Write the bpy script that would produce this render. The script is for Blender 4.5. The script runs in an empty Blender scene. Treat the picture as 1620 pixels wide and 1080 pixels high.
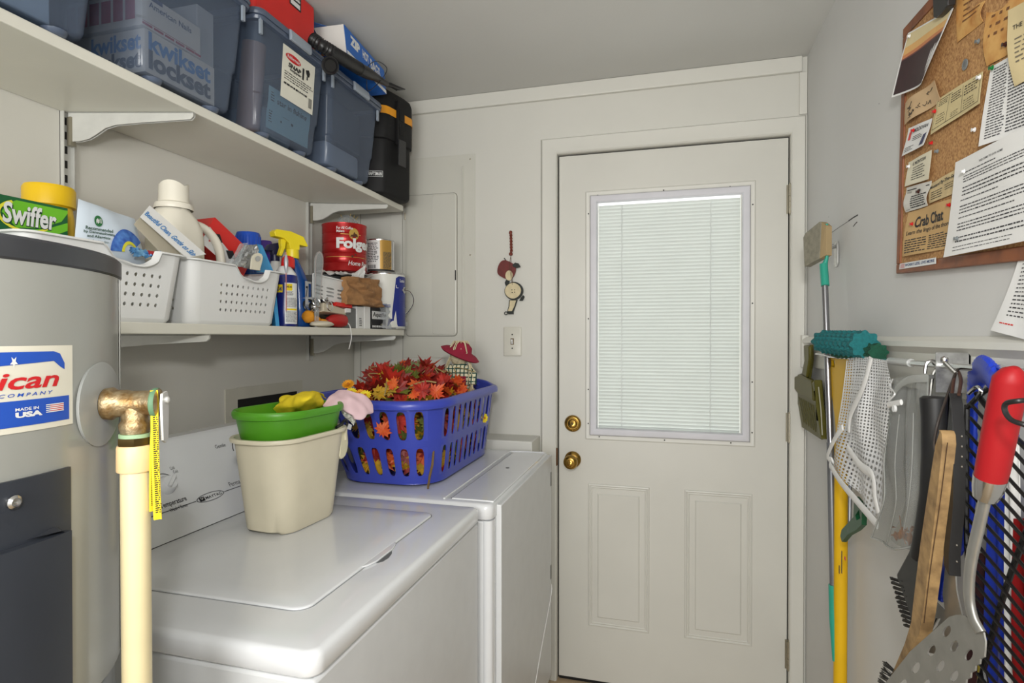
import bpy, bmesh, math, random
from mathutils import Vector, Matrix, noise
V = Vector
rad = math.radians
SC = bpy.context.scene
COL = SC.collection

# ------------------------------------------------------------------ camera
YAW, PITCH, FPX, CZ = 15.28, 0.42, 908.7, 1.3292
cam = bpy.data.cameras.new('camera')
cam.sensor_width = 36
cam.lens = 36 * FPX / 1620
cam.clip_start = 0.02
camo = bpy.data.objects.new('camera', cam)
COL.objects.link(camo)
camo.location = (0, 0, CZ)
camo.rotation_euler = (rad(90 - PITCH), 0, rad(YAW))
SC.camera = camo
SC.view_settings.view_transform = 'Standard'
SC.view_settings.look = 'None'
SC.view_settings.gamma = 1
SC.view_settings.exposure = 0.22
SC.view_settings.use_curve_mapping = False

# ------------------------------------------------------------------ daylight and lamps
w = bpy.data.worlds.new('daylight')
SC.world = w
w.use_nodes = True
bg = w.node_tree.nodes['Background']
bg.inputs[0].default_value = (1.0, 0.99, 0.96, 1)
bg.inputs[1].default_value = 2.1


def lamp(name, kind, loc, target, energy, color=(1, 1, 1), **kw):
    l = bpy.data.lights.new(name, kind)
    l.energy = energy
    l.color = color
    for k, v in kw.items():
        setattr(l, k, v)
    o = bpy.data.objects.new(name, l)
    COL.objects.link(o)
    o.location = loc
    d = V(target) - V(loc)
    o.rotation_euler = d.to_track_quat('-Z', 'Y').to_euler()
    return o


# photographer's flash just above the lens, and two added fill lights behind the camera
lamp('camera_flash', 'SPOT', (0.03, -0.12, 1.62), (-0.35, 1.7, 1.35), 34, (1, 0.99, 0.97),
     shadow_soft_size=0.05, spot_size=rad(118), spot_blend=1.0)
lamp('fill_point', 'POINT', (-0.30, -0.80, 1.56), (-0.35, 0.3, 0.6), 30, (1, 0.985, 0.96), shadow_soft_size=0.22)
lamp('fill_area_behind', 'AREA', (-0.30, -1.5, 1.15), (-0.5, 1.5, 1.2), 20, (0.98, 0.99, 1.0), shape='RECTANGLE', size=1.3, size_y=0.9)

# ------------------------------------------------------------------ camera maths: where a sight line meets a real plane
A_, T_ = rad(YAW), rad(PITCH)
F3 = V((-math.sin(A_) * math.cos(T_), math.cos(A_) * math.cos(T_), -math.sin(T_)))
U3 = V((-math.sin(A_) * math.sin(T_), math.cos(A_) * math.sin(T_), math.cos(T_)))
R3 = V((math.cos(A_), math.sin(A_), 0))


def P(px, py, x=None, y=None, z=None):
    r = F3 + R3 * ((px - 810) / FPX) + U3 * ((540 - py) / FPX)
    t = x / r.x if x is not None else y / r.y if y is not None else (z - CZ) / r.z
    return V((0, 0, CZ)) + r * t


def Qx(p):
    d = V(p) - V((0, 0, CZ))
    return 810 + FPX * d.dot(R3) / d.dot(F3)


def ys(px, x):
    return P(px, 533, x=x).y


# ------------------------------------------------------------------ materials
def lin(c):
    return tuple(((v / 255) / 12.92 if v / 255 <= 0.04045 else ((v / 255 + 0.055) / 1.055) ** 2.4) for v in c)


MC = {}


def mat(name, rgb, rough=0.5, metal=0.0, var=0.04, scale=12, bump=0.0, bscale=150, coat=0.0, rgb2=None, trans=0.0, spec=0.5, ior=None, emit=None, sss=0):
    if name in MC:
        return MC[name]
    m = bpy.data.materials.new(name)
    m.use_nodes = True
    nt = m.node_tree
    p = nt.nodes['Principled BSDF']
    c = lin(rgb)
    c2 = lin(rgb2) if rgb2 else tuple(max(0, v * (1 - var * 2)) for v in c)
    tc = nt.nodes.new('ShaderNodeTexCoord')
    n = nt.nodes.new('ShaderNodeTexNoise')
    n.inputs['Scale'].default_value = scale
    n.inputs['Detail'].default_value = 3
    nt.links.new(tc.outputs['Object'], n.inputs['Vector'])
    mx = nt.nodes.new('ShaderNodeMix')
    mx.data_type = 'RGBA'
    mx.inputs[6].default_value = (*c, 1)
    mx.inputs[7].default_value = (*c2, 1)
    rp = nt.nodes.new('ShaderNodeMapRange')
    rp.inputs[1].default_value = 0.35
    rp.inputs[2].default_value = 0.7
    nt.links.new(n.outputs[0], rp.inputs[0])
    nt.links.new(rp.outputs[0], mx.inputs[0])
    nt.links.new(mx.outputs[2], p.inputs['Base Color'])
    p.inputs['Roughness'].default_value = rough
    p.inputs['Metallic'].default_value = metal
    p.inputs['Specular IOR Level'].default_value = spec
    p.inputs['Coat Weight'].default_value = coat
    if ior:
        p.inputs['IOR'].default_value = ior
    if bump:
        b = nt.nodes.new('ShaderNodeBump')
        n2 = nt.nodes.new('ShaderNodeTexNoise')
        n2.inputs['Scale'].default_value = bscale
        n2.inputs['Detail'].default_value = 4
        nt.links.new(tc.outputs['Object'], n2.inputs['Vector'])
        nt.links.new(n2.outputs[0], b.inputs['Height'])
        b.inputs['Strength'].default_value = bump
        b.inputs['Distance'].default_value = 0.002
        nt.links.new(b.outputs[0], p.inputs['Normal'])
    if trans:
        t = nt.nodes.new('ShaderNodeBsdfTransparent')
        t.inputs[0].default_value = (*[min(1, v * 0.4 + 0.6) for v in c], 1)
        ms = nt.nodes.new('ShaderNodeMixShader')
        ms.inputs[0].default_value = trans
        nt.links.new(p.outputs[0], ms.inputs[1])
        nt.links.new(t.outputs[0], ms.inputs[2])
        nt.links.new(ms.outputs[0], nt.nodes['Material Output'].inputs[0])
    MC[name] = m
    return m


# ------------------------------------------------------------------ patches: (u, v, height) -> point on a real surface
def quad(p00, p10, p01, p11=None, off=0.0, curl=None, flip=False):
    p00, p10, p01 = V(p00), V(p10), V(p01)
    p11 = V(p11) if p11 is not None else p10 + p01 - p00
    n = (p10 - p00).cross(p01 - p00).normalized()
    if flip:
        n = -n

    def S(u, v, h=0.0):
        q = p00 * (1 - u) * (1 - v) + p10 * u * (1 - v) + p11 * u * v + p01 * (1 - u) * v
        return q + n * (off + h + (curl(u, v) if curl else 0))
    return S


def cylpatch(c, r, a0, a1, z0, z1, r1=None):
    r1 = r if r1 is None else r1

    def S(u, v, h=0.0):
        a = rad(a0 + (a1 - a0) * u)
        rr = r + (r1 - r) * v + h
        return V((c[0] + rr * math.cos(a), c[1] + rr * math.sin(a), z0 + (z1 - z0) * v))
    return S


def rrect(w, d, r, n=6, cx=0, cy=0):
    """rounded rectangle, counter-clockwise list of (x, y)"""
    r = min(r, w / 2 - 1e-5, d / 2 - 1e-5)
    out = []
    for qx, qy, a0 in ((1, 1, 0), (-1, 1, 90), (-1, -1, 180), (1, -1, 270)):
        for i in range(n + 1):
            a = rad(a0 + 90 * i / n)
            out.append((cx + qx * (w / 2 - r) + r * math.cos(a), cy + qy * (d / 2 - r) + r * math.sin(a)))
    return out


TXT = {}


def text_mesh(body, bold, shear, spacing):
    k = (body, bold, shear, spacing)
    if k in TXT:
        return TXT[k]
    cu = bpy.data.curves.new('t', 'FONT')
    cu.body = body
    cu.offset = bold
    cu.shear = shear
    cu.space_character = spacing
    cu.resolution_u = 3
    ob = bpy.data.objects.new('t', cu)
    me = bpy.data.meshes.new_from_object(ob)
    vs = [(v.co.x, v.co.y) for v in me.vertices]
    fs = [tuple(p.vertices) for p in me.polygons]
    bpy.data.objects.remove(ob)
    bpy.data.curves.remove(cu)
    bpy.data.meshes.remove(me)
    x0 = min(v[0] for v in vs); x1 = max(v[0] for v in vs)
    y0 = min(v[1] for v in vs); y1 = max(v[1] for v in vs)
    vs = [((x - x0) / (x1 - x0), (y - y0) / max(1e-6, y1 - y0)) for x, y in vs]
    TXT[k] = (vs, fs)
    return TXT[k]


class MB:
    def __init__(s):
        s.v = []; s.f = []; s.bev = []

    def add(s, vs, fs, M=None):
        o = len(s.v)
        s.v += [tuple(M @ V(p)) if M is not None else tuple(p) for p in vs]
        s.f += [tuple(i + o for i in f) for f in fs]
        return s

    def box(s, c, d, rot=None, M=None):
        h = [x / 2 for x in d]
        vs = [V((sx * h[0], sy * h[1], sz * h[2])) for sx in (-1, 1) for sy in (-1, 1) for sz in (-1, 1)]
        R = Matrix.Rotation(rad(rot[1]), 4, rot[0]) if rot else Matrix()
        T = Matrix.Translation(c) @ R
        if M is not None:
            T = M @ T
        return s.add(vs, [(0, 1, 3, 2), (4, 6, 7, 5), (0, 4, 5, 1), (2, 3, 7, 6), (0, 2, 6, 4), (1, 5, 7, 3)], T)

    def bb(s, a, b):
        a, b = V(a), V(b)
        return s.box((a + b) / 2, [abs(x) for x in (b - a)])

    def hexa(s, bot, top):
        """bot, top: four points each, counter-clockwise seen from above"""
        return s.add(list(bot) + list(top), [(3, 2, 1, 0), (4, 5, 6, 7), (0, 1, 5, 4), (1, 2, 6, 5), (2, 3, 7, 6), (3, 0, 4, 7)])

    def loft(s, rings, cap0=True, cap1=True, closed=True, M=None):
        n = len(rings[0]); vs = [p for r in rings for p in r]; fs = []
        m = n if closed else n - 1
        for i in range(len(rings) - 1):
            for j in range(m):
                a, b = i * n + j, i * n + (j + 1) % n
                fs.append((a, b, b + n, a + n))
        if cap0:
            fs.append(tuple(range(n - 1, -1, -1)))
        if cap1:
            fs.append(tuple(range((len(rings) - 1) * n, len(rings) * n)))
        return s.add(vs, fs, M)

    def lathe(s, prof, n=32, M=None, cap=True):
        rings = [[(r * math.cos(2 * math.pi * j / n), r * math.sin(2 * math.pi * j / n), z) for j in range(n)] for r, z in prof]
        return s.loft(rings, cap, cap, True, M)

    def cyl(s, p0, p1, r, r1=None, n=20):
        p0, p1 = V(p0), V(p1)
        d = p1 - p0
        M = Matrix.Translation(p0) @ d.to_track_quat('Z', 'Y').to_matrix().to_4x4()
        return s.lathe([(r, 0), (r if r1 is None else r1, d.length)], n, M)

    def tube(s, pts, r, n=8, flat=None, cap=True, up=None):
        pts = [V(p) for p in pts]
        rr = r if isinstance(r, (list, tuple)) else [r] * len(pts)
        rings = []; prev = None
        for i, p in enumerate(pts):
            t = (pts[min(i + 1, len(pts) - 1)] - pts[max(i - 1, 0)]).normalized()
            if prev is None:
                a = V(up) if up else (V((0, 0, 1)) if abs(t.z) < 0.9 else V((0, 1, 0)))
            else:
                a = prev
            a = (a - t * a.dot(t)).normalized(); prev = a
            b = t.cross(a)
            fl = flat or 1.0
            rings.append([tuple(p + (a * math.cos(2 * math.pi * j / n) * fl + b * math.sin(2 * math.pi * j / n)) * rr[i]) for j in range(n)])
        return s.loft(rings, cap, cap)

    def torus(s, c, R, r, M=None, n=24, m=8, a0=0, a1=360):
        pts = [V((R * math.cos(rad(a0 + (a1 - a0) * i / n)), R * math.sin(rad(a0 + (a1 - a0) * i / n)), 0)) for i in range(n + 1)]
        T = Matrix.Translation(c) @ (M if M is not None else Matrix())
        return s.tube([T @ p for p in pts], r, m)

    def prism(s, pts, h, M=None, z0=0):
        n = len(pts)
        return s.loft([[(x, y, z0) for x, y in pts], [(x, y, z0 + h) for x, y in pts]], True, True, True, M)

    def rprism(s, w, d, h, r, M=None, n=5, edge=0.0):
        """rounded box standing on z=0, soft top and bottom edges"""
        e = edge
        if e:
            prof = [(e, 0), (e * 0.3, e * 0.3), (0, e), (0, h - e), (e * 0.3, h - e * 0.3), (e, h)]
        else:
            prof = [(0, 0), (0, h)]
        rings = [[(x, y, z) for x, y in rrect(w - 2 * i, d - 2 * i, max(r - i, 0.0005), n)] for i, z in prof]
        return s.loft(rings, True, True, True, M)

    def sheet(s, S, nu=8, nv=8, th=0.0006, rect=(0, 0, 1, 1), h=0.0):
        u0, v0, u1, v1 = rect
        g = lambda i, j, k: tuple(S(u0 + (u1 - u0) * i / nu, v0 + (v1 - v0) * j / nv, k))
        vs = []; fs = []
        for k in (h, h - th):
            for j in range(nv + 1):
                for i in range(nu + 1):
                    vs.append(g(i, j, k))
        N = (nu + 1) * (nv + 1)
        ix = lambda i, j: j * (nu + 1) + i
        for j in range(nv):
            for i in range(nu):
                a, b, c, d = ix(i, j), ix(i + 1, j), ix(i + 1, j + 1), ix(i, j + 1)
                fs.append((a, b, c, d)); fs.append((d + N, c + N, b + N, a + N))
        for i in range(nu):
            fs.append((ix(i, 0) + N, ix(i + 1, 0) + N, ix(i + 1, 0), ix(i, 0)))
            fs.append((ix(i, nv), ix(i + 1, nv), ix(i + 1, nv) + N, ix(i, nv) + N))
        for j in range(nv):
            fs.append((ix(0, j), ix(0, j + 1), ix(0, j + 1) + N, ix(0, j) + N))
            fs.append((ix(nu, j) + N, ix(nu, j + 1) + N, ix(nu, j + 1), ix(nu, j)))
        return s.add(vs, fs)

    # thin printed marks on a patch
    def text(s, S, body, rect, bold=0.0, shear=0.0, h=0.0006, spacing=1.0):
        vs, fs = text_mesh(body, bold, shear, spacing)
        u0, v0, u1, v1 = rect
        return s.add([tuple(S(u0 + (u1 - u0) * a, v0 + (v1 - v0) * b, h)) for a, b in vs], fs)

    def rect(s, S, rect, h=0.0004, nu=1, nv=1):
        u0, v0, u1, v1 = rect
        vs = [tuple(S(u0 + (u1 - u0) * i / nu, v0 + (v1 - v0) * j / nv, h)) for j in range(nv + 1) for i in range(nu + 1)]
        fs = [(j * (nu + 1) + i, j * (nu + 1) + i + 1, (j + 1) * (nu + 1) + i + 1, (j + 1) * (nu + 1) + i) for j in range(nv) for i in range(nu)]
        return s.add(vs, fs)

    def strip(s, S, pts, h=0.0004):
        """pts: (u, vlow, vhigh)"""
        vs = []; fs = []
        for u, a, b in pts:
            vs += [tuple(S(u, a, h)), tuple(S(u, b, h))]
        for i in range(len(pts) - 1):
            fs.append((2 * i, 2 * i + 2, 2 * i + 3, 2 * i + 1))
        return s.add(vs, fs)

    def poly(s, S, pts, h=0.0004):
        return s.add([tuple(S(u, v, h)) for u, v in pts], [tuple(range(len(pts)))])

    def disc(s, S, u, v, ru, rv, h=0.0004, n=20, a0=0, a1=360):
        return s.poly(S, [(u + ru * math.cos(rad(a0 + (a1 - a0) * i / n)), v + rv * math.sin(rad(a0 + (a1 - a0) * i / n))) for i in range(n)], h)

    def bars(s, S, rect, rows, seed=1, fill=0.5, h=0.0005, wmin=0.02, wmax=0.09, gap=0.014, ragged=0.2, jag=1):
        rnd = random.Random(seed)
        u0, v0, u1, v1 = rect
        rh = (v1 - v0) / rows
        for r in range(rows):
            vc = v1 - (r + 0.5) * rh
            end = u1 - (u1 - u0) * (rnd.random() * ragged if rnd.random() < 0.5 else 0)
            u = u0
            while u < end - wmin:
                ww = min(rnd.uniform(wmin, wmax), end - u)
                hh = rh * fill * (0.4 + 0.15 * rnd.random() * jag)
                s.rect(S, (u, vc - hh, u + ww, vc + hh), h)
                u += ww + gap
        return s

    def build(s, name, m, parent=None, angle=35, solid=0.0, bevel=0.0, subsurf=0, flat=False, merge=False, loc=None):
        me = bpy.data.meshes.new(name)
        bm = bmesh.new()
        bv = [bm.verts.new(p) for p in s.v]
        for f in s.f:
            try:
                bm.faces.new([bv[i] for i in f])
            except ValueError:
                pass
        if merge:
            bmesh.ops.remove_doubles(bm, verts=bm.verts, dist=1e-5)
        if not flat:
            lim = rad(angle)
            for f in bm.faces:
                f.smooth = True
            for e in bm.edges:
                if len(e.link_faces) == 2 and e.link_faces[0].normal.length >= 0:
                    e.link_faces[0].normal_update(); e.link_faces[1].normal_update()
                    e.smooth = e.link_faces[0].normal.angle(e.link_faces[1].normal, 0) < lim
        bm.to_mesh(me)
        bm.free()
        ms = m if isinstance(m, (list, tuple)) else [m]
        for x in ms:
            me.materials.append(x)
        o = bpy.data.objects.new(name, me)
        COL.objects.link(o)
        if parent is not None:
            o.parent = parent
            if parent.type == 'EMPTY' or True:
                o.matrix_parent_inverse = Matrix.Translation(-base_of(parent))
        if bevel:
            b = o.modifiers.new('bevel', 'BEVEL')
            b.width = bevel; b.segments = 3; b.limit_method = 'ANGLE'; b.angle_limit = rad(40)
            b.harden_normals = False
        if solid:
            q = o.modifiers.new('solid', 'SOLIDIFY')
            q.thickness = solid; q.offset = -1
            q = o.modifiers.new('edges', 'EDGE_SPLIT')
            q.split_angle = rad(42)
        if subsurf:
            q = o.modifiers.new('sub', 'SUBSURF')
            q.levels = subsurf; q.render_levels = subsurf
        return o


def base_of(o):
    """world location of an unrotated chain of parents"""
    b = V((0, 0, 0))
    while o is not None:
        b += V(o.location)
        if o.parent is not None:
            b += o.matrix_parent_inverse.translation
        o = o.parent
    return b


def thing(name, loc, label, cat, group=None):
    o = bpy.data.objects.new(name, None)
    o.empty_display_size = 0.02
    COL.objects.link(o)
    o.location = loc
    o['label'] = label
    o['category'] = cat
    if group:
        o['group'] = group
    return o


def tag(o, label, cat, group=None, kind=None):
    o['label'] = label
    o['category'] = cat
    if group:
        o['group'] = group
    if kind:
        o['kind'] = kind
    return o


def struct(o):
    o['kind'] = 'structure'
    return o


def copy_tree(o, delta, label=None):
    """copy a thing and its parts, moved by delta (only the root moves, children follow)"""
    c = o.copy()
    COL.objects.link(c)
    c.location = V(o.location) + V(delta)
    if label:
        c['label'] = label
    for ch in [x for x in bpy.data.objects if x.parent == o]:
        d = ch.copy(); COL.objects.link(d); d.parent = c
        for g in [x for x in bpy.data.objects if x.parent == ch]:
            e = g.copy(); COL.objects.link(e); e.parent = d
    return c


def RX(a): return Matrix.Rotation(rad(a), 4, 'X')
def RY(a): return Matrix.Rotation(rad(a), 4, 'Y')
def RZ(a): return Matrix.Rotation(rad(a), 4, 'Z')
def TR(*p): return Matrix.Translation(V(p[0]) if len(p) == 1 else V(p))


def frame(o, x, y, z):
    """matrix with given origin and axes"""
    M = Matrix.Identity(4)
    for i, a in enumerate((V(x).normalized(), V(y).normalized(), V(z).normalized())):
        M[0][i], M[1][i], M[2][i] = a
    M[0][3], M[1][3], M[2][3] = o
    return M


def bez(pts, n=6):
    """Catmull-Rom through points"""
    pts = [V(p) for p in pts]
    out = []
    for i in range(len(pts) - 1):
        p0 = pts[max(i - 1, 0)]; p1 = pts[i]; p2 = pts[i + 1]; p3 = pts[min(i + 2, len(pts) - 1)]
        for k in range(n):
            t = k / n
            out.append(0.5 * ((2 * p1) + (p2 - p0) * t + (2 * p0 - 5 * p1 + 4 * p2 - p3) * t * t + (-p0 + 3 * p1 - 3 * p2 + p3) * t ** 3))
    out.append(pts[-1])
    return out


def ringlines(bbmin, bbmax, insets, y0):
    """nested rectangles in the xz plane: insets = list of (inset, proud) -> rings facing -y"""
    (xa, za), (xb, zb) = bbmin, bbmax
    rings = []
    for i, pr in insets:
        rings.append([(xa + i, y0 - pr, za + i), (xb - i, y0 - pr, za + i), (xb - i, y0 - pr, zb - i), (xa + i, y0 - pr, zb - i)])
    return rings


def holed(mb, S, us, vs, hole, n=4, k=0.3, slot=False, th=0.002):
    """grid of cells on patch S; hole(i, j) -> (ku, kv) half sizes as share of the cell or None"""
    def cell(a, b, c, d, kk):
        lerp = lambda p, q, t: p + (q - p) * t
        outer = []
        for p, q in ((a, b), (b, c), (c, d), (d, a)):
            for i in range(n):
                outer.append(lerp(p, q, i / n))
        inner = []
        N = 4 * n
        for i in range(N):
            ang = rad(-135 + 360 * i / N)
            cu, cv = math.cos(ang), math.sin(ang)
            ku, kv = kk
            # round ended slot: superellipse with a higher exponent along the long side
            e, e2 = (0.6, 0.8) if slot else (1.0, 1.0)
            uu = 0.5 + ku * math.copysign(min(1, abs(cu) ** e * (1.06 if slot else 1)), cu)
            vv = 0.5 + kv * math.copysign(abs(cv) ** e2, cv)
            inner.append(lerp(lerp(a, b, uu), lerp(d, c, uu), vv))
        m = len(outer)
        off = [tuple(p) for p in outer] + [tuple(p) for p in inner]
        mb.add(off, [(i, (i + 1) % m, m + (i + 1) % m, m + i) for i in range(m)])
    for j in range(len(vs) - 1):
        for i in range(len(us) - 1):
            a, b, c, d = S(us[i], vs[j]), S(us[i + 1], vs[j]), S(us[i + 1], vs[j + 1]), S(us[i], vs[j + 1])
            h = hole(i, j)
            if h is None:
                mb.add([tuple(a), tuple(b), tuple(c), tuple(d)], [(0, 1, 2, 3)])
            else:
                cell(a, b, c, d, h)

# ================================================================== THE ROOM
XL, XR, YE, ZC, YB = -1.30, 0.46, 2.193, 2.30, -1.8
m_wallL = mat('painted_wall_cream', (212, 210, 201), 0.55, var=0.015, scale=2, bump=0.05, bscale=300)
m_wallR = mat('painted_wall_grey', (212, 212, 210), 0.6, var=0.02, scale=3, bump=0.06, bscale=260)
m_wallE = mat('painted_wall_end', (212, 211, 203), 0.5, var=0.015, scale=3, bump=0.05, bscale=260)
m_ceil = mat('ceiling_paint', (205, 205, 201), 0.7, var=0.03, scale=1.5, bump=0.1, bscale=120)
m_trim = mat('trim_paint', (217, 216, 208), 0.35, var=0.015, scale=4)
m_door = mat('door_paint', (211, 210, 202), 0.4, var=0.02, scale=4, bump=0.03, bscale=400)
m_gap = mat('shadow_gap', (25, 24, 22), 0.9)
m_dark = mat('dark_metal', (38, 37, 35), 0.4, 0.3)
m_white = mat('white_plastic', (226, 227, 226), 0.3, var=0.01)
m_chrome = mat('chrome', (205, 205, 205), 0.18, 1.0)
m_nickel = mat('satin_nickel', (168, 162, 145), 0.35, 0.8)
m_brass = mat('polished_brass', (178, 142, 72), 0.22, 1.0, var=0.15, scale=40)
m_ink = mat('black_ink', (32, 32, 34), 0.6)
m_paper = mat('white_paper', (232, 232, 230), 0.7, var=0.01)
m_black = mat('black_plastic', (26, 26, 27), 0.4)

# floor of pale beige vinyl planks
m_floor = mat('vinyl_floor', (186, 164, 134), 0.35, var=0.06, scale=6)
struct(MB().bb((XL - .1, YB - .1, -.1), (XR + .1, YE + .3, 0)).build('floor', m_floor))
struct(MB().bb((XL - .1, YB - .1, ZC), (XR + .1, YE + .3, ZC + .1)).build('ceiling', m_ceil))
struct(MB().bb((XL - .1, YB - .1, 0), (XL, YE, ZC)).build('wall_left', m_wallL))
struct(MB().bb((XR, YB - .1, 0), (XR + .1, YE, ZC)).build('wall_right', m_wallR))
struct(MB().bb((XL, YB - .1, 0), (XR, YB, ZC)).build('wall_back', m_wallE))
DL, DR, DT = -0.4165, 0.4065, 2.033
b = MB()
b.bb((XL - .1, YE, 0), (DL, YE + .12, ZC)).bb((DR, YE, 0), (XR + .1, YE + .12, ZC)).bb((DL, YE, DT), (DR, YE + .12, ZC))
struct(b.build('wall_end', m_wallE))

# crown strip, casing, vertical strips
def strut(name, lo, hi, m=m_trim, bev=0.003):
    return struct(MB().bb(lo, hi).build(name, m, bevel=bev))

strut('trim_1', (XL, YE - .016, 2.246), (.442, YE, 2.2995))
# casing: flat board with rounded outer edge, mitred
def casing_piece(name, pts_in, pts_out, depth=.016):
    prof = [(0.0, 0.006), (0.03, 0.012), (0.1, depth), (0.55, depth * 0.8), (0.9, depth * 0.85), (1.0, 0.004)]
    b = MB(); rings = []
    a0, a1 = V(pts_in[0]), V(pts_in[1]); o0, o1 = V(pts_out[0]), V(pts_out[1])
    for t, d in [(0, 0)] + prof + [(1, 0)]:
        p, q = a0.lerp(o0, t), a1.lerp(o1, t)
        rings.append([(p.x, YE - d, p.y), (q.x, YE - d, q.y)])
    vs = [p for r in rings for p in r]
    fs = [(2 * i, 2 * i + 1, 2 * i + 3, 2 * i + 2) for i in range(len(rings) - 1)]
    b.add(vs, fs)
    return struct(b.build(name, m_trim, angle=20))

CL, CR, CT = -0.480, 0.456, 2.097
casing_piece('trim_2', ((DL, 0), (DL, DT)), ((CL, 0), (CL, CT)))
casing_piece('trim_3', ((DL, DT), (DR, DT)), ((CL, CT), (CR, CT)))
casing_piece('trim_4', ((DR, DT), (DR, 0)), ((CR, CT), (CR, 0)))
strut('trim_5', (.434, YE - .010, 2.10), (.4595, YE, 2.246))
# thin vertical batten strips on the end wall near the left corner
strut('trim_6', (-1.292, YE - .006, .95), (-1.268, YE, 2.246), m_wallE, .001)
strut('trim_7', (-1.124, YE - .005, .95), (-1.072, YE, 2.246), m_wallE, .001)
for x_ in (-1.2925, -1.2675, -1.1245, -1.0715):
    struct(MB().bb((x_ - .0008, YE - .0008, .95), (x_ + .0008, YE, 2.246)).build('trim_shade_1', mat('seam_shade', (122, 120, 110), .8)))  # dark lines painted as edge shade along the batten strips
struct(MB().bb((CL - .0022, YE - .0008, 0), (CL - .0002, YE, CT)).build('trim_shade_2', MC['seam_shade']))  # dark line painted as edge shade beside the casing
# chair rail on the right wall, a board with a moulded top, and the little block where it meets the casing
b = MB()
prof = [(0, 1.232), (.010, 1.232), (.012, 1.236), (.012, 1.300), (.016, 1.306), (.022, 1.312), (.020, 1.322), (.010, 1.330), (0, 1.331)]
b.loft([[(XR - d, y, z) for d, z in prof] for y in (YB, 2.172)])
struct(b.build('trim_8', m_trim, angle=30))
strut('trim_9', (.438, 2.150, 1.226), (.4598, YE - .017, 1.336), m_trim, .002)
# ledge that fills the space between the dryer and the end wall
strut('trim_10', (XL, 2.055, 0), (-.485, YE, .945), m_wallE, .004)
strut('baseboard_right', (XR - .012, YB, 0), (XR, 2.19, .09))

# ------------------------------------------------------------------ the door
YD = YE + 0.006
door = thing('door_1', (0, YD, 0), 'door', 'door')
for k in ('label', 'category'):
    del door[k]
struct(door)
b = MB()
x0, x1, z0, z1 = -.411, .402, .014, 2.027
wx0, wx1, wz0, wz1 = -.2635, .2495, .962, 1.850
b.bb((x0, YD, z0), (wx0, YD + .044, z1)).bb((wx1, YD, z0), (x1, YD + .044, z1))
b.bb((wx0, YD, wz1), (wx1, YD + .044, z1)).bb((wx0, YD, z0), (wx1, YD + .044, wz0))
b.build('door_slab', m_door, door)
# dark filler strips in the gap round the slab
b = MB().bb((DL + .0003, YD + .012, .001), (x0 - .0003, YD + .04, DT - .0003)).bb((x1 + .0003, YD + .012, .001), (DR - .0003, YD + .04, DT - .0003))
b.bb((x0, YD + .012, z1 + .0003), (x1, YD + .04, DT - .0003)).bb((x0, YD + .004, .001), (x1, YD + .05, z0 - .0003))
b.build('gap_filler', m_gap, door)
for (pa, pb) in (((-.298, .2225), (-.069, .7695)), ((.057, .2235), (.288, .770))):
    b = MB()
    ins = [(0, 0.0002), (.002, .0035), (.006, .0045), (.010, .0012), (.014, .0030), (.017, .0005), (.036, .0005), (.040, .0045), (.052, .0035), (.056, .0030)]
    rings = ringlines(pa, pb, ins, YD)
    b.loft(rings, False, True)
    b.build('door_panel', m_door, door, angle=15)
# lite frame: thin flange and raised inner frame
b = MB()
rings = ringlines((-.309, .938), (.2965, 1.886), [(0, 0.0003), (.0015, .003), (.005, .0042), (.010, .003), (.0165, .003)], YD)
b.loft(rings, False, False)
b.build('lite_flange', m_door, door, angle=20)
b = MB()
rings = ringlines((-.309, .938), (.2965, 1.886), [(.0165, 0.0003), (.018, .006), (.022, .0115), (.026, .0125), (.040, .0125), (.043, .011), (.0455, .003), (.0456, -.012)], YD)
b.loft(rings, False, False)
lf = b.build('lite_frame', mat('lite_frame_white', (216, 216, 222), .35), door, angle=20)
b = MB()
for (sx, sz) in [(-.262, 1.868), (-.02, 1.871), (.21, 1.868), (-.255, .951), (-.015, .949), (.215, .950), (-.297, 1.80), (-.297, 1.40), (-.297, 1.13), (-.297, 1.0), (.286, 1.80), (.286, 1.45), (.286, 1.17), (.286, .99)]:
    MB().lathe([(.0026, 0), (.0026, .0012), (.001, .0016)], 10, TR(sx, YD - .0045, sz) @ RX(90)).build('screw', m_dark, lf)
# glass and blind
m_glass = mat('window_glass', (240, 242, 242), 0.25, trans=0.94, spec=0.03, ior=1.02)
MB().bb((wx0, YD + .008, wz0), (wx1, YD + .011, wz1)).build('glass_pane', m_glass, door)
m_slat = mat('blind_slat', (234, 238, 234), 0.45, var=0.01, spec=0.4)
b = MB()
ns = 66
for i in range(ns):
    z = wz0 + .010 + (wz1 - .034 - wz0) * i / (ns - 1)
    prof = []
    for k in range(6):
        t = (k / 5 - 0.5)
        a = rad(-64)
        yy, zz = t * .0155, .0012 * (1 - 4 * t * t)
        prof.append((YD + .023 + yy * math.cos(a) - zz * math.sin(a), z + yy * math.sin(a) * 1.0 + zz * math.cos(a)))
    b.loft([[(x, y, zz) for (y, zz) in prof] for x in (wx0 + .002, wx1 - .002)], False, False, False)
blind = b.build('blind_slats', m_slat, door)
b = MB()
for cx in (-.173, .146):
    for dy in (.012, .034):
        pts = [(cx + .0012 * math.sin(i * 1.7), YD + dy, wz0 + .006 + (wz1 - wz0 - .03) * i / 60) for i in range(61)]
        b.tube(pts, .0011, 6)
b.build('ladder_cord', m_white, blind)
MB().bb((wx0 + .002, YD + .014, wz0 + .0005), (wx1 - .002, YD + .032, wz0 + .006)).build('bottom_rail', m_slat, blind)
MB().bb((wx0, YD + .039, wz0), (wx1, YD + .042, wz1)).build('glass_pane', m_glass, door)
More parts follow.
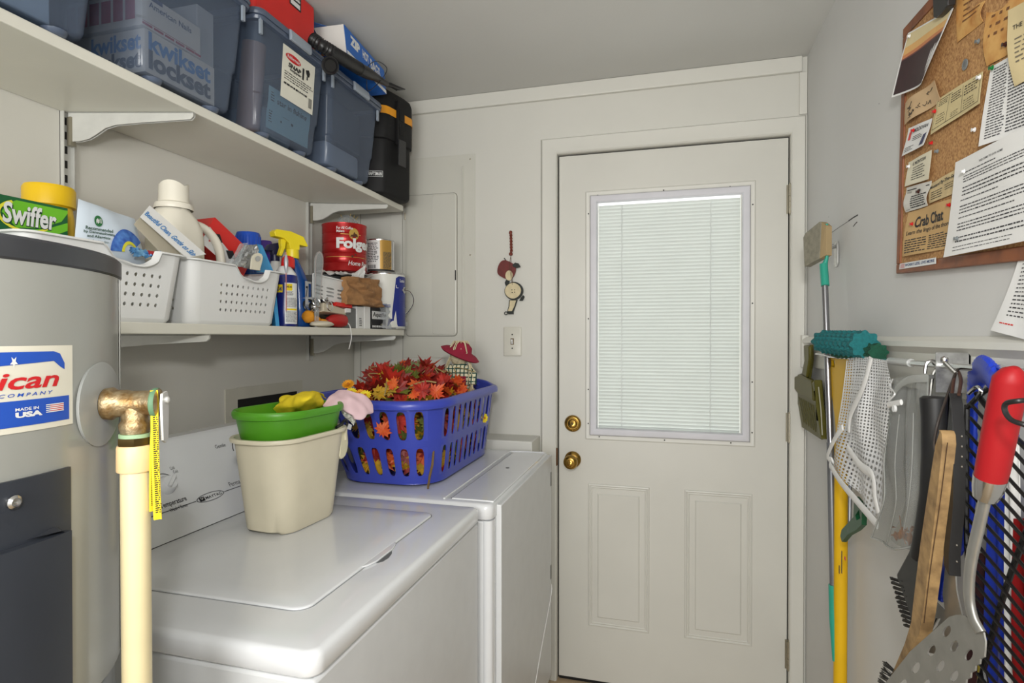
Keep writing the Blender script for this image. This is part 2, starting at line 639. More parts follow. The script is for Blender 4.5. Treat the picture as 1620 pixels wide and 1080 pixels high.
# knob and deadbolt
b = MB().lathe([(.0, 0), (.030, 0), (.032, .003), (.030, .008), (.018, .011), (.012, .014), (.011, .030), (.017, .036), (.025, .044), (.0275, .054), (.025, .064), (.017, .070), (.013, .070), (.012, .067), (0, .067)], 36, TR(-.357, YD, .858) @ RX(90))
kn = b.build('door_knob', m_brass, door, angle=60)
b = MB().lathe([(.0105, 0), (.0105, .004), (.0085, .005), (0, .005)], 24, TR(-.357, YD - .066, .858) @ RX(90))
b.box((-.357, YD - .074, .858), (.004, .008, .014))
b.build('thumb_turn', m_brass, kn)
b = MB().lathe([(0, 0), (.031, 0), (.0325, .004), (.030, .010), (.026, .013), (.024, .013), (.022, .010), (.018, .010), (.017, .016), (.014, .018), (0, .018)], 36, TR(-.357, YD, .997) @ RX(90))
db = b.build('deadbolt', m_brass, door, angle=50)
MB().box((-.357, YD - .019, .997), (.003, .004, .010)).build('keyhole', m_dark, db)
for hz in (1.811, 1.014, .216):
    b = MB()
    for k in range(5):
        b.cyl((.4055, YD - .012, hz - .05 + k * .020), (.4055, YD - .012, hz - .05 + k * .020 + .0192), .0062, n=12)
    b.cyl((.4055, YD - .012, hz - .055), (.4055, YD - .012, hz + .055), .003, n=8)
    b.bb((.396, YD - .0062, hz - .05), (.4035, YD - .001, hz + .05)).bb((.4075, YD - .0072, hz - .05), (.418, YD - .004, hz + .05))
    b.build('hinge', m_nickel, door)
b = MB().bb((-.4205, YD - .0082, .832), (-.4165, YD + .004, .905))
b.rprism(.02, .07, .002, .006, TR(-.423, YD - .0168, .868) @ RX(90))
b.build('strike_plate', mat('tarnished_brass', (96, 66, 40), .5, .7), door)

# ------------------------------------------------------------------ fixtures on the end wall
t = thing('electrical_panel', (-.94, YE, 1.25), 'white painted electrical breaker panel on the wall beside the upper shelf', 'electrical panel')
m_ep = mat('panel_paint', (208, 207, 197), 0.35, var=0.02, scale=5)
MB().bb((-1.064, YE - .004, 1.245), (-.752, YE - .0002, 2.066)).build('cover_plate', m_ep, t, bevel=.001)
b = MB()
b.loft([[(x, YE - .0042 - d, z) for x, z in rrect(.226 - i * 2, .580 - i * 2, .016, 5, -.9415, 1.6245)] for i, d in ((0, 0), (0.001, .006), (.004, .008))], True, True)
dr = b.build('panel_door', m_ep, t)
m_seam_shade = mat('seam_shade', (122, 120, 110), .8)
MB().loft([[(x, YE - .0041 - d, z) for x, z in rrect(.2290, .5830, .017, 5, -.9415, 1.6245)] for d in (0, .0006)]).build('door_gap_shade', m_seam_shade, t)  # grey plate painted as the shadow line round the panel door
b = MB()
b.loft([[(x, YE - .0121 - d, z) for x, z in rrect(w_, h_, .012, 4, cx, cz)] for (w_, h_, cx, cz, d) in ((.100, .566, -.884, 1.6245, 0), (.098, .564, -.884, 1.6245, .0015))], True, True)
b.build('raised_field', m_ep, dr)
b = MB()
for z in (1.42, 1.83):
    MB().cyl((-1.056, YE - .010, z - .014), (-1.056, YE - .010, z + .014), .004, n=8).build('hinge', m_nickel, dr)
MB().bb((-.8345, YE - .0145, 1.56), (-.8305, YE - .0121, 1.60)).build('latch', m_dark, dr)
b = MB()
for (sx, sz) in ((-.772, 2.045), (-.772, 1.66), (-.772, 1.27), (-.85, 1.77), (-.85, 1.50)):
    MB().lathe([(.0035, 0), (.0035, .0012), (.001, .002)], 10, TR(sx, YE - .004, sz) @ RX(90)).build('screw', m_nickel, t)
# long rib on the cover
MB().bb((-.806, YE - .009, 1.30), (-.799, YE - .004, 2.02)).build('rib', m_ep, t, bevel=.0025)

t = thing('light_switch', (-.5965, YE, 1.24), 'white light switch plate on the wall left of the door', 'light switch')
m_sw = mat('switch_plate', (214, 212, 200), .35)
b = MB().loft([[(x, YE - d, z) for x, z in rrect(.074 - 2 * i, .116 - 2 * i, .004, 3, -.5965, 1.3125)] for i, d in ((0, .0002), (0, .003), (.003, .0062), (.0035, .0064))], True, True)
b.build('cover_plate', m_sw, t)
MB().bb((-.6035, YE - .0067, 1.300), (-.5895, YE - .0063, 1.325)).build('slot', mat('switch_slot', (110, 92, 60), .6), t)
b = MB().loft([[(-.6005, YE - .0067, 1.303), (-.5925, YE - .0067, 1.303), (-.5925, YE - .0067, 1.318), (-.6005, YE - .0067, 1.318)], [(-.600, YE - .016, 1.314), (-.593, YE - .016, 1.314), (-.593, YE - .014, 1.321), (-.600, YE - .014, 1.321)]])
b.build('toggle', m_white, t)
b = MB()
for z in (1.286, 1.340):
    MB().lathe([(.003, 0), (.003, .001), (0, .001)], 10, TR(-.5965, YE - .0064, z) @ RX(90)).build('screw', m_dark, t)

# apple and farm ornament on a twisted cord
t = thing('hanging_ornament', (-.603, YE - .01, 1.42), 'painted wooden apple ornament hanging on a red cord above the light switch', 'ornament')
ym = YE - .010
m_red = mat('ornament_red', (112, 38, 34), .6, var=.15, scale=60)
m_cream = mat('ornament_cream', (216, 202, 164), .6, var=.08, scale=50)
m_blk = mat('ornament_black', (28, 34, 30), .6)
b = MB()
for s_ in (0, 1):
    b.tube([(-.602 + .0035 * math.sin(i * 1.1 + s_ * 3.14) + .00012 * i, YE - .008 + .003 * math.cos(i * 1.1 + s_ * 3.14), 1.748 - i * .0042) for i in range(21)], .0030, 6)
b.lathe([(0, 0), (.007, .003), (.008, .008), (.005, .013), (0, .015)], 12, TR(-.602, YE - .008, 1.650))
b.lathe([(0, 0), (.006, .003), (.005, .010), (0, .012)], 12, TR(-.604, YE - .008, 1.735))
b.build('beaded_cord', mat('cord_red', (120, 52, 36), .6), t)


def plate(name, outline, m, y, parent, th=.005, cx=0, cz=0):
    pts = [(cx + x, cz + z) for x, z in outline]
    return MB().loft([[(x, y, z) for x, z in pts], [(x, y - th, z) for x, z in pts]]).build(name, m, parent)


def oval(rx, rz, n=28, wob=0.0, ph=0):
    return [(rx * math.cos(2 * math.pi * i / n) * (1 + wob * math.cos(2 * 2 * math.pi * i / n + ph)), rz * math.sin(2 * math.pi * i / n)) for i in range(n)]


b = MB().tube([(-.602, YE - .008, 1.65), (-.598, YE - .016, 1.60), (-.592, YE - .016, 1.535)], .0008, 5).tube([(-.602, YE - .008, 1.65), (-.606, YE - .016, 1.61), (-.594, YE - .016, 1.535)], .0008, 5)
b.build('string', mat('string_brown', (90, 60, 40), .8), t)
ap = plate('apple', [(x * (1.0), z + .004 * math.cos(3 * i / 28 * 6.28)) for i, (x, z) in enumerate(oval(.038, .037))], m_red, YE - .008, t, .006, -.618, 1.595)
plate('leaf', [(0, 0), (.012, .010), (.026, .006), (.034, -.008), (.020, -.012), (.006, -.008)], m_blk, YE - .015, ap, .002, -.594, 1.612)
plate('core', oval(.015, .020, 20), m_cream, YE - .0145, ap, .001, -.607, 1.572)
b = MB().tube([(-.618, YE - .012, 1.628), (-.628, YE - .012, 1.642)], .0016, 6)
b.build('stem', m_blk, ap)
hb = plate('apple_half', oval(.036, .036, 28, .06), m_blk, YE - .010, t, .005, -.588, 1.511)
plate('flesh', oval(.031, .031, 28, .06), m_cream, YE - .0155, hb, .001, -.591, 1.512)
b = MB()
for dx, dz in ((-.005, .004), (.006, .004), (-.004, -.006), (.006, -.005)):
    b.lathe([(.0022, 0), (.002, .001), (0, .0012)], 8, TR(-.590 + dx, YE - .0166, 1.511 + dz) @ RX(90))
b.build('seed', m_blk, hb)
plate('leaf', [(0, 0), (.010, .010), (.016, .004), (.008, -.012), (-.006, -.012)], m_blk, YE - .008, hb, .003, -.561, 1.484)
plate('leaf', [(0, 0), (.006, .014), (-.006, .024), (-.014, .010), (-.010, -.002)], m_blk, YE - .008, hb, .003, -.612, 1.535)
cr = plate('apple_core_tag', [(-.010, .026), (.024, .026), (.017, .004), (.006, -.026), (-.020, -.026), (-.012, 0)], m_blk, YE - .008, t, .004, -.598, 1.450)
plate('flesh', [(-.006, .024), (.019, .024), (.012, .002), (.002, -.018), (-.015, -.018), (-.008, 0)], m_cream, YE - .0125, cr, .001, -.598, 1.450)
b = MB()
b.torus((0, 0, 0), .006, .0018, TR(-.621, YE - .010, 1.424) @ RX(90), 14, 6).bb((-.612, YE - .012, 1.420), (-.590, YE - .008, 1.428))
b.build('hanger_loop', m_blk, cr)

# ------------------------------------------------------------------ supply box on the left wall behind the bucket
t = thing('washer_supply_box', (XL, 1.64, 1.02), 'white recessed washer hookup box in the wall behind the green tub', 'utility box')
m_sb = mat('supply_box_plastic', (203, 200, 186), .5)
b = MB()
b.bb((XL, 1.450, 1.015), (XL + .004, 1.500, 1.170)).bb((XL, 1.800, 1.015), (XL + .004, 1.828, 1.172)).bb((XL, 1.500, 1.135), (XL + .004, 1.800, 1.172)).bb((XL, 1.500, 1.0151), (XL + .004, 1.800, 1.045))
b.build('cover_frame', m_sb, t)
MB().bb((XL + .0005, 1.500, 1.045), (XL + .0012, 1.800, 1.135)).build('recess_shade', m_gap, t)  # flat dark sheet painted as the shade inside the box
S = quad((XL + .0013, 1.52, 1.045), (XL + .0013, 1.79, 1.045), (XL + .0013, 1.52, 1.13))
MB().poly(S, [(0, 0), (1, 0), (1, .70), (0, .30)], .0008).build('flap', m_sb, t)
MB().lathe([(.004, 0), (.004, .003), (.002, .003)], 12, TR(XL + .004, 1.470, 1.030) @ RY(90)).build('screw', m_dark, t)

# ================================================================== WATER HEATER
HX, HY, HR, HT = -.787, .368, .230, 1.4195
t = thing('water_heater', (HX, HY, 0), 'grey cylindrical water heater with dark top band standing at the left of the washer', 'water heater')
m_hg = mat('heater_enamel', (152, 153, 147), .28, .0, var=.02, scale=5, coat=.3)
m_hb = mat('heater_band', (62, 64, 68), .35, .1, var=.1, scale=14)
b = MB().lathe([(.222, .0), (.222, .955), (HR, .962), (HR, HT - .022)], 96, TR(HX, HY, 0))
b.build('jacket', m_hg, t)
MB().lathe([(HR + .0005, HT - .022), (HR + .002, HT - .020), (HR + .002, HT - .003), (HR - .001, HT), (HR - .02, HT), (HR - .03, HT - .004), (0, HT - .004)], 96, TR(HX, HY, 0), cap=False).build('top_cap', m_hb, t)
MB().lathe([(.2235, .30), (.2235, .952)], 96, TR(HX, HY, 0), cap=False).build('lower_band', mat('galvanised_band', (150, 152, 152), .3, .8), t)
S = cylpatch((HX, HY), HR, 43.2, 44.6, .963, HT - .023)
MB().sheet(S, 2, 2, .001, h=.0015).build('seam', m_hg, t)
# maker's emblem
S = cylpatch((HX, HY), HR, -27, 15.6, 1.2445, 1.3215)
m_lab = mat('label_cream', (222, 218, 202), .45)
m_lblue = mat('label_blue', (36, 82, 182), .4, var=.02)
m_lred = mat('label_red', (204, 34, 40), .4)
em = MB().sheet(S, 30, 2, .0006, h=.0008).build('emblem', m_lab, t)
b = MB()
pts = [(.03 + .93 * i / 30, .62 + .13 * (i / 30) ** 1.5, 0) for i in range(31)]
b.strip(S, [(.03 + .90 * i / 30, .70 + .12 * (i / 30), .93 - .0 * i) if i < 29 else (.03 + .90 * i / 30 + .01, .74 if i < 30 else .70, .90 if i < 30 else .78) for i in range(31)], .0012)
b.strip(S, [(.03 + .94 * i / 30, .07, .37) for i in range(31)], .0012)
b.build('blue_band', m_lblue, em)
b = MB().text(S, 'American', (.08, .50, .90, .70), .02, .25, .0016, 1.0)
b.build('lettering', m_lred, em)
b = MB().text(S, 'WATER HEATER  COMPANY', (.10, .415, .86, .455), .01, .25, .0016, 1.5)
b.build('lettering', m_lblue, em)
b = MB().text(S, 'MADE IN', (.66, .25, .78, .285), .02, 0, .0016).text(S, 'USA', (.66, .17, .80, .235), .06, 0, .0016)
for i in range(5):
    b.rect(S, (.82, .19 + i * .022, .93, .202 + i * .022), .0016, 4, 1)
b.poly(S, [(.655 + .02 * (1 if k % 2 else .4) * math.cos(rad(36 * k + 90)) * 1.0, .815 + .075 * (1 if k % 2 else .42) * math.sin(rad(36 * k + 90))) for k in range(10)], .0016)
b.build('lettering', m_white, em)
b = MB()
for i in range(4):
    b.rect(S, (.845, .202 + i * .022, .93, .212 + i * .022), .0015, 4, 1)
b.build('flag_stripes', m_lred, em)
# access cover
m_ac = mat('access_cover', (50, 54, 62), .38, .0, var=.05, scale=20)
S = cylpatch((HX, HY), HR, -42, 14.2, .62, 1.2035)
ac = MB().sheet(S, 40, 4, .003, h=.003).build('access_cover', m_ac, t)
b = MB()
rings = []
for k, (i, h) in enumerate(((0, 0.003), (.010, .012), (.03, .016))):
    ring = []
    for x, y in rrect(.93 - 2 * i, 1.0 - .09 - 2 * i * .5, .05, 6, .5, .455):
        ring.append(tuple(S(x, y, h)))
    rings.append(ring)
b.loft(rings[:2], False, False)
S2 = lambda u, v, h=0: S(.045 + .91 * u, .01 + .89 * v, h)
b.sheet(S2, 36, 3, .012, h=.0125)
b.build('raised_cover', m_ac, ac, angle=60)
b = MB()
for a, z in ((0.2, 1.185), (-36, 1.185)):
    c = V((HX + (HR + .003) * math.cos(rad(a)), HY + (HR + .003) * math.sin(rad(a)), z))
    MB().lathe([(.0062, 0), (.0062, .003), (.004, .005), (.0015, .0048), (0, .004)], 14, TR(c) @ RZ(a) @ RY(90)).build('screw', m_chrome, ac)

# relief valve with tag
a = rad(27)
n = V((math.cos(a), math.sin(a), 0)); c = V((HX, HY, 1.2585)) + n * HR
q = lambda s, z=0.0: c + n * s + V((0, 0, z))
MN = frame(q(0), n.cross(V((0, 0, 1))) * -1, V((0, 0, 1)), n)
MN = frame(q(0), V((-n.y, n.x, 0)), V((0, 0, 1)), n)
MB().lathe([(.0145, -.004), (.0435, -.002), (.0445, .0012), (.040, .0025), (.016, .0045)], 48, MN, cap=False).build('escutcheon', mat('escutcheon_grey', (158, 160, 157), .3, .1), t)
v = thing('relief_valve', q(.03), 'corroded brass relief valve sticking out of the grey water heater', 'valve')
m_vb = mat('aged_brass', (134, 104, 62), .42, .75, var=.3, scale=90, bump=.5, bscale=220, rgb2=(176, 160, 128))
b = MB()
b.lathe([(.0125, -.012), (.0125, .004), (.0165, .005), (.0175, .012), (.0145, .016), (.0145, .026), (.0135, .030), (.0135, .048), (.0150, .050), (.0155, .056), (.012, .058), (0, .058)], 28, MN)
b.lathe([(.0132, -.032), (.0148, -.026), (.0148, -.022), (.0125, -.018), (.013, 0)], 24, TR(q(.033)))
b.build('valve_body', m_vb, v, angle=50)
MB().lathe([(.0154, .051), (.0162, .052), (.0162, .055), (.0154, .0562)], 28, MN, cap=False).build('green_ring', mat('verdigris', (92, 128, 96), .6), v)
MB().lathe([(.0150, -.0362), (.0150, -.0322)], 24, TR(q(.033)), cap=True).build('green_ring', mat('pale_verdigris', (150, 178, 140), .6), v)
b = MB().lathe([(.0160, -.0445), (.0168, -.0430), (.0168, -.0362)], 6, TR(q(.033)) @ RZ(15))
b.build('hex_nut', mat('dark_brass', (92, 76, 44), .35, .8), v)
ML = frame(q(.060), V((-n.y, n.x, 0)), V((0, 0, 1)), n)
b = MB().loft([[(ML @ V((x, y, z_))) for x, y in [(-.006, .010), (.006, .012), (.011, .004), (.009, -.040), (.003, -.044), (-.005, -.040), (-.008, .000)]] for z_ in (0, .0025)])
b.lathe([(.0035, 0), (.0035, .003), (.002, .004)], 10, ML @ TR(.001, .003, .0025))
b.build('test_lever', mat('lever_silver', (206, 206, 202), .45, .3), v)
# drain pipe
p = thing('discharge_pipe', q(.033, -1.25), 'cream plastic discharge pipe running down from the brass relief valve', 'pipe')
top = q(.033, -.0445)
m_pipe = mat('cpvc_cream', (226, 211, 168), .4, var=.03, scale=20)
m_coup = mat('cpvc_coupling', (232, 200, 150), .42, var=.04, scale=20)
bot = top + V((.0035, .002, -(top.z - .004)))
b = MB().lathe([(.0170, -.0275), (.0174, -.026), (.0172, -.002), (.0162, 0)], 32, TR(top))
b.build('coupling', m_coup, p)
lean = lambda k: top.lerp(bot, k)
b = MB().tube([lean(.02), lean(.5), lean(1)], .0141, 32, up=(1, 0, 0))
pp = b.build('pipe', m_pipe, p)
Sp = lambda u, v_, h=0: lean(.028 + .115 * v_) + V((math.cos(rad(222 + 10 * u)), math.sin(rad(222 + 10 * u)), 0)) * (.0141 + h)
MB().bars(Sp, (0.2, 0, .6, 1), 26, 5, .5, wmin=.2, wmax=.4, ragged=0).build('print', m_ink, pp)
# warning tag
m_tag = mat('yellow_tag', (228, 204, 38), .5, var=.02)
tg = thing('warning_tag', q(.052, -.14), 'long yellow paper warning tag hanging from the relief valve lever', 'tag')
side = V((-n.y, n.x, 0))
# two folded strips, seen from the camera
cr_ = V((math.cos(A_), math.sin(A_), 0))
base = q(.060, .0)
def strip_patch(x0, x1, x2, x3, zt, zb, off, bow):
    def S(u, v_, h=0):
        l = x0 + (x2 - x0) * (1 - v_); r = x1 + (x3 - x1) * (1 - v_)
        return base + cr_ * (l + (r - l) * u) + V((0, 0, zb + (zt - zb) * v_)) - V((-cr_.y, cr_.x, 0)) * (off + h + bow * math.sin(3.14 * v_) + .002 * math.sin(6.3 * u))
    return S
Sa = strip_patch(-.0075, -.0005, -.0115, -.0035, .004, -.116, .006, .002)
Sb = strip_patch(-.0080, .0005, -.0050, .0040, .014, -.124, .009, .001)
for S_, sd in ((Sa, 3), (Sb, 9)):
    o = MB().sheet(S_, 6, 16, .0004).build('tag_strip', m_tag, tg)
    MB().bars(lambda u, v_, h=0, S_=S_: S_(u, v_, h), (.42, .05, .92, .80), 46, sd, .55, wmin=.12, wmax=.3, gap=.08, h=.0004).build('print', m_ink, o)

# ================================================================== SHELVES
def many(name, items, m, parent, **kw):
    for it in items:
        it.build(name, m, parent, **kw)


m_shelf = mat('shelf_laminate', (222, 220, 208), .4, var=.02, scale=8)
m_br = mat('bracket_paint', (196, 196, 190), .4, var=.05, scale=30)
SX = -1.020
US0, US1, LS0, LS1 = 1.829, 1.851, 1.336, 1.3595
o = MB().bb((-1.2975, -.35, US0), (SX, 2.093, US1)).build('wall_shelf', m_shelf, bevel=.002)
tag(o, 'upper white wall shelf carrying the plastic storage bins', 'shelf')
o = MB().bb((-1.288, .10, LS0), (SX, 2.100, LS1)).build('wall_shelf', m_shelf, bevel=.002)
tag(o, 'lower white wall shelf carrying the laundry supplies and paint cans', 'shelf')
for y, z0, lab in ((.977, .95, 'slotted metal shelf standard on the left wall above the yellow lid'), (1.869, 1.243, 'slotted metal shelf standard on the left wall beside the red coffee can')):
    t = thing('shelf_standard', (XL, y, z0), lab, 'shelf rail', 'slotted shelf standards on the left wall')
    b = MB().bb((XL, y - .0125, z0), (XL + .0015, y + .0125, 2.22)).bb((XL, y - .0125, z0), (XL + .0115, y - .0105, 2.22)).bb((XL, y + .0105, z0), (XL + .0115, y + .0125, 2.22))
    b.build('channel', m_br, t)
    b = MB()
    n_ = int((2.20 - z0) / .032)
    for i in range(n_):
        zz = z0 + .02 + i * .032
        b.bb((XL + .0016, y - .003, zz), (XL + .0019, y + .003, zz + .017))
    b.build('slots', m_gap, t)
for base, tip, z, lab in (
        ((-1.287, .977), (-1.0195, 1.050), US0, 'metal bracket holding the upper shelf near the yellow lid'),
        ((-1.287, 1.869), (-1.0195, 1.962), US0, 'metal bracket holding the upper shelf above the red coffee can'),
        ((-1.287, .977), (-1.0195, 1.092), LS0, 'metal bracket holding the lower shelf under the white baskets'),
        ((-1.287, 1.869), (-1.0195, 2.022), LS0, 'metal bracket holding the lower shelf under the paint can')):
    t = thing('shelf_bracket', (base[0], base[1], z - .066), lab, 'bracket', 'shelf brackets on the left wall')
    d = (V((*tip, 0)) - V((*base, 0))); L = d.length; d.normalize(); sd = V((-d.y, d.x, 0))
    prof = [(0, -.0003), (L, -.0003), (L, -.010), (L - .006, -.0165), (.16, -.024), (.105, -.029), (.082, -.036), (.062, -.050), (.045, -.060), (.025, -.065), (0, -.066)]
    b = MB()
    b.loft([[tuple(V((*base, z)) + d * x + V((0, 0, zz)) + sd * w_) for x, zz in prof] for w_ in (-.0045, -.0025)])
    b.loft([[tuple(V((*base, z)) + d * x + V((0, 0, zz)) + sd * w_) for x, zz in prof] for w_ in (.0045, .0025)])
    b.loft([[tuple(V((*base, z)) + d * x + V((0, 0, zz)) + sd * w_) for x, zz in ((0, -.0003), (L, -.0003), (L, -.003), (0, -.003))] for w_ in (-.0045, .0045)])
    b.build('arm', m_br, t)
    b = MB().bb((base[0] - .001, base[1] - .006, z - .075), (base[0] + .010, base[1] + .006, z - .012))
    b.build('hook_plate', m_nickel, t)

# ------------------------------------------------------------------ storage bins
m_bin = mat('bin_translucent', (112, 126, 148), .2, var=.03, scale=10, trans=.60)
m_bin2 = mat('bin_rim', (84, 95, 114), .3, var=.03, scale=10)
m_latch = mat('latch_grey', (150, 160, 172), .35)


def storage_bin(y0, y1, label, h=.268, x0=-1.262, x1=-1.006, lid=True, step=.088, flare=.019, latch=True):
    cx, cy = (x0 + x1) / 2, (y0 + y1) / 2
    W, D = x1 - x0, y1 - y0
    z0 = US1 + .008
    t = thing('storage_bin', (cx, cy, US1), label, 'storage bin', 'translucent bins on the upper shelf')
    def ring(ins, z, r=.022):
        return [(x, y, z0 + z) for x, y in rrect(W - 2 * ins, D - 2 * ins, r, 6, cx, cy)]
    g = lambda z: -flare * z / h
    rings = [ring(.05, .004), ring(.022, .001), ring(.010, .0), ring(.003, .004), ring(.0, .012), ring(g(step), step), ring(g(step) - .0035, step + .003), ring(g(h) - .0035, h)]
    MB().loft(rings, True, False).build('body', m_bin, t, angle=50)
    fx, fy = W / 2 - .045, D / 2 - .045
    for sx in (-1, 1):
        for sy in (-1, 1):
            MB().lathe([(.014, -.008), (.017, -.006), (.020, .001)], 20, TR(cx + sx * fx + (.022 if sx > 0 else -.022), cy + sy * fy, z0)).build('foot', m_bin2, t)
    e = g(h) - .0035
    rim = [ring(e - .001, h - .010), ring(e - .009, h - .009), ring(e - .011, h - .002), ring(e - .009, h + .002), ring(e + .003, h + .002), ring(e + .003, h - .010)]
    MB().loft(rim + [rim[0]], False, False).build('rim', m_bin2, t, angle=50)
    if lid:
        lr = [ring(e - .012, h + .0025, .026), ring(e - .014, h + .008, .026), ring(e - .011, h + .018, .026), ring(e - .002, h + .021), ring(e + .014, h + .021), ring(e + .018, h + .015), ring(e + .04, h + .014)]
        l = MB().loft(lr, True, True).build('lid', m_bin2, t, angle=40)
        if latch:
            xf = x1 - e + .013
            b = MB()
            b.loft([[(xf + dx, y, z0 + h + z) for dx, z in ((.001, .018), (.008, .014), (.0105, -.004), (.0085, -.012), (.001, -.012))] for y in (cy - .045, cy + .045)])
            b.build('latch', m_latch, l, bevel=.002)
            for s_ in (-1, 1):
                MB().bb((xf - .012, cy + s_ * (D / 2 + .012) - .010, z0 + h - .045), (xf - .006, cy + s_ * (D / 2 + .012) - .002, z0 + h - .004)).build('hook_tab', m_latch, l)
    def S(u, v, hh=0):
        z = .012 + (h - .024) * v
        return V((x1 - g(z) + (.0035 if z > step else 0) + .001 + hh, y0 + .02 + (D - .04) * u, z0 + z))
    return t, S, z0


m_box = mat('carton_white', (222, 220, 214), .6, var=.03)
bin1, S1, z0b = storage_bin(.520, .800, 'blue-grey translucent bin cut by the left edge of the photo, above the water heater')
o = MB().box((-1.12, .66, z0b + .085), (.15, .20, .14)).build('carton', mat('carton_pale_blue', (170, 196, 222), .6), bevel=.003)
tag(o, 'pale blue carton inside the bin at the left edge of the photo', 'box')

bin2, S2b, _ = storage_bin(.905, 1.150, 'translucent bin packed with lock and nail cartons, left of the bin with the paper label', step=.100)
MB().bb((-1.245, .935, z0b + .012), (-1.030, 1.120, z0b + .100)).build('x', m_box)
k = bpy.data.objects[-1] if False else COL.objects[-1]
k.name = 'lockset_carton'
tag(k, 'white carton with big blue and grey lettering lying at the bottom of the second bin', 'box')
S = quad((-1.0298, .935, z0b + .012), (-1.0298, 1.120, z0b + .012), (-1.0298, .935, z0b + .100))
MB().text(S, 'kwikset', (.04, .52, .93, .97), .03, 0, .0012).build('lettering', mat('kwik_blue', (60, 130, 200), .5), k)
MB().text(S, 'lockset', (.04, .10, .93, .55), .04, 0, .0014).build('lettering', mat('kwik_grey', (60, 62, 70), .5), k)
Sl = quad((-1.245, .9348, z0b + .012), (-1.030, .9348, z0b + .012), (-1.245, .9348, z0b + .100))
MB().text(Sl, 'kwikset', (.35, .52, .96, .93), .03, 0, .0012).build('lettering', MC['kwik_blue'], k)
MB().text(Sl, 'lockset', (.35, .10, .96, .50), .04, 0, .0014).build('lettering', MC['kwik_grey'], k)
k = MB().bb((-1.235, .925, z0b + .1015), (-1.026, 1.075, z0b + .170)).build('nail_carton', m_box, bevel=.001)
tag(k, 'white nail carton with a red stripe resting on the lettered carton in the second bin', 'box')
S = quad((-1.0258, .925, z0b + .1015), (-1.0258, 1.075, z0b + .1015), (-1.0258, .925, z0b + .170))
m_cred = mat('carton_red', (170, 30, 48), .5)
b = MB()
for u in (0.0, .18, .36, .54, .72, .88):
    b.rect(S, (u, .03, u + .155 if u < .8 else 1, .10), .0008)
b.rect(S, (0, .13, .9, .145), .0008)
b.build('red_stripe', m_cred, k)
MB().text(S, 'American Nails', (.10, .62, .82, .80), .012, 0, .0012).build('lettering', mat('carton_navy', (44, 56, 110), .5), k)
MB().rect(S, (.14, .86, .32, .98), .001).build('emblem', MC['carton_navy'], k)
Sl = quad((-1.235, .9248, z0b + .1015), (-1.026, .9248, z0b + .1015), (-1.235, .9248, z0b + .170))
b = MB()
for i in range(6):
    b.rect(Sl, (.05 + i * .15, .20, .17 + i * .15, .86), .0008)
b.build('red_panels', m_cred, k)
k = MB().bb((-1.20, 1.085, z0b + .105), (-1.045, 1.135, z0b + .235)).build('blister_card', mat('card_grey', (190, 194, 198), .4), bevel=.002)
tag(k, 'pale packaging card standing at the right inside the second bin', 'package')

bin3, S3, _ = storage_bin(1.235, 1.482, 'translucent bin with a white maker label and red case on its lid')
lb = MB().sheet(lambda u, v, h=0: S3(.26 + .68 * u, .40 + .56 * v, h), 4, 4, .0006, h=.0012).build('paper_label', mat('label_white', (228, 226, 212), .5), bin3)
SL = lambda u, v, h=0: S3(.26 + .68 * u, .40 + .56 * v, h + .0012)
MB().poly(SL, [(.10 + .21 + .23 * math.cos(t_), .83 + .075 * math.sin(t_)) for t_ in [i * math.pi / 12 for i in range(24)]], .0006).build('red_oval', mat('oval_red', (204, 24, 30), .4), lb)
MB().text(SL, 'Rubbermaid', (.13, .80, .50, .865), .015, 0, .001).build('lettering', m_white, lb)
b = MB().text(SL, 'SNAP', (.17, .635, .56, .725), .05, .1, .0008).text(SL, 'topper', (.22, .565, .58, .63), .03, .0, .0008)
b.bars(SL, (.07, .36, .96, .54), 4, 4, .4, wmin=.03, wmax=.1, gap=.02, h=.0008).bars(SL, (.07, .27, .78, .31), 1, 5, .9, h=.0008)
for i in range(9):
    b.rect(SL, (.84, .10 + i * .022, .95, .112 + i * .022), .0008)
b.poly(SL, [(.70, .80), (.80, .84), (.84, .78), (.82, .70), (.76, .69), (.72, .74)], .0008).rect(SL, (.74, .62, .78, .69), .0008)
b.rect(SL, (.60, .57, .655, .80), .0008)
b.build('print', m_ink, lb)
Sf = lambda u, v, h=0: S3(.10 + .86 * u, .02 + .44 * v, -.008 + h)
k = MB().sheet(Sf, 6, 3, .001).build('fishing_leaflet', mat('leaflet_blue', (152, 200, 218), .5))
tag(k, 'pale blue leaflet about fishing pressed inside the front of the labelled bin', 'leaflet')
b = MB().text(Sf, 'star in fishing', (.18, .62, .90, .80), .01, 0, .0012).bars(Sf, (.04, .15, .12, .9), 12, 4, .4, h=.0012)
b.rect(Sf, (.34, .44, .50, .46), .0012).rect(Sf, (.55, .34, .60, .40), .0012).rect(Sf, (.30, .28, .33, .33), .0012)
b.build('lettering', m_ink, k)
k = MB().tube([(-1.09, 1.300, z0b + .010), (-1.07, 1.295, z0b + .16), (-1.06, 1.292, z0b + .245)], .030, 24).build('cardboard_tube', mat('brown_card', (176, 138, 112), .6))
tag(k, 'brown cardboard tube standing inside the labelled bin', 'tube')
k = MB().rprism(.17, .13, .10, .03, TR(-1.15, 1.400, z0b + .010), edge=.02).build('folded_cloth', mat('cloth_pale', (150, 172, 190), .9))
tag(k, 'pale folded cloth lying at the bottom of the labelled bin', 'cloth')

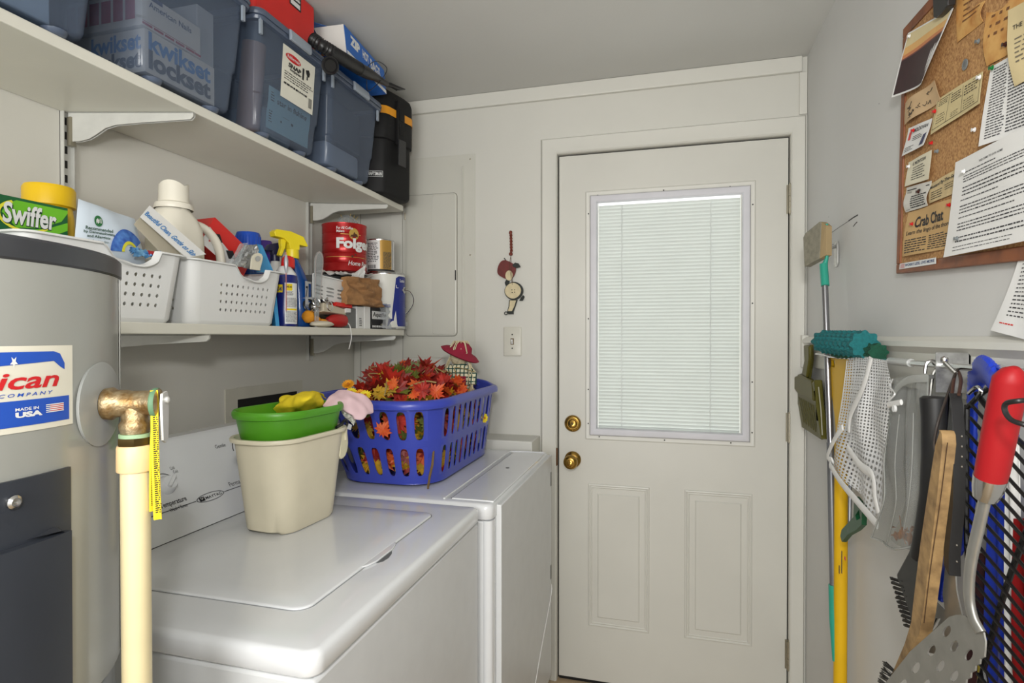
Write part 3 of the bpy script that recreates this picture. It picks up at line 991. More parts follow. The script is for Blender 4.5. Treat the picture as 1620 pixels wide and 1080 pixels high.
bin4, S4, _ = storage_bin(1.552, 1.805, 'plain dark blue-grey translucent bin between the labelled bin and the black toolbox')
k = MB().rprism(.215, .215, .135, .02, TR(-1.135, 1.679, z0b + .093), edge=.008).build('folded_tarp', mat('tarp_slate', (54, 64, 82), .7, var=.1))
tag(k, 'dark slate folded tarp filling the upper part of the plain bin', 'tarp')
k = MB().rprism(.205, .205, .075, .02, TR(-1.135, 1.679, z0b + .012), edge=.01).build('folded_sheet', mat('sheet_grey_blue', (166, 180, 200), .8))
tag(k, 'light grey folded sheet at the bottom of the plain bin', 'cloth')

# red case on the labelled bin
zt = US1 + .008 + .268 + .0215
t = thing('red_case', (-1.12, 1.36, zt), 'bright red plastic case lying on the lid of the labelled bin', 'case')
m_rc = mat('case_red', (214, 36, 30), .38, var=.04)
MB().bb((-1.24, 1.215, zt), (-.998, 1.474, 2.292)).build('shell', m_rc, t, bevel=.010)
S = quad((-.9978, 1.355, 2.238), (-.9978, 1.405, 2.238), (-.9978, 1.355, 2.280))
lb = MB().sheet(S, 1, 1, .0004, h=.0006).build('label', m_ink, t)
MB().bars(S, (.08, .50, .92, .92), 2, 8, .8, wmin=.06, wmax=.14, h=.001, ragged=0).rect(S, (.08, .10, .90, .40), .001).build('label_marks', m_white, lb)

# blue and white carton with an open end on the plain bin
t = thing('freezer_bag_carton', (-1.05, 1.70, zt), 'blue and white carton with an open torn end lying on the plain bin', 'box')
m_cb = mat('carton_blue', (40, 104, 190), .4)
cb_, cc = V((-.952, 1.570, 2.197)), V((-.952, 1.822, 2.176))
ca, cd = cb_ + V((-.105, -.005, 0)), cc + V((-.105, 0, 0))
up = V((0, -.018, .080))
b = MB().add([tuple(p) for p in (ca, cb_, cc, cd, ca + up, cb_ + up, cc + up * .95, cd + up * .95)], [(3, 2, 1, 0), (4, 5, 6, 7), (1, 2, 6, 5), (2, 3, 7, 6), (3, 0, 4, 7)])
b.build('carton_body', m_cb, t, solid=.0015)
Sc = quad(cb_ + V((.0006, 0, 0)), cc + V((.0006, 0, 0)), cb_ + up + V((.0006, 0, 0)))
MB().text(Sc, 'ZIP', (.10, .48, .34, .86), .06, .15, .0006).text(Sc, 'HOT', (.40, .48, .56, .82), .04, 0, .0006).text(Sc, 'BAGS', (.60, .40, .86, .80), .03, 0, .0006).rect(Sc, (.0, .0, 1, .14), .0005).build('lettering', m_white, t)
MB().add([tuple(p) for p in (ca + V((0, .03, .001)), cb_ + V((-.002, .03, .001)), cb_ + up + V((-.002, .03, -.002)), ca + up + V((0, .03, -.002)))], [(0, 1, 2, 3)]).build('brown_insert', mat('kraft', (150, 108, 66), .8), t, solid=.001)
MB().add([tuple(p) for p in (ca + V((.03, -.004, .03)), cb_ + V((-.001, -.002, .0)), cb_ + up + V((-.001, -.002, 0)), ca + up + V((.01, -.012, -.006)))], [(0, 1, 2, 3)]).build('end_flap', m_box, t, solid=.0012)
MB().add([tuple(p) for p in (ca + up + V((-.012, -.03, -.012)), ca + up + V((.03, -.035, -.004)), ca + up + V((.05, 0, 0)), ca + up)], [(0, 1, 2, 3)]).build('top_flap', m_cb, t, solid=.0012)

# ribbed hose and cuff
t = thing('vacuum_hose', (-.975, 1.6, zt), 'black ribbed vacuum hose with a narrow nozzle lying on the plain bin', 'hose')
m_hose = mat('hose_black', (28, 28, 30), .35)
pth = bez([P(494, 62, x=-.975), P(512, 74, x=-.945), P(541, 92, x=-.932), P(569, 109, x=-.935)], 14)
rr = [.0175 + (.0022 if i % 2 else -.0012) for i in range(len(pth))]
MB().tube(pth, rr, 18).build('ribbed_tube', m_hose, t, angle=60)
MB().tube([P(568, 109, x=-.935), P(580, 115, x=-.935), P(592, 121, x=-.935), P(602, 127, x=-.935), P(612, 133, x=-.935)], [.019, .019, .014, .011, .009], 20).build('nozzle', m_hose, t)
d_ = V((.25, -.9, -.30)).normalized()
e_ = P(523, 104, x=-.915)
Mx = frame(e_, d_.cross(V((0, 0, 1))), d_.cross(V((0, 0, 1))).cross(d_) * -1, d_)
MB().lathe([(.015, -.03), (.019, -.012), (.0235, 0), (.0245, .004), (.0225, .006), (.016, .002), (.013, -.012), (0, -.014)], 28, Mx, cap=False).build('cuff', m_hose, t, angle=60)
MB().lathe([(.0158, .0012), (0, .0014)], 24, Mx, cap=False).build('cuff_bore_shade', m_gap, t)  # dark disc painted as the shade in the hollow cuff
k = MB().tube(bez([P(582, 118, x=-.93), P(583, 104, x=-.925), P(597, 97, x=-.925), P(612, 108, x=-.925), P(604, 125, x=-.925), P(583, 144, x=-.925), P(580, 126, x=-.925)], 8), .0013, 6)
tag(k.build('thin_line', m_hose), 'thin looped black cord beside the hose nozzle', 'cord')

# black toolbox
t = thing('toolbox', (-1.1, 1.96, US1), 'tall black plastic toolbox with an orange band at the end of the upper shelf', 'toolbox')
m_tb = mat('toolbox_black', (26, 26, 27), .62, spec=.3, var=.1, bump=.08, bscale=500)
m_or = mat('band_orange', (236, 158, 28), .45)
def tbring(e, z):
    pts = [(-1.255, 1.862), (-1.075, 1.862), (-.998, 1.898), (-.968, 2.040), (-.985, 2.070), (-1.255, 2.070)]
    c_ = V((-1.12, 1.966, 0)); out = []
    pts2 = []
    for i, p in enumerate(pts):
        a0 = V((*pts[i - 1], 0)); a1 = V((*p, 0)); a2 = V((*pts[(i + 1) % 6], 0))
        k_ = min(.012, (a0 - a1).length * .4, (a2 - a1).length * .4)
        q0 = a1 + (a0 - a1).normalized() * k_; q2 = a1 + (a2 - a1).normalized() * k_
        for s_ in (0, .5, 1):
            pts2.append(q0 * (1 - s_) ** 2 + a1 * 2 * s_ * (1 - s_) + q2 * s_ ** 2)
    for p in pts2:
        d__ = (p - c_)
        q_ = c_ + d__ * (1 + e / d__.length)
        out.append((max(q_.x, -1.285), min(q_.y, 2.185), US1 + z))
    return out
MB().loft([tbring(-.012, .0003), tbring(-.003, .006), tbring(0, .012), tbring(.002, .20)]).build('body', m_tb, t)
ld = MB().loft([tbring(.003, .2005), tbring(.009, .204), tbring(.010, .218), tbring(.010, .26), tbring(.010, .36), tbring(.004, .378), tbring(-.015, .392), tbring(-.05, .398)]).build('lid', m_tb, t)
r0, r1 = tbring(.0115, .290), tbring(.0115, .318)
MB().loft([r0, r1], False, False).build('orange_band', m_or, ld, solid=-.0008)
# latch with lever on the front
fd = V((.03, .142, 0)).normalized(); fn = V((fd.y, -fd.x, 0))
lc = V((-.985, 1.968, US1)) + fn * .012
Sf = lambda u, v, h=0: lc + fd * (u * .050 - .025) + V((0, 0, .10 + .26 * v)) + fn * h
b = MB().sheet(Sf, 1, 1, .012, (.1, .35, .9, .98), .010)
lt = b.build('latch', m_tb, t, bevel=.002)
MB().sheet(Sf, 1, 1, .006, (.0, .05, .85, .42), .018).build('latch_lever', mat('latch_black', (44, 44, 46), .35), lt, bevel=.002)
MB().sheet(Sf, 1, 1, .004, (.3, .5, .72, .64), .013).sheet(Sf, 1, 1, .004, (.3, .70, .72, .86), .013).build('latch_window', m_gap, lt)
Sn = quad((-1.060, 1.8685, US1 + .06), (-1.004, 1.8945, US1 + .06), (-1.060, 1.8685, US1 + .082), off=.0015)
nb = MB().sheet(Sn, 1, 1, .0004, (0, 0, 1, 1), .0006).build('name_plate', m_white, t)
MB().rect(Sn, (.02, .06, .98, .94), .0008).build('plate_field', m_ink, nb)
MB().text(Sn, 'CRAFTSMAN', (.06, .2, .94, .8), .03, 0, .0014).build('lettering', m_white, nb)
b = MB().tube([(-1.03, 1.88, 2.250), (-1.0, 1.935, 2.262), (-.985, 1.97, 2.258)], .006, 8)
b.build('handle', m_tb, ld)
k = MB().tube([(-.972, 1.845, 2.222), (-.965, 1.875, 2.232), (-.957, 1.925, 2.240), (-.950, 1.965, 2.252)], [.006, .0085, .0075, .002], 10)
tag(k.build('tapered_nozzle', m_hose), 'small pointed black nozzle sticking out above the toolbox', 'nozzle')

# ================================================================== LOWER SHELF: WHITE BASKETS
m_bask = mat('basket_white', (226, 227, 226), .35, var=.01)


def white_basket(x0, x1, y0, y1, label, h=.146):
    zb = LS1 + .0006
    t = thing('storage_basket', ((x0 + x1) / 2, (y0 + y1) / 2, zb), label, 'basket', 'white perforated baskets on the lower shelf')
    cx, cy, W, D = (x0 + x1) / 2, (y0 + y1) / 2, x1 - x0, y1 - y0
    ins = .016
    N = 12
    base = lambda z, extra=0: [V((x, y, zb + z)) for x, y in rrect(W - 2 * ins * (1 - z / h) + 2 * extra, D - 2 * ins * (1 - z / h) + 2 * extra, .028, N // 2, cx, cy)]
    mb = MB()
    mb.loft([[(tuple(p)) for p in base(0, -.02)], [tuple(p) for p in base(0, -.004)], [tuple(p) for p in base(.008, 0)]], True, False)
    # rounded corners, solid
    lo, hi = base(.008), base(h)
    n = len(lo)
    q_ = N // 2 + 1
    for c_ in range(4):
        for i in range(q_ - 1):
            a_, b_ = c_ * q_ + i, c_ * q_ + i + 1
            mb.add([tuple(lo[a_]), tuple(lo[b_]), tuple(hi[b_]), tuple(hi[a_])], [(0, 1, 2, 3)])
    # four sides between the corners: 0 +x+y corner ... order of rrect quadrants
    for c_ in range(4):
        a_, b_ = c_ * q_ + q_ - 1, ((c_ + 1) * q_) % n
        pa, pb, qa, qb = lo[a_], lo[b_], hi[a_], hi[b_]
        long_ = abs((pb - pa).y) > abs((pb - pa).x)
        dip = (lambda u: .034 * max(0, 1 - ((u - .62) / .19) ** 2) ** .5 if abs(u - .62) < .19 else 0) if c_ == 3 else (lambda u: 0)
        S = lambda u, v, h_=0: (pa * (1 - u) + pb * u) * (1 - v) + (qa * (1 - u) + qb * u) * v - V((0, 0, dip(u) * max(0, (v - .74) / .26)))
        nc = 14 if long_ else 9
        us = [i / nc for i in range(nc + 1)]
        vs = [0, .13, .275, .42, .565, .71, .735, 1.0]
        def hole(i, j):
            if j in (0, 5, 6):
                return None
            if long_ and (i < 3 or i > nc - 2):
                return None
            if not long_ and (i < 2 or i > 7):
                return None
            return (.21, .20)
        holed(mb, S, us, vs, hole, 4)
    mb.build('basket_body', m_bask, t, angle=40, solid=.0022, merge=True)
    # rolled rim; it dips at the hand scoop of the front
    hi2 = []
    top = base(h, .001)
    for c_ in range(4):
        for i in range(q_):
            hi2.append(top[c_ * q_ + i])
        if c_ == 3:
            a_, b_ = top[c_ * q_ + q_ - 1], top[0]
            for k_ in range(1, 32):
                u = k_ / 32
                dz = .034 * max(0, 1 - ((u - .62) / .19) ** 2) ** .5 if abs(u - .62) < .19 else 0
                hi2.append(a_ * (1 - u) + b_ * u - V((0, 0, dz)))
    b = MB()
    b.loft([[tuple(p + V((dx * (1 if p.x > cx else -1), dx * (1 if p.y > cy else -1), dz))) for p in hi2] for dx, dz in ((-.001, .002), (.007, .0022), (.0085, -.0015), (.006, -.0015), (-.0005, -.001), (-.001, .002))], False, False)
    b.build('rim', m_bask, t, angle=50)
    return t


white_basket(-1.262, -1.030, .705, 1.036, 'white perforated plastic basket holding the wipes, partly behind the water heater')
white_basket(-1.262, -1.036, 1.056, 1.380, 'white perforated plastic basket holding the red carton, beside the blue and yellow spray can')

# ---- things in the first basket
t = thing('duster_refill_box', (-1.15, .74, LS1 + .02), 'green carton of duster refills standing in the left basket behind the water heater top', 'box')
Sw0, Sw1 = .565, .842
Sx = -1.115
k = MB().bb((-1.165, Sw0, LS1 + .012), (Sx, Sw1, 1.577)).build('carton', mat('swiff_green', (24, 96, 52), .4), t, bevel=.001)
S = quad((Sx + .0004, .565, 1.470), (Sx + .0004, Sw1, 1.470), (Sx + .0004, .565, 1.577))
S_ = lambda u, v, h=0: S(.53 + .47 * u, .30 + .70 * v, h)
m_lg = mat('lime_green', (110, 190, 40), .4)
m_ye = mat('lemon_yellow', (232, 226, 60), .4)
arc = lambda c, r0, r1, a0, a1, n=20: [(c[0] + r0[0] * math.cos(rad(a0 + (a1 - a0) * i / n)), c[1] + r0[1] * math.sin(rad(a0 + (a1 - a0) * i / n))) for i in range(n + 1)] + [(c[0] + r1[0] * math.cos(rad(a1 - (a1 - a0) * i / n)), c[1] + r1[1] * math.sin(rad(a1 - (a1 - a0) * i / n))) for i in range(n + 1)]
MB().poly(S_, [(.25, .05), (.60, .05), (.99, .42), (.99, .62), (.7, .38), (.3, .22)], .0004).poly(S_, [(.12, .60), (.3, .28), (.6, .36), (.9, .62), (.99, .86), (.99, .93), (.30, .93), (.18, .80)], .0005).build('lime_swirl', m_lg, k)
MB().poly(S_, arc((.42, .58), (.36, .38), (.32, .32), 120, 330), .0008).build('yellow_swirl', m_ye, k)
MB().text(S_, 'Swiffer', (.13, .34, .83, .84), .055, .12, .0010).build('lettering_edge', mat('deep_green', (16, 60, 36), .4), k)
MB().text(S_, 'Swiffer', (.125, .36, .825, .86), .028, .12, .0016).build('lettering', m_white, k)
b = MB().rect(S_, (.60, .02, .99, .26), .001)
lb = b.build('barcode_field', m_white, k)
b = MB()
for i in range(16):
    b.rect(S_, (.61 + i * .024, .03, .61 + i * .024 + (.014 if i % 3 else .007), .25), .0014)
b.build('barcode', mat('barcode_blue', (40, 52, 110), .5), lb)

k = MB()
k.loft([[(x, y, z) for x, y in rrect(w_, w_, .03, 6, -1.215, .880)] for w_, z in ((.076, LS1 + .012), (.078, 1.52), (.076, 1.57), (.070, 1.60))])
t = thing('wipes_canister', (-1.215, .88, LS1 + .012), 'canister with a wide yellow lid behind the green carton in the left basket', 'canister')
m_yl = mat('lid_yellow', (240, 196, 20), .35)
k.build('can', m_yl, t)
MB().lathe([(.041, 1.592), (.044, 1.594), (.044, 1.628), (.041, 1.634), (.030, 1.635), (.0, 1.635)], 40, TR(-1.215, .880, 0)).build('lid', m_yl, t)

# soft wipes pack
def soft_pack(name, S, m, parent, th=.03, n=14):
    """pillow between the front patch and its back"""
    def T(u, v, side):
        bulge = th / 2 * (max(0, math.sin(math.pi * u)) ** .45) * (max(0, math.sin(math.pi * v)) ** .45)
        wr = .0016 * math.sin(9 * u + 5 * v) * math.sin(math.pi * u)
        return tuple(S(u, v, side * bulge + wr))
    b = MB()
    for side in (1, -1):
        vs = [T(i / n, j / n, side) for j in range(n + 1) for i in range(n + 1)]
        fs = []
        for j in range(n):
            for i in range(n):
                q__ = (j * (n + 1) + i, j * (n + 1) + i + 1, (j + 1) * (n + 1) + i + 1, (j + 1) * (n + 1) + i)
                fs.append(q__ if side > 0 else q__[::-1])
        b.add(vs, fs)
    return b.build(name, m, parent, merge=True, angle=60)


t = thing('wipes_pack', (-1.10, .92, LS1 + .02), 'soft white and pale blue wipes pack with a rainbow dome leaning in the left basket', 'pack')
m_wp = mat('pack_white', (212, 224, 236), .3, var=.03)
x_ = -1.085
pw = quad((x_, .826, 1.455), (x_ - .01, 1.000, 1.470), (x_ - .03, .862, 1.6), (x_ - .03, .985, 1.585))
k = soft_pack('pouch', pw, m_wp, t, .03)
fr = lambda u, v, h=0: pw(u, v, .015 * (max(0, math.sin(math.pi * u)) ** .45) * (max(0, math.sin(math.pi * v)) ** .45) + .0016 * math.sin(9 * u + 5 * v) * math.sin(math.pi * u) + h + .0008)
b = MB()
for i, (a0, a1) in enumerate([(180 - k2 * 18, 162 - k2 * 18) for k2 in range(8)]):
    b.add([tuple(fr(.70 + r * math.cos(rad(a)), .30 + r * 1.35 * math.sin(rad(a)), .0012)) for r, a in ((.13, a0), (.29, a0), (.29, a0 - 8), (.29, a1), (.13, a1))], [(0, 1, 2, 3, 4)])
b.build('dome_rays', mat('dome_blue', (36, 78, 176), .35, var=.3, scale=60, rgb2=(96, 150, 224)), k)
b = MB()
for a in range(0, 15):
    a0, a1 = 180 - a * 9.5, 180 - (a + 1) * 9.5
    b.add([tuple(fr(.70 + r * math.cos(rad(a_)), .30 + r * 1.35 * math.sin(rad(a_)), .0016)) for r, a_ in ((.10, a0), (.14, a0), (.14, a1), (.10, a1))], [(0, 1, 2, 3)])
b.build('dome_yellow', m_ye, k)
b = MB().disc(fr, .25, .72, .055, .085, .0012)
b.build('badge', mat('badge_green', (40, 110, 60), .4), k)
MB().text(fr, '#1', (.215, .68, .285, .76), .03, 0, .002).build('lettering', m_white, k)
b = MB().text(fr, 'Recommended', (.08, .57, .44, .62), .02, 0, .002).text(fr, 'by Dermatologists', (.06, .51, .46, .56), .02, 0, .002).text(fr, 'and Allergists', (.10, .45, .40, .50), .02, 0, .002).text(fr, 'for Sensitive Skin', (.11, .40, .38, .43), 0, 0, .002)
b.build('lettering', mat('ink_green', (20, 70, 44), .5), k)
# crinkled clear film and foil front of the pack, blue and red
def crumple(S, name, m, parent, n=14, amp=.004, seed=1, th=.0008, f=9):
    def T(u, v, h=0):
        q__ = V((u * f, v * f, seed * 7.3))
        return S(u, v, h + amp * noise.noise(q__) * 2)
    return MB().sheet(T, n, n, th).build(name, m, parent, angle=25)
S = quad((-1.060, .935, 1.497), (-1.040, 1.024, 1.500), (-1.072, .935, 1.514), (-1.060, 1.022, 1.511))
crumple(S, 'torn_front', mat('torn_blue', (40, 116, 186), .25, var=.4, scale=40, rgb2=(150, 200, 226)), t, 18, .006, 3)
S = quad((-1.054, .965, 1.502), (-1.050, 1.0, 1.499), (-1.058, .965, 1.513), (-1.054, .995, 1.510))
crumple(S, 'red_emblem', mat('torn_red', (176, 40, 44), .3), t, 4, .001, 5)

# folded sheet packet leaning in front of the bottle
t = thing('softener_sheet_packet', (-1.06, 1.0, LS1 + .02), 'folded white packet printed with blue script leaning against the cream bottle', 'packet')
pk = quad(P(262, 345, x=-1.072), P(312, 407, x=-1.052), P(233, 325, x=-1.080) , P(262, 345, x=-1.072))
band = quad(P(222, 343, x=-1.066), P(296, 408, x=-1.046), P(237, 325, x=-1.073), P(326, 402, x=-1.052), flip=False)
k = MB().sheet(band, 8, 3, .0012).build('printed_face', m_paper, t)
MB().text(band, 'Beautiful Clean, Gentle on Skin', (.02, .22, .98, .60), .02, .1, .0010).build('lettering', mat('script_blue', (40, 130, 200), .5), k)
S = quad(P(212, 355, x=-1.076), P(262, 408, x=-1.070), P(224, 341, x=-1.082), P(286, 402, x=-1.076))
MB().sheet(S, 6, 3, .001).build('back_fold', mat('packet_tan', (196, 188, 168), .6), t)

# cream detergent bottle with handle
t = thing('detergent_bottle', (-1.16, 1.14, LS1 + .02), 'cream detergent bottle with a side handle standing behind the white baskets', 'bottle')
m_db = mat('bottle_cream', (234, 229, 214), .32, var=.01)
dcx, dcy = -1.165, 1.140
rings = []
for z, wx, wy, oy in ((.012, .090, .110, 0), (.02, .10, .125, 0), (.14, .105, .130, 0), (.20, .103, .130, 0), (.236, .095, .124, 0), (.258, .084, .106, -.002), (.272, .074, .084, -.005), (.282, .068, .070, -.006)):
    rings.append([(x, y, LS1 + z) for x, y in rrect(wx, wy, min(wx, wy) * .46, 7, dcx, dcy + oy)])
MB().loft(rings).build('body', m_db, t, angle=70)
hp = bez([(dcx + .012, dcy + .020, LS1 + .255), (dcx + .018, dcy + .070, LS1 + .248), (dcx + .022, dcy + .104, LS1 + .222), (dcx + .024, dcy + .120, LS1 + .180), (dcx + .022, dcy + .122, LS1 + .12), (dcx + .018, dcy + .11, LS1 + .06), (dcx + .014, dcy + .05, LS1 + .035)], 8)
MB().tube(hp, .0125, 14, flat=.8).build('handle', m_db, t, angle=80)
cp = MB()
prof = [(.042, .280), (.043, .282), (.041, .293), (.0335, .297), (.033, .315), (.0325, .334)]
cp.lathe(prof, 36, TR(dcx, dcy - .004, LS1), cap=False)
cp.loft([[(dcx + r_ * math.cos(a_), dcy - .004 + r_ * math.sin(a_), LS1 + .334 + k_ * (.010 * abs(math.sin(a_ * 1.5)) + .002)) for a_ in [2 * math.pi * i / 36 for i in range(36)]] for r_, k_ in ((.0325, 0), (.032, 1), (.028, 1), (.028, 0))], False, True)
cp.build('measuring_cap', m_db, t, angle=40)

# ---- things in the second basket
t = thing('bulb_carton', (-1.13, 1.26, LS1 + .02), 'red and white carton tilted in the right basket behind the cream bottle handle', 'box')
A0 = P(338, 390, x=-1.16); 
Mq = frame(V((-1.175, 1.300, 1.545)), V((0.2, .80, -.50)), V((1, -.25, .0)), V((.1, .5, .80)))
# orthonormal axes
ex = V((.10, .83, -.52)).normalized(); ey = V((1, -.12, 0)); ey = (ey - ex * ey.dot(ex)).normalized(); ez = ex.cross(ey) * -1
ez = ey.cross(ex) * -1
Mq = frame(V((-1.190, 1.303, 1.568)), ex, ey, ex.cross(ey) if ex.cross(ey).z > 0 else ey.cross(ex))
k = MB().box((0, 0, 0), (.155, .085, .085), M=Mq).build('carton', m_rc, t, bevel=.001)
lz = 1 if (Mq @ V((0, 1, 0)) - Mq @ V((0, 0, 0))).x > 0 else -1
Sq = lambda u, v, h=0: Mq @ V((-.0775 + .155 * u, lz * (.0427 + h), -.0425 + .085 * v))
MB().poly(Sq, [(0, 0), (1, 0), (.62, .40), (0, .62)], .0006).build('white_field', m_white, k)
MB().poly(Sq, [(.10, .50), (.22, .34), (.34, .50), (.22, .66)], .0009).poly(Sq, [(.46, .38), (.58, .22), (.70, .38), (.58, .54)], .0009).build('logo', m_ink, k)
b = MB()
for i in range(5):
    b.disc(Sq, .12 + i * .05, .24 + .015 * (i % 2), .016, .03, .0009, 10)
b.build('dots', m_rc, k)
t = thing('blister_pack', (-1.08, 1.32, LS1 + .02), 'clear blister pack with silver foil and a cream tab in the right basket', 'pack')
m_clear = mat('clear_plastic', (215, 220, 222), .08, trans=.74, var=.02)
m_foil = mat('foil', (200, 202, 205), .22, .9, bump=1, bscale=60)
S = quad(P(368, 419, x=-1.075), P(412, 428, x=-1.070), P(385, 388, x=-1.09), P(407, 386, x=-1.085))
crumple(S, 'foil_front', m_foil, t, 12, .004, 9, .002, 8)
S = quad(P(360, 421, x=-1.066), P(376, 422, x=-1.064), P(380, 385, x=-1.078), P(392, 384, x=-1.076))
crumple(S, 'clear_side', m_clear, t, 8, .003, 4, .001, 8)
b = MB()
tb = quad(P(395, 426, x=-1.062), P(409, 428, x=-1.062), P(398, 400, x=-1.070), P(416, 402, x=-1.068))
out = [(0, 0), (1, 0), (1.0, .62), (.95, .82), (.78, .97), (.5, 1.03), (.22, .97), (.05, .82), (0, .62)]
tb_ = MB().loft([[tuple(tb(u, v, h)) for u, v in out] for h in (0, .004)]).build('cream_tab', mat('tab_cream', (226, 220, 200), .45), t)
MB().disc(tb, .5, .66, .26, .17, .0052, 18).build('tab_window', m_foil, tb_)
t = thing('blue_card', (-1.09, 1.35, LS1 + .02), 'glossy light blue wedge of packaging at the right end of the right basket', 'package')
S = quad(P(409, 430, x=-1.075), P(434, 432, x=-1.070), P(407, 386, x=-1.088), P(415, 388, x=-1.086))
MB().sheet(S, 6, 6, .006).build('card', mat('sky_blue_plastic', (60, 150, 206), .25, var=.1, scale=30), t)

# ---- bottles behind / beside the second basket
def spray_head(parent, c, z, m, s=1.0, ang=0, mt=None):
    """trigger sprayer: nozzle points along +local x"""
    M = TR(c[0], c[1], z) @ RZ(ang)
    b = MB()
    prof = [(-.018, .030), (.034, .036), (.046, .033), (.046, .022), (.020, .020), (.010, .012), (-.012, .010), (-.026, .004), (-.030, .008)]
    prof = [(-.034, .012), (-.022, .032), (.010, .040), (.044, .040), (.050, .034), (.048, .024), (.026, .022), (.014, .012), (.012, .000), (-.012, .000), (-.012, .012), (-.030, .010)]
    b.loft([[(M @ V((x * s, w_ * s, zz * s))) for x, zz in prof] for w_ in (-.011, -.008, .008, .011)])
    o = b.build('spray_head', m, parent, bevel=.0015)
    tr = MB().loft([[(M @ V((x * s, w_ * s, zz * s))) for x, zz in ((.018, .022), (.032, .020), (.030, .002), (.036, -.016), (.030, -.018), (.022, .0))] for w_ in (-.006, .006)])
    tr.build('trigger', mt or m, o, bevel=.001)
    MB().lathe([(.0145 * s, -.020 * s), (.0150 * s, -.018 * s), (.0140 * s, 0)], 24, TR(c[0], c[1], z)).build('collar', m, o)
    return o


m_blu = mat('bottle_blue', (24, 82, 160), .2, var=.05)
t = thing('fabric_bottle', (-1.21, 1.44, LS1), 'bottle with a ribbed royal blue cap behind the right basket', 'bottle')
MB().loft([[(x, y, LS1 + z) for x, y in rrect(w_, w_ * 1.1, w_ * .4, 6, -1.205, 1.44)] for w_, z in ((.066, .0005), (.072, .01), (.072, .19), (.05, .225), (.034, .235))]).build('body', m_blu, t)
b = MB().lathe([(.034, .232), (.034, .272), (.031, .279), (0, .280)], 36, TR(-1.205, 1.44, LS1))
for i in range(24):
    a_ = 2 * math.pi * i / 24
    b.cyl((-1.205 + .034 * math.cos(a_), 1.44 + .034 * math.sin(a_), LS1 + .236), (-1.205 + .034 * math.cos(a_), 1.44 + .034 * math.sin(a_), LS1 + .268), .0016, n=5)
b.build('cap', mat('cap_blue', (24, 78, 186), .3), t)
t = thing('purple_bottle', (-1.21, 1.525, LS1), 'bottle with a purple cap between the blue-capped bottle and the black nozzle', 'bottle')
m_pu = mat('cap_purple', (74, 44, 140), .35)
MB().lathe([(.026, .0005), (.028, .008), (.028, .18), (.018, .205), (.017, .22)], 28, TR(-1.232, 1.545, LS1)).build('body', mat('bottle_violet', (84, 52, 150), .3), t)
MB().lathe([(.026, .205), (.027, .225), (.023, .232), (.023, .268), (.020, .273), (0, .274)], 28, TR(-1.232, 1.545, LS1)).build('cap', m_pu, t)
t = thing('spray_bottle', (-1.15, 1.505, LS1), 'white spray bottle with a dark navy nozzle head left of the yellow trigger', 'spray bottle')
MB().loft([[(x, y, LS1 + z) for x, y in rrect(w_, w_ * 1.2, w_ * .45, 6, -1.168, 1.517)] for w_, z in ((.050, .0005), (.054, .01), (.054, .13), (.044, .165), (.026, .20), (.024, .215))]).build('body', mat('bottle_white', (222, 222, 218), .35), t)
spray_head(t, (-1.168, 1.512), LS1 + .222, mat('navy_plastic', (26, 28, 62), .35), .95, 62, m_white)
# glossy blue pack squeezed between basket and can
t = thing('blue_pouch', (-1.10, 1.392, LS1), 'narrow glossy blue pouch squeezed between the right basket and the spray can', 'pouch')
S = quad((-1.058, 1.388, LS1 + .001), (-1.085, 1.406, LS1 + .001), (-1.072, 1.386, 1.50), (-1.080, 1.398, 1.50))
MB().sheet(S, 3, 8, .010).build('pouch', mat('sky_blue_plastic', (60, 150, 206), .25), t)

# WD can
t = thing('spray_can', (-1.094, 1.467, LS1), 'blue and yellow lubricant spray can with a red cap and attached straw', 'spray can')
wx, wy, wr = -1.094, 1.462, .0335
m_wd = mat('can_blue', (22, 34, 116), .25, var=.03)
MB().lathe([(.030, .0005), (.033, .003), (wr, .006), (wr, .148), (.032, .152)], 48, TR(wx, wy, LS1), cap=True).build('can', m_wd, t)
MB().lathe([(.0325, .152), (.029, .160), (.020, .172), (.016, .178), (.010, .180), (0, .180)], 40, TR(wx, wy, LS1)).build('shoulder', m_white, t)
Sw = cylpatch((wx, wy), wr, -110, 20, LS1 + .006, LS1 + .148)
lb = MB().sheet(Sw, 14, 2, .0003, (.42, .02, .98, .86), .0005).build('white_label', m_white, t)
MB().strip(Sw, [(.44 + i * .026, .70 + (0.02 if i in (0, 10) else 0), .84) for i in range(11)], .0009).strip(Sw, [(.44 + i * .05, .30, .335) for i in range(11)], .0009).build('yellow_shield', mat('shield_yellow', (240, 212, 24), .4), lb)
MB().text(Sw, 'WD-40', (.47, .755, .67, .80), .03, 0, .0014).bars(Sw, (.46, .60, .74, .69), 5, 2, .45, wmin=.02, wmax=.06, gap=.01, h=.001).bars(Sw, (.45, .36, .93, .56), 8, 3, .4, wmin=.02, wmax=.07, gap=.01, h=.001).bars(Sw, (.45, .05, .93, .28), 9, 4, .4, wmin=.02, wmax=.07, gap=.01, h=.001).build('print', m_ink, lb)
MB().sheet(Sw, 6, 1, .0003, (.05, .66, .34, .82), .0006).build('shield', MC['shield_yellow'], t)
MB().text(Sw, 'WD-40', (.07, .69, .32, .78), .03, 0, .0012).build('lettering', m_wd, t)
MB().lathe([(.019, 0), (.0195, .004), (.0185, .024), (.014, .032), (.006, .035), (0, .035)], 28, TR(wx + .004, wy + .006, LS1 + .176) @ RX(-8)).build('cap', m_rc, t)
sx_, sy_ = wx + .024, wy - .028
b = MB().cyl((sx_, sy_, LS1 + .045), (sx_, sy_ - .001, LS1 + .215), .0016, n=8)
b.build('straw', mat('straw_pink', (200, 130, 130), .4), t)
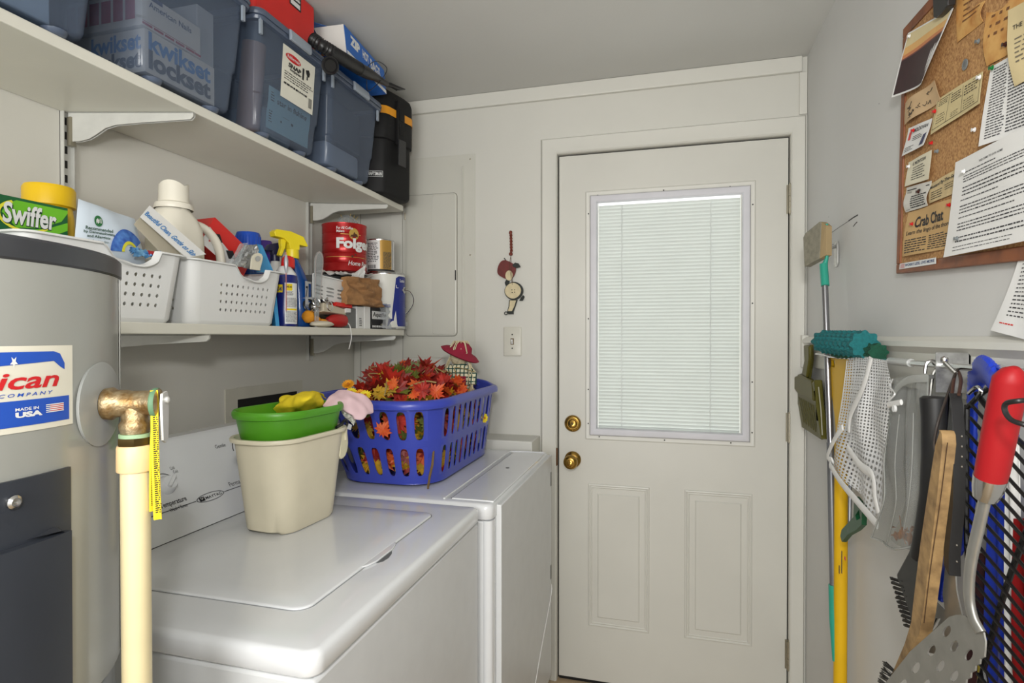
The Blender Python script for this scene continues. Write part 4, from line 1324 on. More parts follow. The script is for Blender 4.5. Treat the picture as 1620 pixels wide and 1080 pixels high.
MB().tube([(sx_, sy_, LS1 + .155), (sx_, sy_, LS1 + .17), (sx_, sy_, LS1 + .190), (sx_, sy_, LS1 + .208)], [.002, .005, .0065, .003], 12).build('actuator', mat('silver_plastic', (180, 184, 190), .3, .4), t)

# tall blue bottle with the yellow trigger
t = thing('spray_bottle', (-1.12, 1.56, LS1), 'curved blue spray bottle with a bright yellow trigger head', 'spray bottle')
bl = []
for z, w_, oy in ((.0005, .050, .008), (.01, .060, .008), (.06, .062, .010), (.11, .058, .006), (.15, .050, -.002), (.18, .040, -.014), (.205, .030, -.026), (.218, .026, -.030)):
    bl.append([(x, y, LS1 + z) for x, y in rrect(w_, w_ * 1.15, w_ * .46, 6, -1.125, 1.568 + oy)])
bd = MB().loft(bl).build('body', m_blu, t, angle=60)
spray_head(t, (-1.125, 1.538), LS1 + .240, mat('trigger_yellow', (240, 218, 34), .35), 1.35, -112)
S = lambda u, v, h=0: V((-1.125 + (.032 - .004 * u) + .0005 + h, 1.556 + .038 * u, LS1 + .015 + .13 * v))
lb = MB().sheet(S, 4, 4, .0004, (0, 0, 1, 1), .0006).build('label', m_white, bd)
MB().text(S, '7', (.05, .62, .42, .88), .03, .1, .001).bars(S, (.05, .05, .9, .15), 3, 3, h=.001, wmin=.1, wmax=.3).build('print', m_ink, lb)
MB().text(S, 'Windex', (.05, .25, .9, .45), .03, .1, .001).rect(S, (.5, .5, .9, .95), .001).build('print_blue', m_blu, lb)

# ---- clear scoop, tray, coffee can, gold can, paint can
t = thing('clear_scoop', (-1.05, 1.57, LS1), 'clear plastic stirring paddle standing up left of the coffee can', 'paddle')
sc = quad(P(497, 540 - 22, x=-1.052), P(502, 518, x=-1.052), P(497, 402, x=-1.060), P(511, 402, x=-1.060))
out = [(.1, 0), (.9, 0), (1.0, .55), (1.02, .88), (.95, .96), (.75, 1.02), (.5, 1.04), (.25, 1.02), (.05, .96), (-.02, .88), (0.0, .55)]
pd = MB().loft([[tuple(sc(u, v, h)) for u, v in out] for h in (0, .003)]).build('paddle', m_clear, t)
inn = [(.5 + (u - .5) * .76, .5 + (v - .5) * .965) for u, v in out]
b = MB()
vs = [tuple(sc(u, v, .0034)) for u, v in out] + [tuple(sc(u, v, .0034)) for u, v in inn]
nn = len(out)
b.add(vs, [(i, (i + 1) % nn, nn + (i + 1) % nn, nn + i) for i in range(nn)])
b.build('edge', mat('clear_edge', (206, 196, 194), .2, trans=.3), pd)

t = thing('grid_tray', (-1.10, 1.65, LS1 + .09), 'white plastic tray with slotted side tipped on the clutter under the coffee can', 'tray')
tf = quad(P(495, 470, x=-1.062), P(547, 482, x=-1.058), P(495, 433, x=-1.068), P(549, 446, x=-1.064))
b = MB()
us = [0, .03, .31, .36, .64, .69, .97, 1]
holed(b, tf, us, [0, .14, .30, .46, .62, 1], lambda i, j: (.42, .26) if i in (1, 3, 5) and j in (1, 2, 3) else None, 4, slot=True)
fr_ = b.build('slotted_side', m_bask, t, solid=.002, merge=True)
rim = MB().sheet(lambda u, v, h=0: tf(u, .97 + .05 * v, h), 1, 1, .007, h=.005)
rim.build('lip', m_bask, t)
MB().sheet(lambda u, v, h=0: tf(u, .02, -.12 * v - .002) if True else 0, 4, 4, .002).build('tray_floor', m_bask, t)
MB().sheet(lambda u, v, h=0: tf(1.0, v, -.12 * (1 - u) - .002 + 0) , 2, 2, .0001).build('tray_end', m_bask, t, solid=.002)

# coffee can
fx, fy, fr2, fz0, fz1 = -1.165, 1.900, .080, 1.568, 1.742
t = thing('coffee_can', (fx, fy, fz0), 'large red metal coffee can standing on the clutter beside the upper shelf bracket', 'can')
m_cc = mat('can_red', (176, 24, 26), .25, .35, var=.08, scale=8)
prof = [(fr2 - .003, fz0), (fr2 + .001, fz0 + .002), (fr2, fz0 + .005)]
for i in range(4):
    z = fz0 + .03 + i * .036
    prof += [(fr2, z - .002), (fr2 - .0012, z), (fr2, z + .002)]
prof += [(fr2, fz1 - .006), (fr2 + .0015, fz1 - .003), (fr2 + .0015, fz1), (fr2 - .002, fz1), (fr2 - .003, fz0 + .01), (0, fz0 + .008)]
MB().lathe(prof, 72, TR(fx, fy, 0), cap=True).build('can', m_cc, t, angle=40)
Sc = cylpatch((fx, fy), fr2, -112, 44, fz0 + .004, fz1 - .006)
MB().text(Sc, 'Folgers', (.215, .40, .97, .70), .045, 0, .0030).build('lettering', m_white, t)
MB().text(Sc, 'Home Roast', (.40, .10, .85, .20), .01, .25, .0012).text(Sc, 'For All Coffee', (.215, .885, .48, .945), .02, 0, .0012).text(Sc, 'Makers', (.215, .815, .34, .87), .02, 0, .0012).build('lettering', m_white, t)
MB().disc(Sc, .50, .79, .085, .13, .0009, 24).build('crest', mat('crest_gold', (206, 170, 86), .4, .3), t)
MB().poly(Sc, [(.43, .73), (.46, .78), (.48, .77), (.50, .84), (.53, .79), (.55, .80), (.57, .73)], .0014).disc(Sc, .47, .30, .018, .028, .0012, 8).disc(Sc, .52, .34, .016, .02, .0012, 8).build('crest_scene', mat('crest_brown', (80, 44, 24), .5), t)
MB().strip(Sc, [(.28 + i * .05, .775, .785) for i in range(8)], .0008).strip(Sc, [(i * .05, .28, .288) for i in range(21)], .0008).build('gold_line', MC['crest_gold'], t)
# clear dish and dried stalks in the can
t = thing('clear_plate', (fx, fy - .02, fz1), 'clear rounded plastic dish standing in the red coffee can', 'dish')
Md = frame(V((fx + .015, fy - .012, fz1 - .02)), V((.35, .94, 0)), V((0, 0, 1)), V((.94, -.35, 0)))
b = MB().loft([[Md @ V((r_ * math.cos(a_), r_ * 1.0 * math.sin(a_), z_)) for a_ in [2 * math.pi * i / 32 for i in range(32)]] for r_, z_ in ((.030, 0), (.050, .003), (.054, .010), (.056, .012))], True, False)
b.build('dish', m_clear, t, solid=.0015)
t = thing('dried_stalks', (fx + .01, fy + .04, fz1 - .05), 'bundle of dried straw stalks leaning out of the red coffee can', 'dried stalks')
rnd = random.Random(3)
b = MB()
for i in range(26):
    x0_, y0_ = fx + rnd.uniform(-.01, .02), fy + rnd.uniform(.02, .045)
    b.tube([(x0_, y0_, fz1 - .10), (x0_ + rnd.uniform(-.01, .02), y0_ + rnd.uniform(-.02, .01), fz1 - .02 + rnd.uniform(0, .02)), (x0_ + rnd.uniform(-.01, .03), y0_ + rnd.uniform(-.045, .03), fz1 + rnd.uniform(.0, .05))], .0016, 4)
b.build('stalks', mat('straw', (176, 154, 100), .8, var=.2), t)

# paint can, white label and blue, with bail
px_, py_, pr_ = -1.092, 2.068, .0815
t = thing('paint_can', (px_, py_, LS1), 'gallon paint can with white and dark blue label at the lower shelf end', 'paint can')
pz0, pz1 = LS1 + .030, LS1 + .217
MB().lathe([(pr_ - .003, LS1 + .0005), (pr_, LS1 + .003), (pr_, pz1), (pr_ + .002, pz1 + .002), (pr_ + .001, pz1 + .005), (pr_ - .006, pz1 + .004), (pr_ - .008, pz1 - .002), (0, pz1 - .002)], 64, TR(px_, py_, 0)).build('can', m_chrome, t, angle=40)
Sp_ = cylpatch((px_, py_), pr_, -88, 102, LS1 + .008, pz1 - .004)
MB().sheet(cylpatch((px_, py_), pr_, -172, 102, LS1 + .008, pz1 - .004), 48, 1, .0005, (0, 0, 1, 1), .0008).build('label', mat('can_label_white', (230, 230, 222), .4), t)
MB().poly(Sp_, [(.20, .16), (.25, .16), (.25, .28), (.27, .50), (.29, .72), (.31, .93), (.36, .97), (.36, .02), (.18, .02)], .0018).strip(Sp_, [(.36 + i * .02, .02, .97) for i in range(16)], .0018).build('blue_panel', mat('can_label_blue', (28, 44, 132), .35), t)
MB().text(Sp_, 'L.', (.31, .74, .35, .80), .03, 0, .0026).text(Sp_, 'Latex', (.38, .86, .50, .92), .02, 0, .0026).build('lettering', m_white, t)
ea = rad(4)
ear = V((px_ + pr_ * math.cos(ea), py_ + pr_ * math.sin(ea), LS1 + .155))
MB().lathe([(.013, 0), (.013, .004), (.008, .006), (.007, .003), (0, .003)], 20, TR(ear) @ RZ(4) @ RY(90)).build('ear', m_chrome, t)
b = MB().tube(bez([ear + V((.004, 0, 0)), ear + V((.022, .012, -.004)), ear + V((.030, .030, -.03)), ear + V((.022, .040, -.055)), ear + V((.0, .042, -.085)), ear + V((-.03, .055, -.10))], 8), .0016, 8)
b.build('bail', m_chrome, t)
# gold and black can on the paint can
gx, gy, gr, gz0, gz1 = -1.105, 2.060, .0560, pz1 + .0055, pz1 + .0055 + .128
t = thing('wood_stain_can', (gx, gy, gz0), 'quart can with a white, gold and black label standing on the gallon paint can', 'can')
MB().lathe([(gr - .001, gz0), (gr + .001, gz0 + .002), (gr, gz0 + .005), (gr, gz1 - .004), (gr + .001, gz1), (gr - .005, gz1 - .001), (gr - .006, gz1 - .004), (0, gz1 - .004)], 56, TR(gx, gy, 0)).build('can', m_chrome, t, angle=40)
Sg = cylpatch((gx, gy), gr, -125, 55, gz0 + .004, gz1 - .004)
MB().sheet(Sg, 10, 1, .0003, (.0, 0, .35, 1), .0008).build('white_label', m_white, t)
MB().sheet(Sg, 10, 1, .0003, (.35, .0, .63, 1), .0008).build('gold_label', mat('label_gold', (190, 148, 70), .35, .3), t)
MB().sheet(Sg, 4, 1, .0003, (.70, 0, .78, 1), .0008).build('white_edge', m_white, t)
b = MB().bars(Sg, (.05, .28, .32, .92), 12, 5, .42, h=.0014, wmin=.03, wmax=.08).strip(Sg, [(.05 + i * .05, .0, .06) for i in range(16)], .0012)
for i in range(9):
    b.rect(Sg, (.06 + i * .024, .08, .072 + i * .024, .20), .0014)
b.build('print', m_ink, t)
MB().bars(Sg, (.42, .08, .62, .62), 22, 6, .8, h=.0014, wmin=.02, wmax=.07, gap=.008).build('pattern', mat('pattern_grey', (110, 96, 70), .5), t)

# supports under the coffee can
t = thing('grey_metal_box', (-1.19, 1.80, LS1), 'grey metal box lying on the lower shelf under the coffee can', 'box')
MB().rprism(.14, .21, .190, .006, TR(-1.205, 1.875, LS1 + .0005), edge=.003).build('box', mat('box_grey', (106, 108, 110), .45), t)
k = crumple(quad((-1.070, 1.72, 1.545), (-1.060, 1.93, 1.560), (-1.20, 1.76, 1.560), (-1.20, 1.96, 1.560)), 'crumpled_paper', m_paper, None, 20, .006, 12, .0008, 7)
tag(k, 'crumpled white paper spread under the red coffee can', 'paper')
k = crumple(quad(P(548, 446, x=-1.05), P(577, 446, x=-1.05), P(560, 432, x=-1.07), P(577, 420, x=-1.07)), 'torn_paper', m_paper, None, 10, .004, 22, .0008, 5)
tag(k, 'torn white paper corner sticking up between the coffee can and the brown bag', 'paper')
# brown paper bag
t = thing('paper_bag', (-1.05, 1.83, 1.44), 'small crumpled brown paper bag in front of the paint can', 'bag')
S = quad(P(548, 481, x=-1.036), P(606, 486, x=-1.030), P(548, 437, x=-1.048), P(598, 443, x=-1.042))
def bagS(u, v, h=0):
    edge = .010 * math.sin(math.pi * u) * (1 - .4 * v)
    tri = .022 * abs(((u * 2.1 + v * 1.7) % 1) - .5) - .012 * abs(((u * 1.3 - v * 2.9) % 1) - .5) + .010 * noise.noise(V((u * 5, v * 5, 2.2)))
    q__ = S(u, v, h + edge + tri)
    if v < .2: q__ += V((0, -.02 * math.sin(math.pi * u) * (.2 - v), 0))
    return q__
MB().sheet(bagS, 24, 20, .022).build('bag', mat('brown_paper', (166, 122, 78), .8, var=.12, scale=60, bump=.6, bscale=90), t, angle=14)

# clutter in front on the lower shelf
t = thing('tool_case', (-1.06, 1.70, 1.43), 'tan plastic case with a red corner lying under the slotted tray', 'case')
S = quad(P(512, 492, x=-1.045), P(548, 498, x=-1.040), P(512, 478, x=-1.05), P(548, 489, x=-1.046))
MB().sheet(S, 1, 1, .07).build('case_body', mat('case_tan', (196, 186, 164), .5), t, bevel=.003)
S = quad(P(532, 483, x=-1.042), P(558, 487, x=-1.036), P(532, 477, x=-1.045), P(557, 481, x=-1.040))
MB().sheet(S, 1, 1, .05).build('red_corner', m_rc, t, bevel=.002)
S = quad(P(548, 494, x=-1.036), P(555, 494, x=-1.035), P(548, 487, x=-1.040), P(555, 488, x=-1.039))
MB().sheet(S, 1, 1, .01).build('white_tab', m_white, t)
t = thing('work_glove', (-1.05, 1.56, LS1), 'orange and cream work glove lying at the shelf edge beside the blue bottle', 'glove')
def lump(cs, name, m, parent, seg=10, amp=0.15, seed=0):
    b = MB()
    for (c, r) in cs:
        rings = []
        for j in range(seg + 1):
            th = math.pi * j / seg
            rings.append([(c[0] + r[0] * math.sin(th) * math.cos(2 * math.pi * i / 16) * (1 + amp * noise.noise(V((i * .4, j * .5, seed)))), c[1] + r[1] * math.sin(th) * math.sin(2 * math.pi * i / 16) * (1 + amp * noise.noise(V((i * .5, j * .4, seed + 3)))), c[2] - r[2] * math.cos(th)) for i in range(16)])
        b.loft(rings, False, False)
    return b.build(name, m, parent, angle=80)
gy_ = ys(512, -1.05)
lump([((-1.085, gy_ - .030, LS1 + .034), (.022, .014, .020)), ((-1.078, gy_ - .012, LS1 + .026), (.024, .016, .012)), ((-1.068, gy_ + .010, LS1 + .020), (.022, .022, .009))], 'palm', mat('glove_orange', (226, 150, 34), .85), t, seed=2, amp=.5)
lump([((-1.052, gy_ - .006, LS1 + .011), (.028, .050, .0105))], 'cuff', mat('glove_cream', (216, 208, 188), .8), t, seed=5)
t = thing('metal_clips', (-1.05, 1.57, LS1 + .06), 'tangle of black and silver clips lying behind the orange glove', 'clips')
b = MB()
rnd = random.Random(5)
for i in range(7):
    c = V((-1.055 + rnd.uniform(-.02, .008), gy_ - .01 + rnd.uniform(-.03, .05), LS1 + .058 + rnd.uniform(0, .040)))
    M = RX(rnd.uniform(0, 180)) @ RY(rnd.uniform(0, 180))
    b.torus(c, rnd.uniform(.010, .018), .0026, M, 18, 6)
b.build('clips', m_chrome, t)
b = MB()
for i in range(5):
    c = V((-1.07 + rnd.uniform(-.02, .0), gy_ + rnd.uniform(-.02, .07), LS1 + .060 + rnd.uniform(0, .045)))
    b.torus(c, rnd.uniform(.012, .022), .0035, RX(rnd.uniform(0, 180)) @ RY(rnd.uniform(0, 90)), 18, 6)
b.build('dark_clips', m_black, t)
t = thing('screwdriver', (-1.05, 1.64, LS1), 'screwdriver with a round red handle lying on the lower shelf edge', 'screwdriver')
ry_ = ys(533, -1.045)
b = MB().tube([(-1.058, ry_ - .035, LS1 + .024), (-1.052, ry_ - .02, LS1 + .024), (-1.045, ry_ + .02, LS1 + .024), (-1.04, ry_ + .036, LS1 + .024), (-1.038, ry_ + .042, LS1 + .024)], [.010, .019, .0225, .019, .008], 18)
b.build('handle', mat('handle_red', (172, 36, 34), .35), t)
MB().tube([(-1.058, ry_ - .034, LS1 + .024), (-1.075, ry_ - .10, LS1 + .010)], .004, 10).build('shaft', m_chrome, t)
t = thing('small_grey_box', (-1.06, 1.74, LS1), 'small flat grey box behind the red handle on the lower shelf', 'box')
MB().bb((-1.085, ys(541, -1.05), LS1 + .0005), (-1.05, ys(564, -1.05), LS1 + .070)).build('box', mat('slate_grey', (112, 114, 114), .5), t, bevel=.003)
def small_box(name, px0, px1, pytop, x, depth, m, label, cat='box'):
    y0_, y1_ = ys(px0, x), ys(px1, x)
    o_ = MB().bb((x - depth, y0_, LS1 + .0004), (x, y1_, P((px0 + px1) / 2, pytop, x=x).z)).build('carton', m, None, bevel=.001)
    o_.name = name
    tag(o_, label, cat)
    return o_, quad((x + .0003, y0_, LS1 + .0004), (x + .0003, y1_, LS1 + .0004), (x + .0003, y0_, P((px0 + px1) / 2, pytop, x=x).z))
o_, S = small_box('slim_carton', 565, 575.5, 485, -1.045, .07, m_white, 'slim white carton with tiny print beside the grey box under the brown bag')
MB().bars(S, (.3, .1, .7, .5), 5, 3, .5, wmin=.1, wmax=.2).build('print', m_ink, o_)
o_, S = small_box('slim_carton', 577, 586, 485, -1.043, .07, m_paper, 'plain slim white carton standing left of the black printed carton')
o_, S = small_box('printed_carton', 587.5, 616, 482, -1.048, .06, m_ink, 'black and white printed carton behind the clear zip bag at the shelf end')
MB().rect(S, (.02, .40, .98, .72), .0006).bars(S, (.04, .05, .9, .16), 1, 3, .8, h=.0008).build('white_band', m_white, o_)
MB().text(S, 'Aquafiver', (.06, .44, .96, .68), .02, .1, .0012).text(S, 'BTN A', (.1, .26, .5, .36), .02, 0, .0012).build('lettering', m_ink, o_)
# clear zip bag of small parts
t = thing('zip_bag', (-1.035, 2.0, LS1), 'clear plastic zip bag of small hardware in front of the paint can', 'bag')
y0_, y1_ = ys(603, -1.035), ys(641, -1.035)
S = quad((-1.030, y0_, LS1 + .002), (-1.030, y1_, LS1 + .002), (-1.040, y0_, P(620, 482, x=-1.04).z), (-1.040, y1_ + .002, P(640, 482, x=-1.04).z))
crumple(S, 'bag_film', mat('zip_film', (232, 236, 240), .06, trans=.78), t, 16, .006, 8, .0006, 6)
MB().sheet(lambda u, v, h=0: S(u, .86 + .03 * v, h + .006), 8, 1, .0015).sheet(lambda u, v, h=0: S(u, .93 + .03 * v, h + .006), 8, 1, .0015).build('zip_strip', mat('zip_blue', (90, 110, 190), .3, trans=.3), t)
rnd = random.Random(8)
for i in range(8):
    c = V((-1.046 + rnd.uniform(-.004, .004), y0_ + .02 + (y1_ - y0_ - .04) * i / 7, LS1 + .006 + rnd.uniform(0, .010)))
    k = MB().tube([c, c + V((.004, .010, .006)), c + V((.0, .016, -.002))], [.003, .0022, .0015], 8).build('hardware_piece', m_chrome if i % 2 else m_nickel)
    tag(k, 'small metal hardware piece inside the clear zip bag', 'hardware', 'hardware pieces in the zip bag')
# string hanging from the shelf edge
b = MB().tube(bez([(-1.045, ys(546, -1.03), LS1 + .045), (-1.030, ys(549, -1.03), LS1 + .020), (-1.016, ys(554, -1.016), LS1 + .004), (-1.014, ys(556, -1.014), 1.33), (-1.014, ys(554, -1.014), 1.307), (-1.014, ys(552, -1.014), 1.290)], 6), .0016, 6)
tag(b.build('string', m_paper), 'white string dangling over the front edge of the lower shelf', 'string')

# ================================================================== WASHER AND DRYER
m_app = mat('appliance_white', (222, 224, 226), .22, var=.01, coat=.4)
m_app2 = mat('appliance_side', (214, 216, 217), .35, var=.02, scale=20, bump=.05, bscale=600)
m_line = mat('lid_seam', (150, 152, 154), .5)
DZ = .915
t = thing('washing_machine', (-.76, .99, 0), 'white top loading washing machine with the beige bucket standing on its lid', 'washing machine')
WX0, WX1, WY0, WY1 = -1.12, -.446, .650, 1.334
MB().bb((WX0, WY0 + .006, .02), (WX1 - .003, WY1 - .004, .8765)).build('cabinet', m_app2, t, bevel=.006)
for sx in (WX0 + .06, WX1 - .06):
    for sy in (WY0 + .06, WY1 - .06):
        MB().cyl((sx, sy, .0003), (sx, sy, .02), .018).build('foot', m_black, t)


def deck(x0, x1, y0, y1, z0, z1, r=.030, e=.016):
    b = MB(); cx, cy = (x0 + x1) / 2, (y0 + y1) / 2
    W, D = x1 - x0, y1 - y0
    rings = []
    for i, z in ((.004, z0), (0, z0 + .004), (0, z1 - e), (e * .08, z1 - e * .62), (e * .3, z1 - e * .3), (e * .62, z1 - e * .08), (e, z1), (.05, z1 + .0006)):
        rings.append([(x, y, z) for x, y in rrect(W - 2 * i, D - 2 * i, max(r - i, .012), 8, cx, cy)])
    return b.loft(rings)


deck(WX0, WX1 + .002, WY0, WY1, .880, DZ, .024, .011).build('top_deck', m_app, t, angle=60)
# lid: raised plate with a narrow seam
LX0, LX1, LY0, LY1 = -.962, -.528, .748, 1.246
ring = lambda i, z: [(x, y, z) for x, y in rrect(LX1 - LX0 - 2 * i, LY1 - LY0 - 2 * i, max(.026 - i, .01), 7, (LX0 + LX1) / 2, (LY0 + LY1) / 2)]
MB().loft([ring(-.0022, DZ + .0007), ring(-.0022, DZ + .0011), ring(.0, DZ + .0011)], True, False).build('lid_seam', m_line, t)
ld = MB().loft([ring(0, DZ + .0008), ring(0, DZ + .0022), ring(.001, DZ + .0034), ring(.004, DZ + .0044), ring(.05, DZ + .0050)]).build('lid', m_app, t, angle=50)
# finger notch at the lid's front edge
o_ = [(LX1 - .002, .915), (LX1 + .006, .928), (LX1 + .012, .950), (LX1 + .012, 1.01), (LX1 + .006, 1.035), (LX1 - .002, 1.05)]
MB().loft([[(x, y, z) for x, y in o_] for z in (DZ + .0009, DZ + .0046)]).build('lid_grip', m_app, ld, bevel=.0015)
o_ = [(LX1 + .012, .946), (LX1 + .020, .956), (LX1 + .022, .975), (LX1 + .018, .995), (LX1 + .012, 1.008)]
MB().loft([[(x, y, z) for x, y in o_] for z in (DZ + .0007, DZ + .0012)]).build('grip_recess', mat('recess_grey', (96, 98, 100), .6), ld)
# control console
def console(t, y0, y1):
    prof = [(-.972, DZ - .002), (-.980, DZ + .004), (-.992, DZ + .022), (-1.000, DZ + .030), (-1.095, 1.080), (-1.100, 1.092), (-1.108, 1.098), (-1.165, 1.095), (-1.180, 1.080), (-1.180, DZ - .002)]
    c = MB().loft([[(x, y, z) for x, z in prof] for y in (y0, y1)]).build('control_console', m_app, t, bevel=.004)
    return c, quad((-1.000, y0, DZ + .030), (-1.000, y1, DZ + .030), (-1.095, y0, 1.080))
con, Cs = console(t, WY0 + .004, WY1 - .004)
MB().bb((-.9735, WY0 + .01, DZ + .0006), (-.9712, WY1 - .01, DZ + .0014)).build('console_seam', m_dark, t)
def cuv(px, py):
    o0, n0 = Cs(0, 0), (Cs(1, 0) - Cs(0, 0)).cross(Cs(0, 1) - Cs(0, 0))
    r = F3 + R3 * ((px - 810) / FPX) + U3 * ((540 - py) / FPX)
    c0 = V((0, 0, CZ)); tt = (o0 - c0).dot(n0) / r.dot(n0); p = c0 + r * tt - o0
    e1, e2 = Cs(1, 0) - o0, Cs(0, 1) - o0
    return p.dot(e1) / e1.length_squared, p.dot(e2) / e2.length_squared
m_grey = mat('print_grey', (96, 98, 102), .5)
b = MB()
u0, v0 = cuv(333, 785)
for (ua, ub) in ((0.02, u0 - .062), (u0 + .062, .98)):
    b.rect(Cs, (ua, v0 - .006, ub, v0 + .006), .0005)
n_ = 40
vs = []
for k in range(n_):
    a_ = 2 * math.pi * k / n_
    vs += [tuple(Cs(u0 + .060 * math.cos(a_), v0 + .062 * math.sin(a_), .0006)), tuple(Cs(u0 + .056 * math.cos(a_), v0 + .052 * math.sin(a_), .0006))]
b.add(vs, [(2 * k, 2 * ((k + 1) % n_), 2 * ((k + 1) % n_) + 1, 2 * k + 1) for k in range(n_)])
b.build('trim_line', m_grey, con)
b = MB().text(Cs, 'MAYTAG', (u0 - .022, v0 - .022, u0 + .048, v0 + .020), .01, 0, .0007)
b.add([tuple(Cs(u0 + du, v0 + dv, .0007)) for du, dv in ((-.048, -.03), (-.026, -.03), (-.026, .03), (-.048, .03))], [(0, 1, 2, 3)])
b.build('lettering', m_ink, con)
MB().poly(Cs, [(u0 - .044, v0 + .018), (u0 - .037, v0 - .010), (u0 - .030, v0 + .018), (u0 - .033, v0 + .018), (u0 - .037, v0 + .002), (u0 - .041, v0 + .018)], .0010).build('emblem', m_white, con)


def knob(u, v, r, parent, arc_=(30, 150)):
    c = Cs(u, v); n = (Cs(1, 0) - Cs(0, 0)).cross(Cs(0, 1) - Cs(0, 0)).normalized()
    M = frame(c, (0, 1, 0), n.cross(V((0, 1, 0))), n)
    k = MB().lathe([(r, 0), (r, .003), (r * .9, .006), (r * .78, .016), (r * .7, .018), (0, .019)], 40, M).build('knob', m_app, parent, angle=40)
    MB().box((0, 0, .021), (r * .30, r * 1.5, .008), ('Z', -50), M).build('grip', m_app, k, bevel=.001)
    b = MB()
    L_, H_ = .68, .155
    pts = []
    b.torus((0, 0, 0), r * 1.35, .0009, M @ TR(0, 0, .0003), 24, 4, 35, 215) if False else None
    ring_ = []
    for i in range(25):
        a_ = rad(20 + 150 * i / 24)
        ring_.append((M @ V((r * 1.32 * math.cos(a_), r * 1.32 * math.sin(a_), .0006)), M @ V((r * 1.40 * math.cos(a_), r * 1.40 * math.sin(a_), .0006))))
    b.add([tuple(p) for q__ in ring_ for p in q__], [(2 * i, 2 * i + 2, 2 * i + 3, 2 * i + 1) for i in range(24)])
    return b
u1, v1 = cuv(262, 768)
b = knob(u1, v1, .021, con)
b.text(Cs, 'Temperature', (cuv(246, 789)[0], v1 - .30, cuv(290, 780)[0], v1 - .21), .012, 0, .0006)
b.text(Cs, 'Wash / Rinse', (cuv(258, 789)[0], v1 - .36, cuv(286, 780)[0], v1 - .31), .0, 0, .0006)
b.text(Cs, 'Cold', (u1 + .045, v1 + .19, u1 + .062, v1 + .235), .0, 0, .0006).text(Cs, 'Cold', (u1 + .05, v1 + .13, u1 + .067, v1 + .175), 0, 0, .0006)
b.text(Cs, 'Hot', (u1 - .075, v1 + .19, u1 - .055, v1 + .235), .0, 0, .0006).text(Cs, 'Cold', (u1 - .078, v1 + .13, u1 - .053, v1 + .175), 0, 0, .0006).text(Cs, 'Warm', (u1 - .02, v1 + .28, u1 + .012, v1 + .33), 0, 0, .0006)
ug, vg = cuv(340, 707)
b.text(Cs, 'Gentle', (ug, vg - .03, cuv(356, 703)[0], vg + .03), .0, 0, .0006)
up_, vp = cuv(363, 768)
b.text(Cs, 'Permanent Press', (up_, vp - .02, up_ + .14, vp + .05), 0, 0, .0006)
uk, vk = cuv(392, 712)
b2 = knob(uk, vk, .034, con)
b.v += []; 
b.add(b2.v, b2.f)
b.build('lettering', m_ink, con)

# dryer
t = thing('tumble_dryer', (-.76, 1.69, 0), 'white clothes dryer with the blue laundry basket standing on it', 'dryer')
EX0, EX1, EY0, EY1 = -1.12, -.420, 1.350, 2.040
MB().bb((EX0, EY0 + .004, .02), (EX1 - .022, EY1 - .002, .872)).build('cabinet', m_app2, t, bevel=.004)
for sx in (EX0 + .06, EX1 - .08):
    for sy in (EY0 + .06, EY1 - .06):
        MB().cyl((sx, sy, .0003), (sx, sy, .02), .018).build('foot', m_black, t)
deck(EX0, EX1, EY0, EY1, .875, DZ, .022, .012).build('top_deck', m_app, t, angle=60)
# rounded front post at the near corner
MB().loft([[(x, y, z) for x, y in rrect(.030, .040, .014, 6, EX1 - .016, EY0 + .022)] for z in (.06, .8735)]).build('corner_post', m_app, t)
# front door panel, tilted slightly forward, with bright edge
fp = MB().bb((EX1 - .022, EY0 + .042, .11), (EX1 + .012, EY1 - .004, .905)).build('front_panel', m_app2, t, bevel=.003)
b = MB()
for z in (.795, .46):
    b = MB().bb((EX1 + .0115, EY1 - .020, z), (EX1 + .0128, EY1 - .011, z + .05))
    b.build('vent_slot', m_gap, fp)
MB().bb((EX1 - .06, EY0 + .01, .0295), (EX1 - .03, EY1 - .01, .108)).build('toe_panel', mat('toe_panel', (180, 172, 158), .5), t)
# raised lint cover with groove on the top
S = quad((-.640, 1.385, DZ + .0008), (-.424, 1.385, DZ + .0008), (-.640, 2.005, DZ + .0008))
def rail_(pts, w_, h_):
    return MB().tube(pts, w_, 6)
p_a, p_b, p_c = P(722, 781, z=DZ + .002), P(800, 719, z=DZ + .002), P(862, 719, z=DZ + .002)
p_a, p_b, p_c = V((-.555, 1.372, DZ + .001)), V((-.555, 1.985, DZ + .001)), V((-.432, 2.012, DZ + .001))
b = MB().tube(bez([p_a, p_a.lerp(p_b, .5), p_b - V((0, .03, 0)), p_b + V((.02, .02, 0)), p_c], 6), .0028, 6)
b.build('top_ridge', m_app, t)
MB().bb((-.537, 1.378, DZ - .002), (-.424, 1.985, DZ + .0028)).build('top_cover', m_app, t, bevel=.002)
MB().bb((-.552, 1.378, DZ + .0007), (-.5375, 1.985, DZ + .0009)).build('groove', mat('groove_white', (196, 198, 200), .4), t)
MB().bb((-.5400, 1.378, DZ + .0007), (-.5372, 1.985, DZ + .0012)).build('seam_line', m_line, t)
MB().disc(lambda u, v, h=0: V((-.49 + u, 1.74 + v, DZ + .0028 + h)), 0, 0, .006, .009, .0004).build('dent_mark', m_grey, t)
console(t, EY0 + .004, EY1 - .004)
k = MB().tube(bez([(EX1 + .0135, EY1 - .012, .44), (EX1 + .0145, EY1 - .03, .40), (EX1 + .016, 1.80, .27), (EX1 + .017, 1.56, .08), (EX1 + .02, 1.50, .0025)], 8), .0014, 6)
tag(k.build('thin_line', m_paper), 'thin white line running down across the front of the dryer', 'cord')  # thin white line down the dryer front

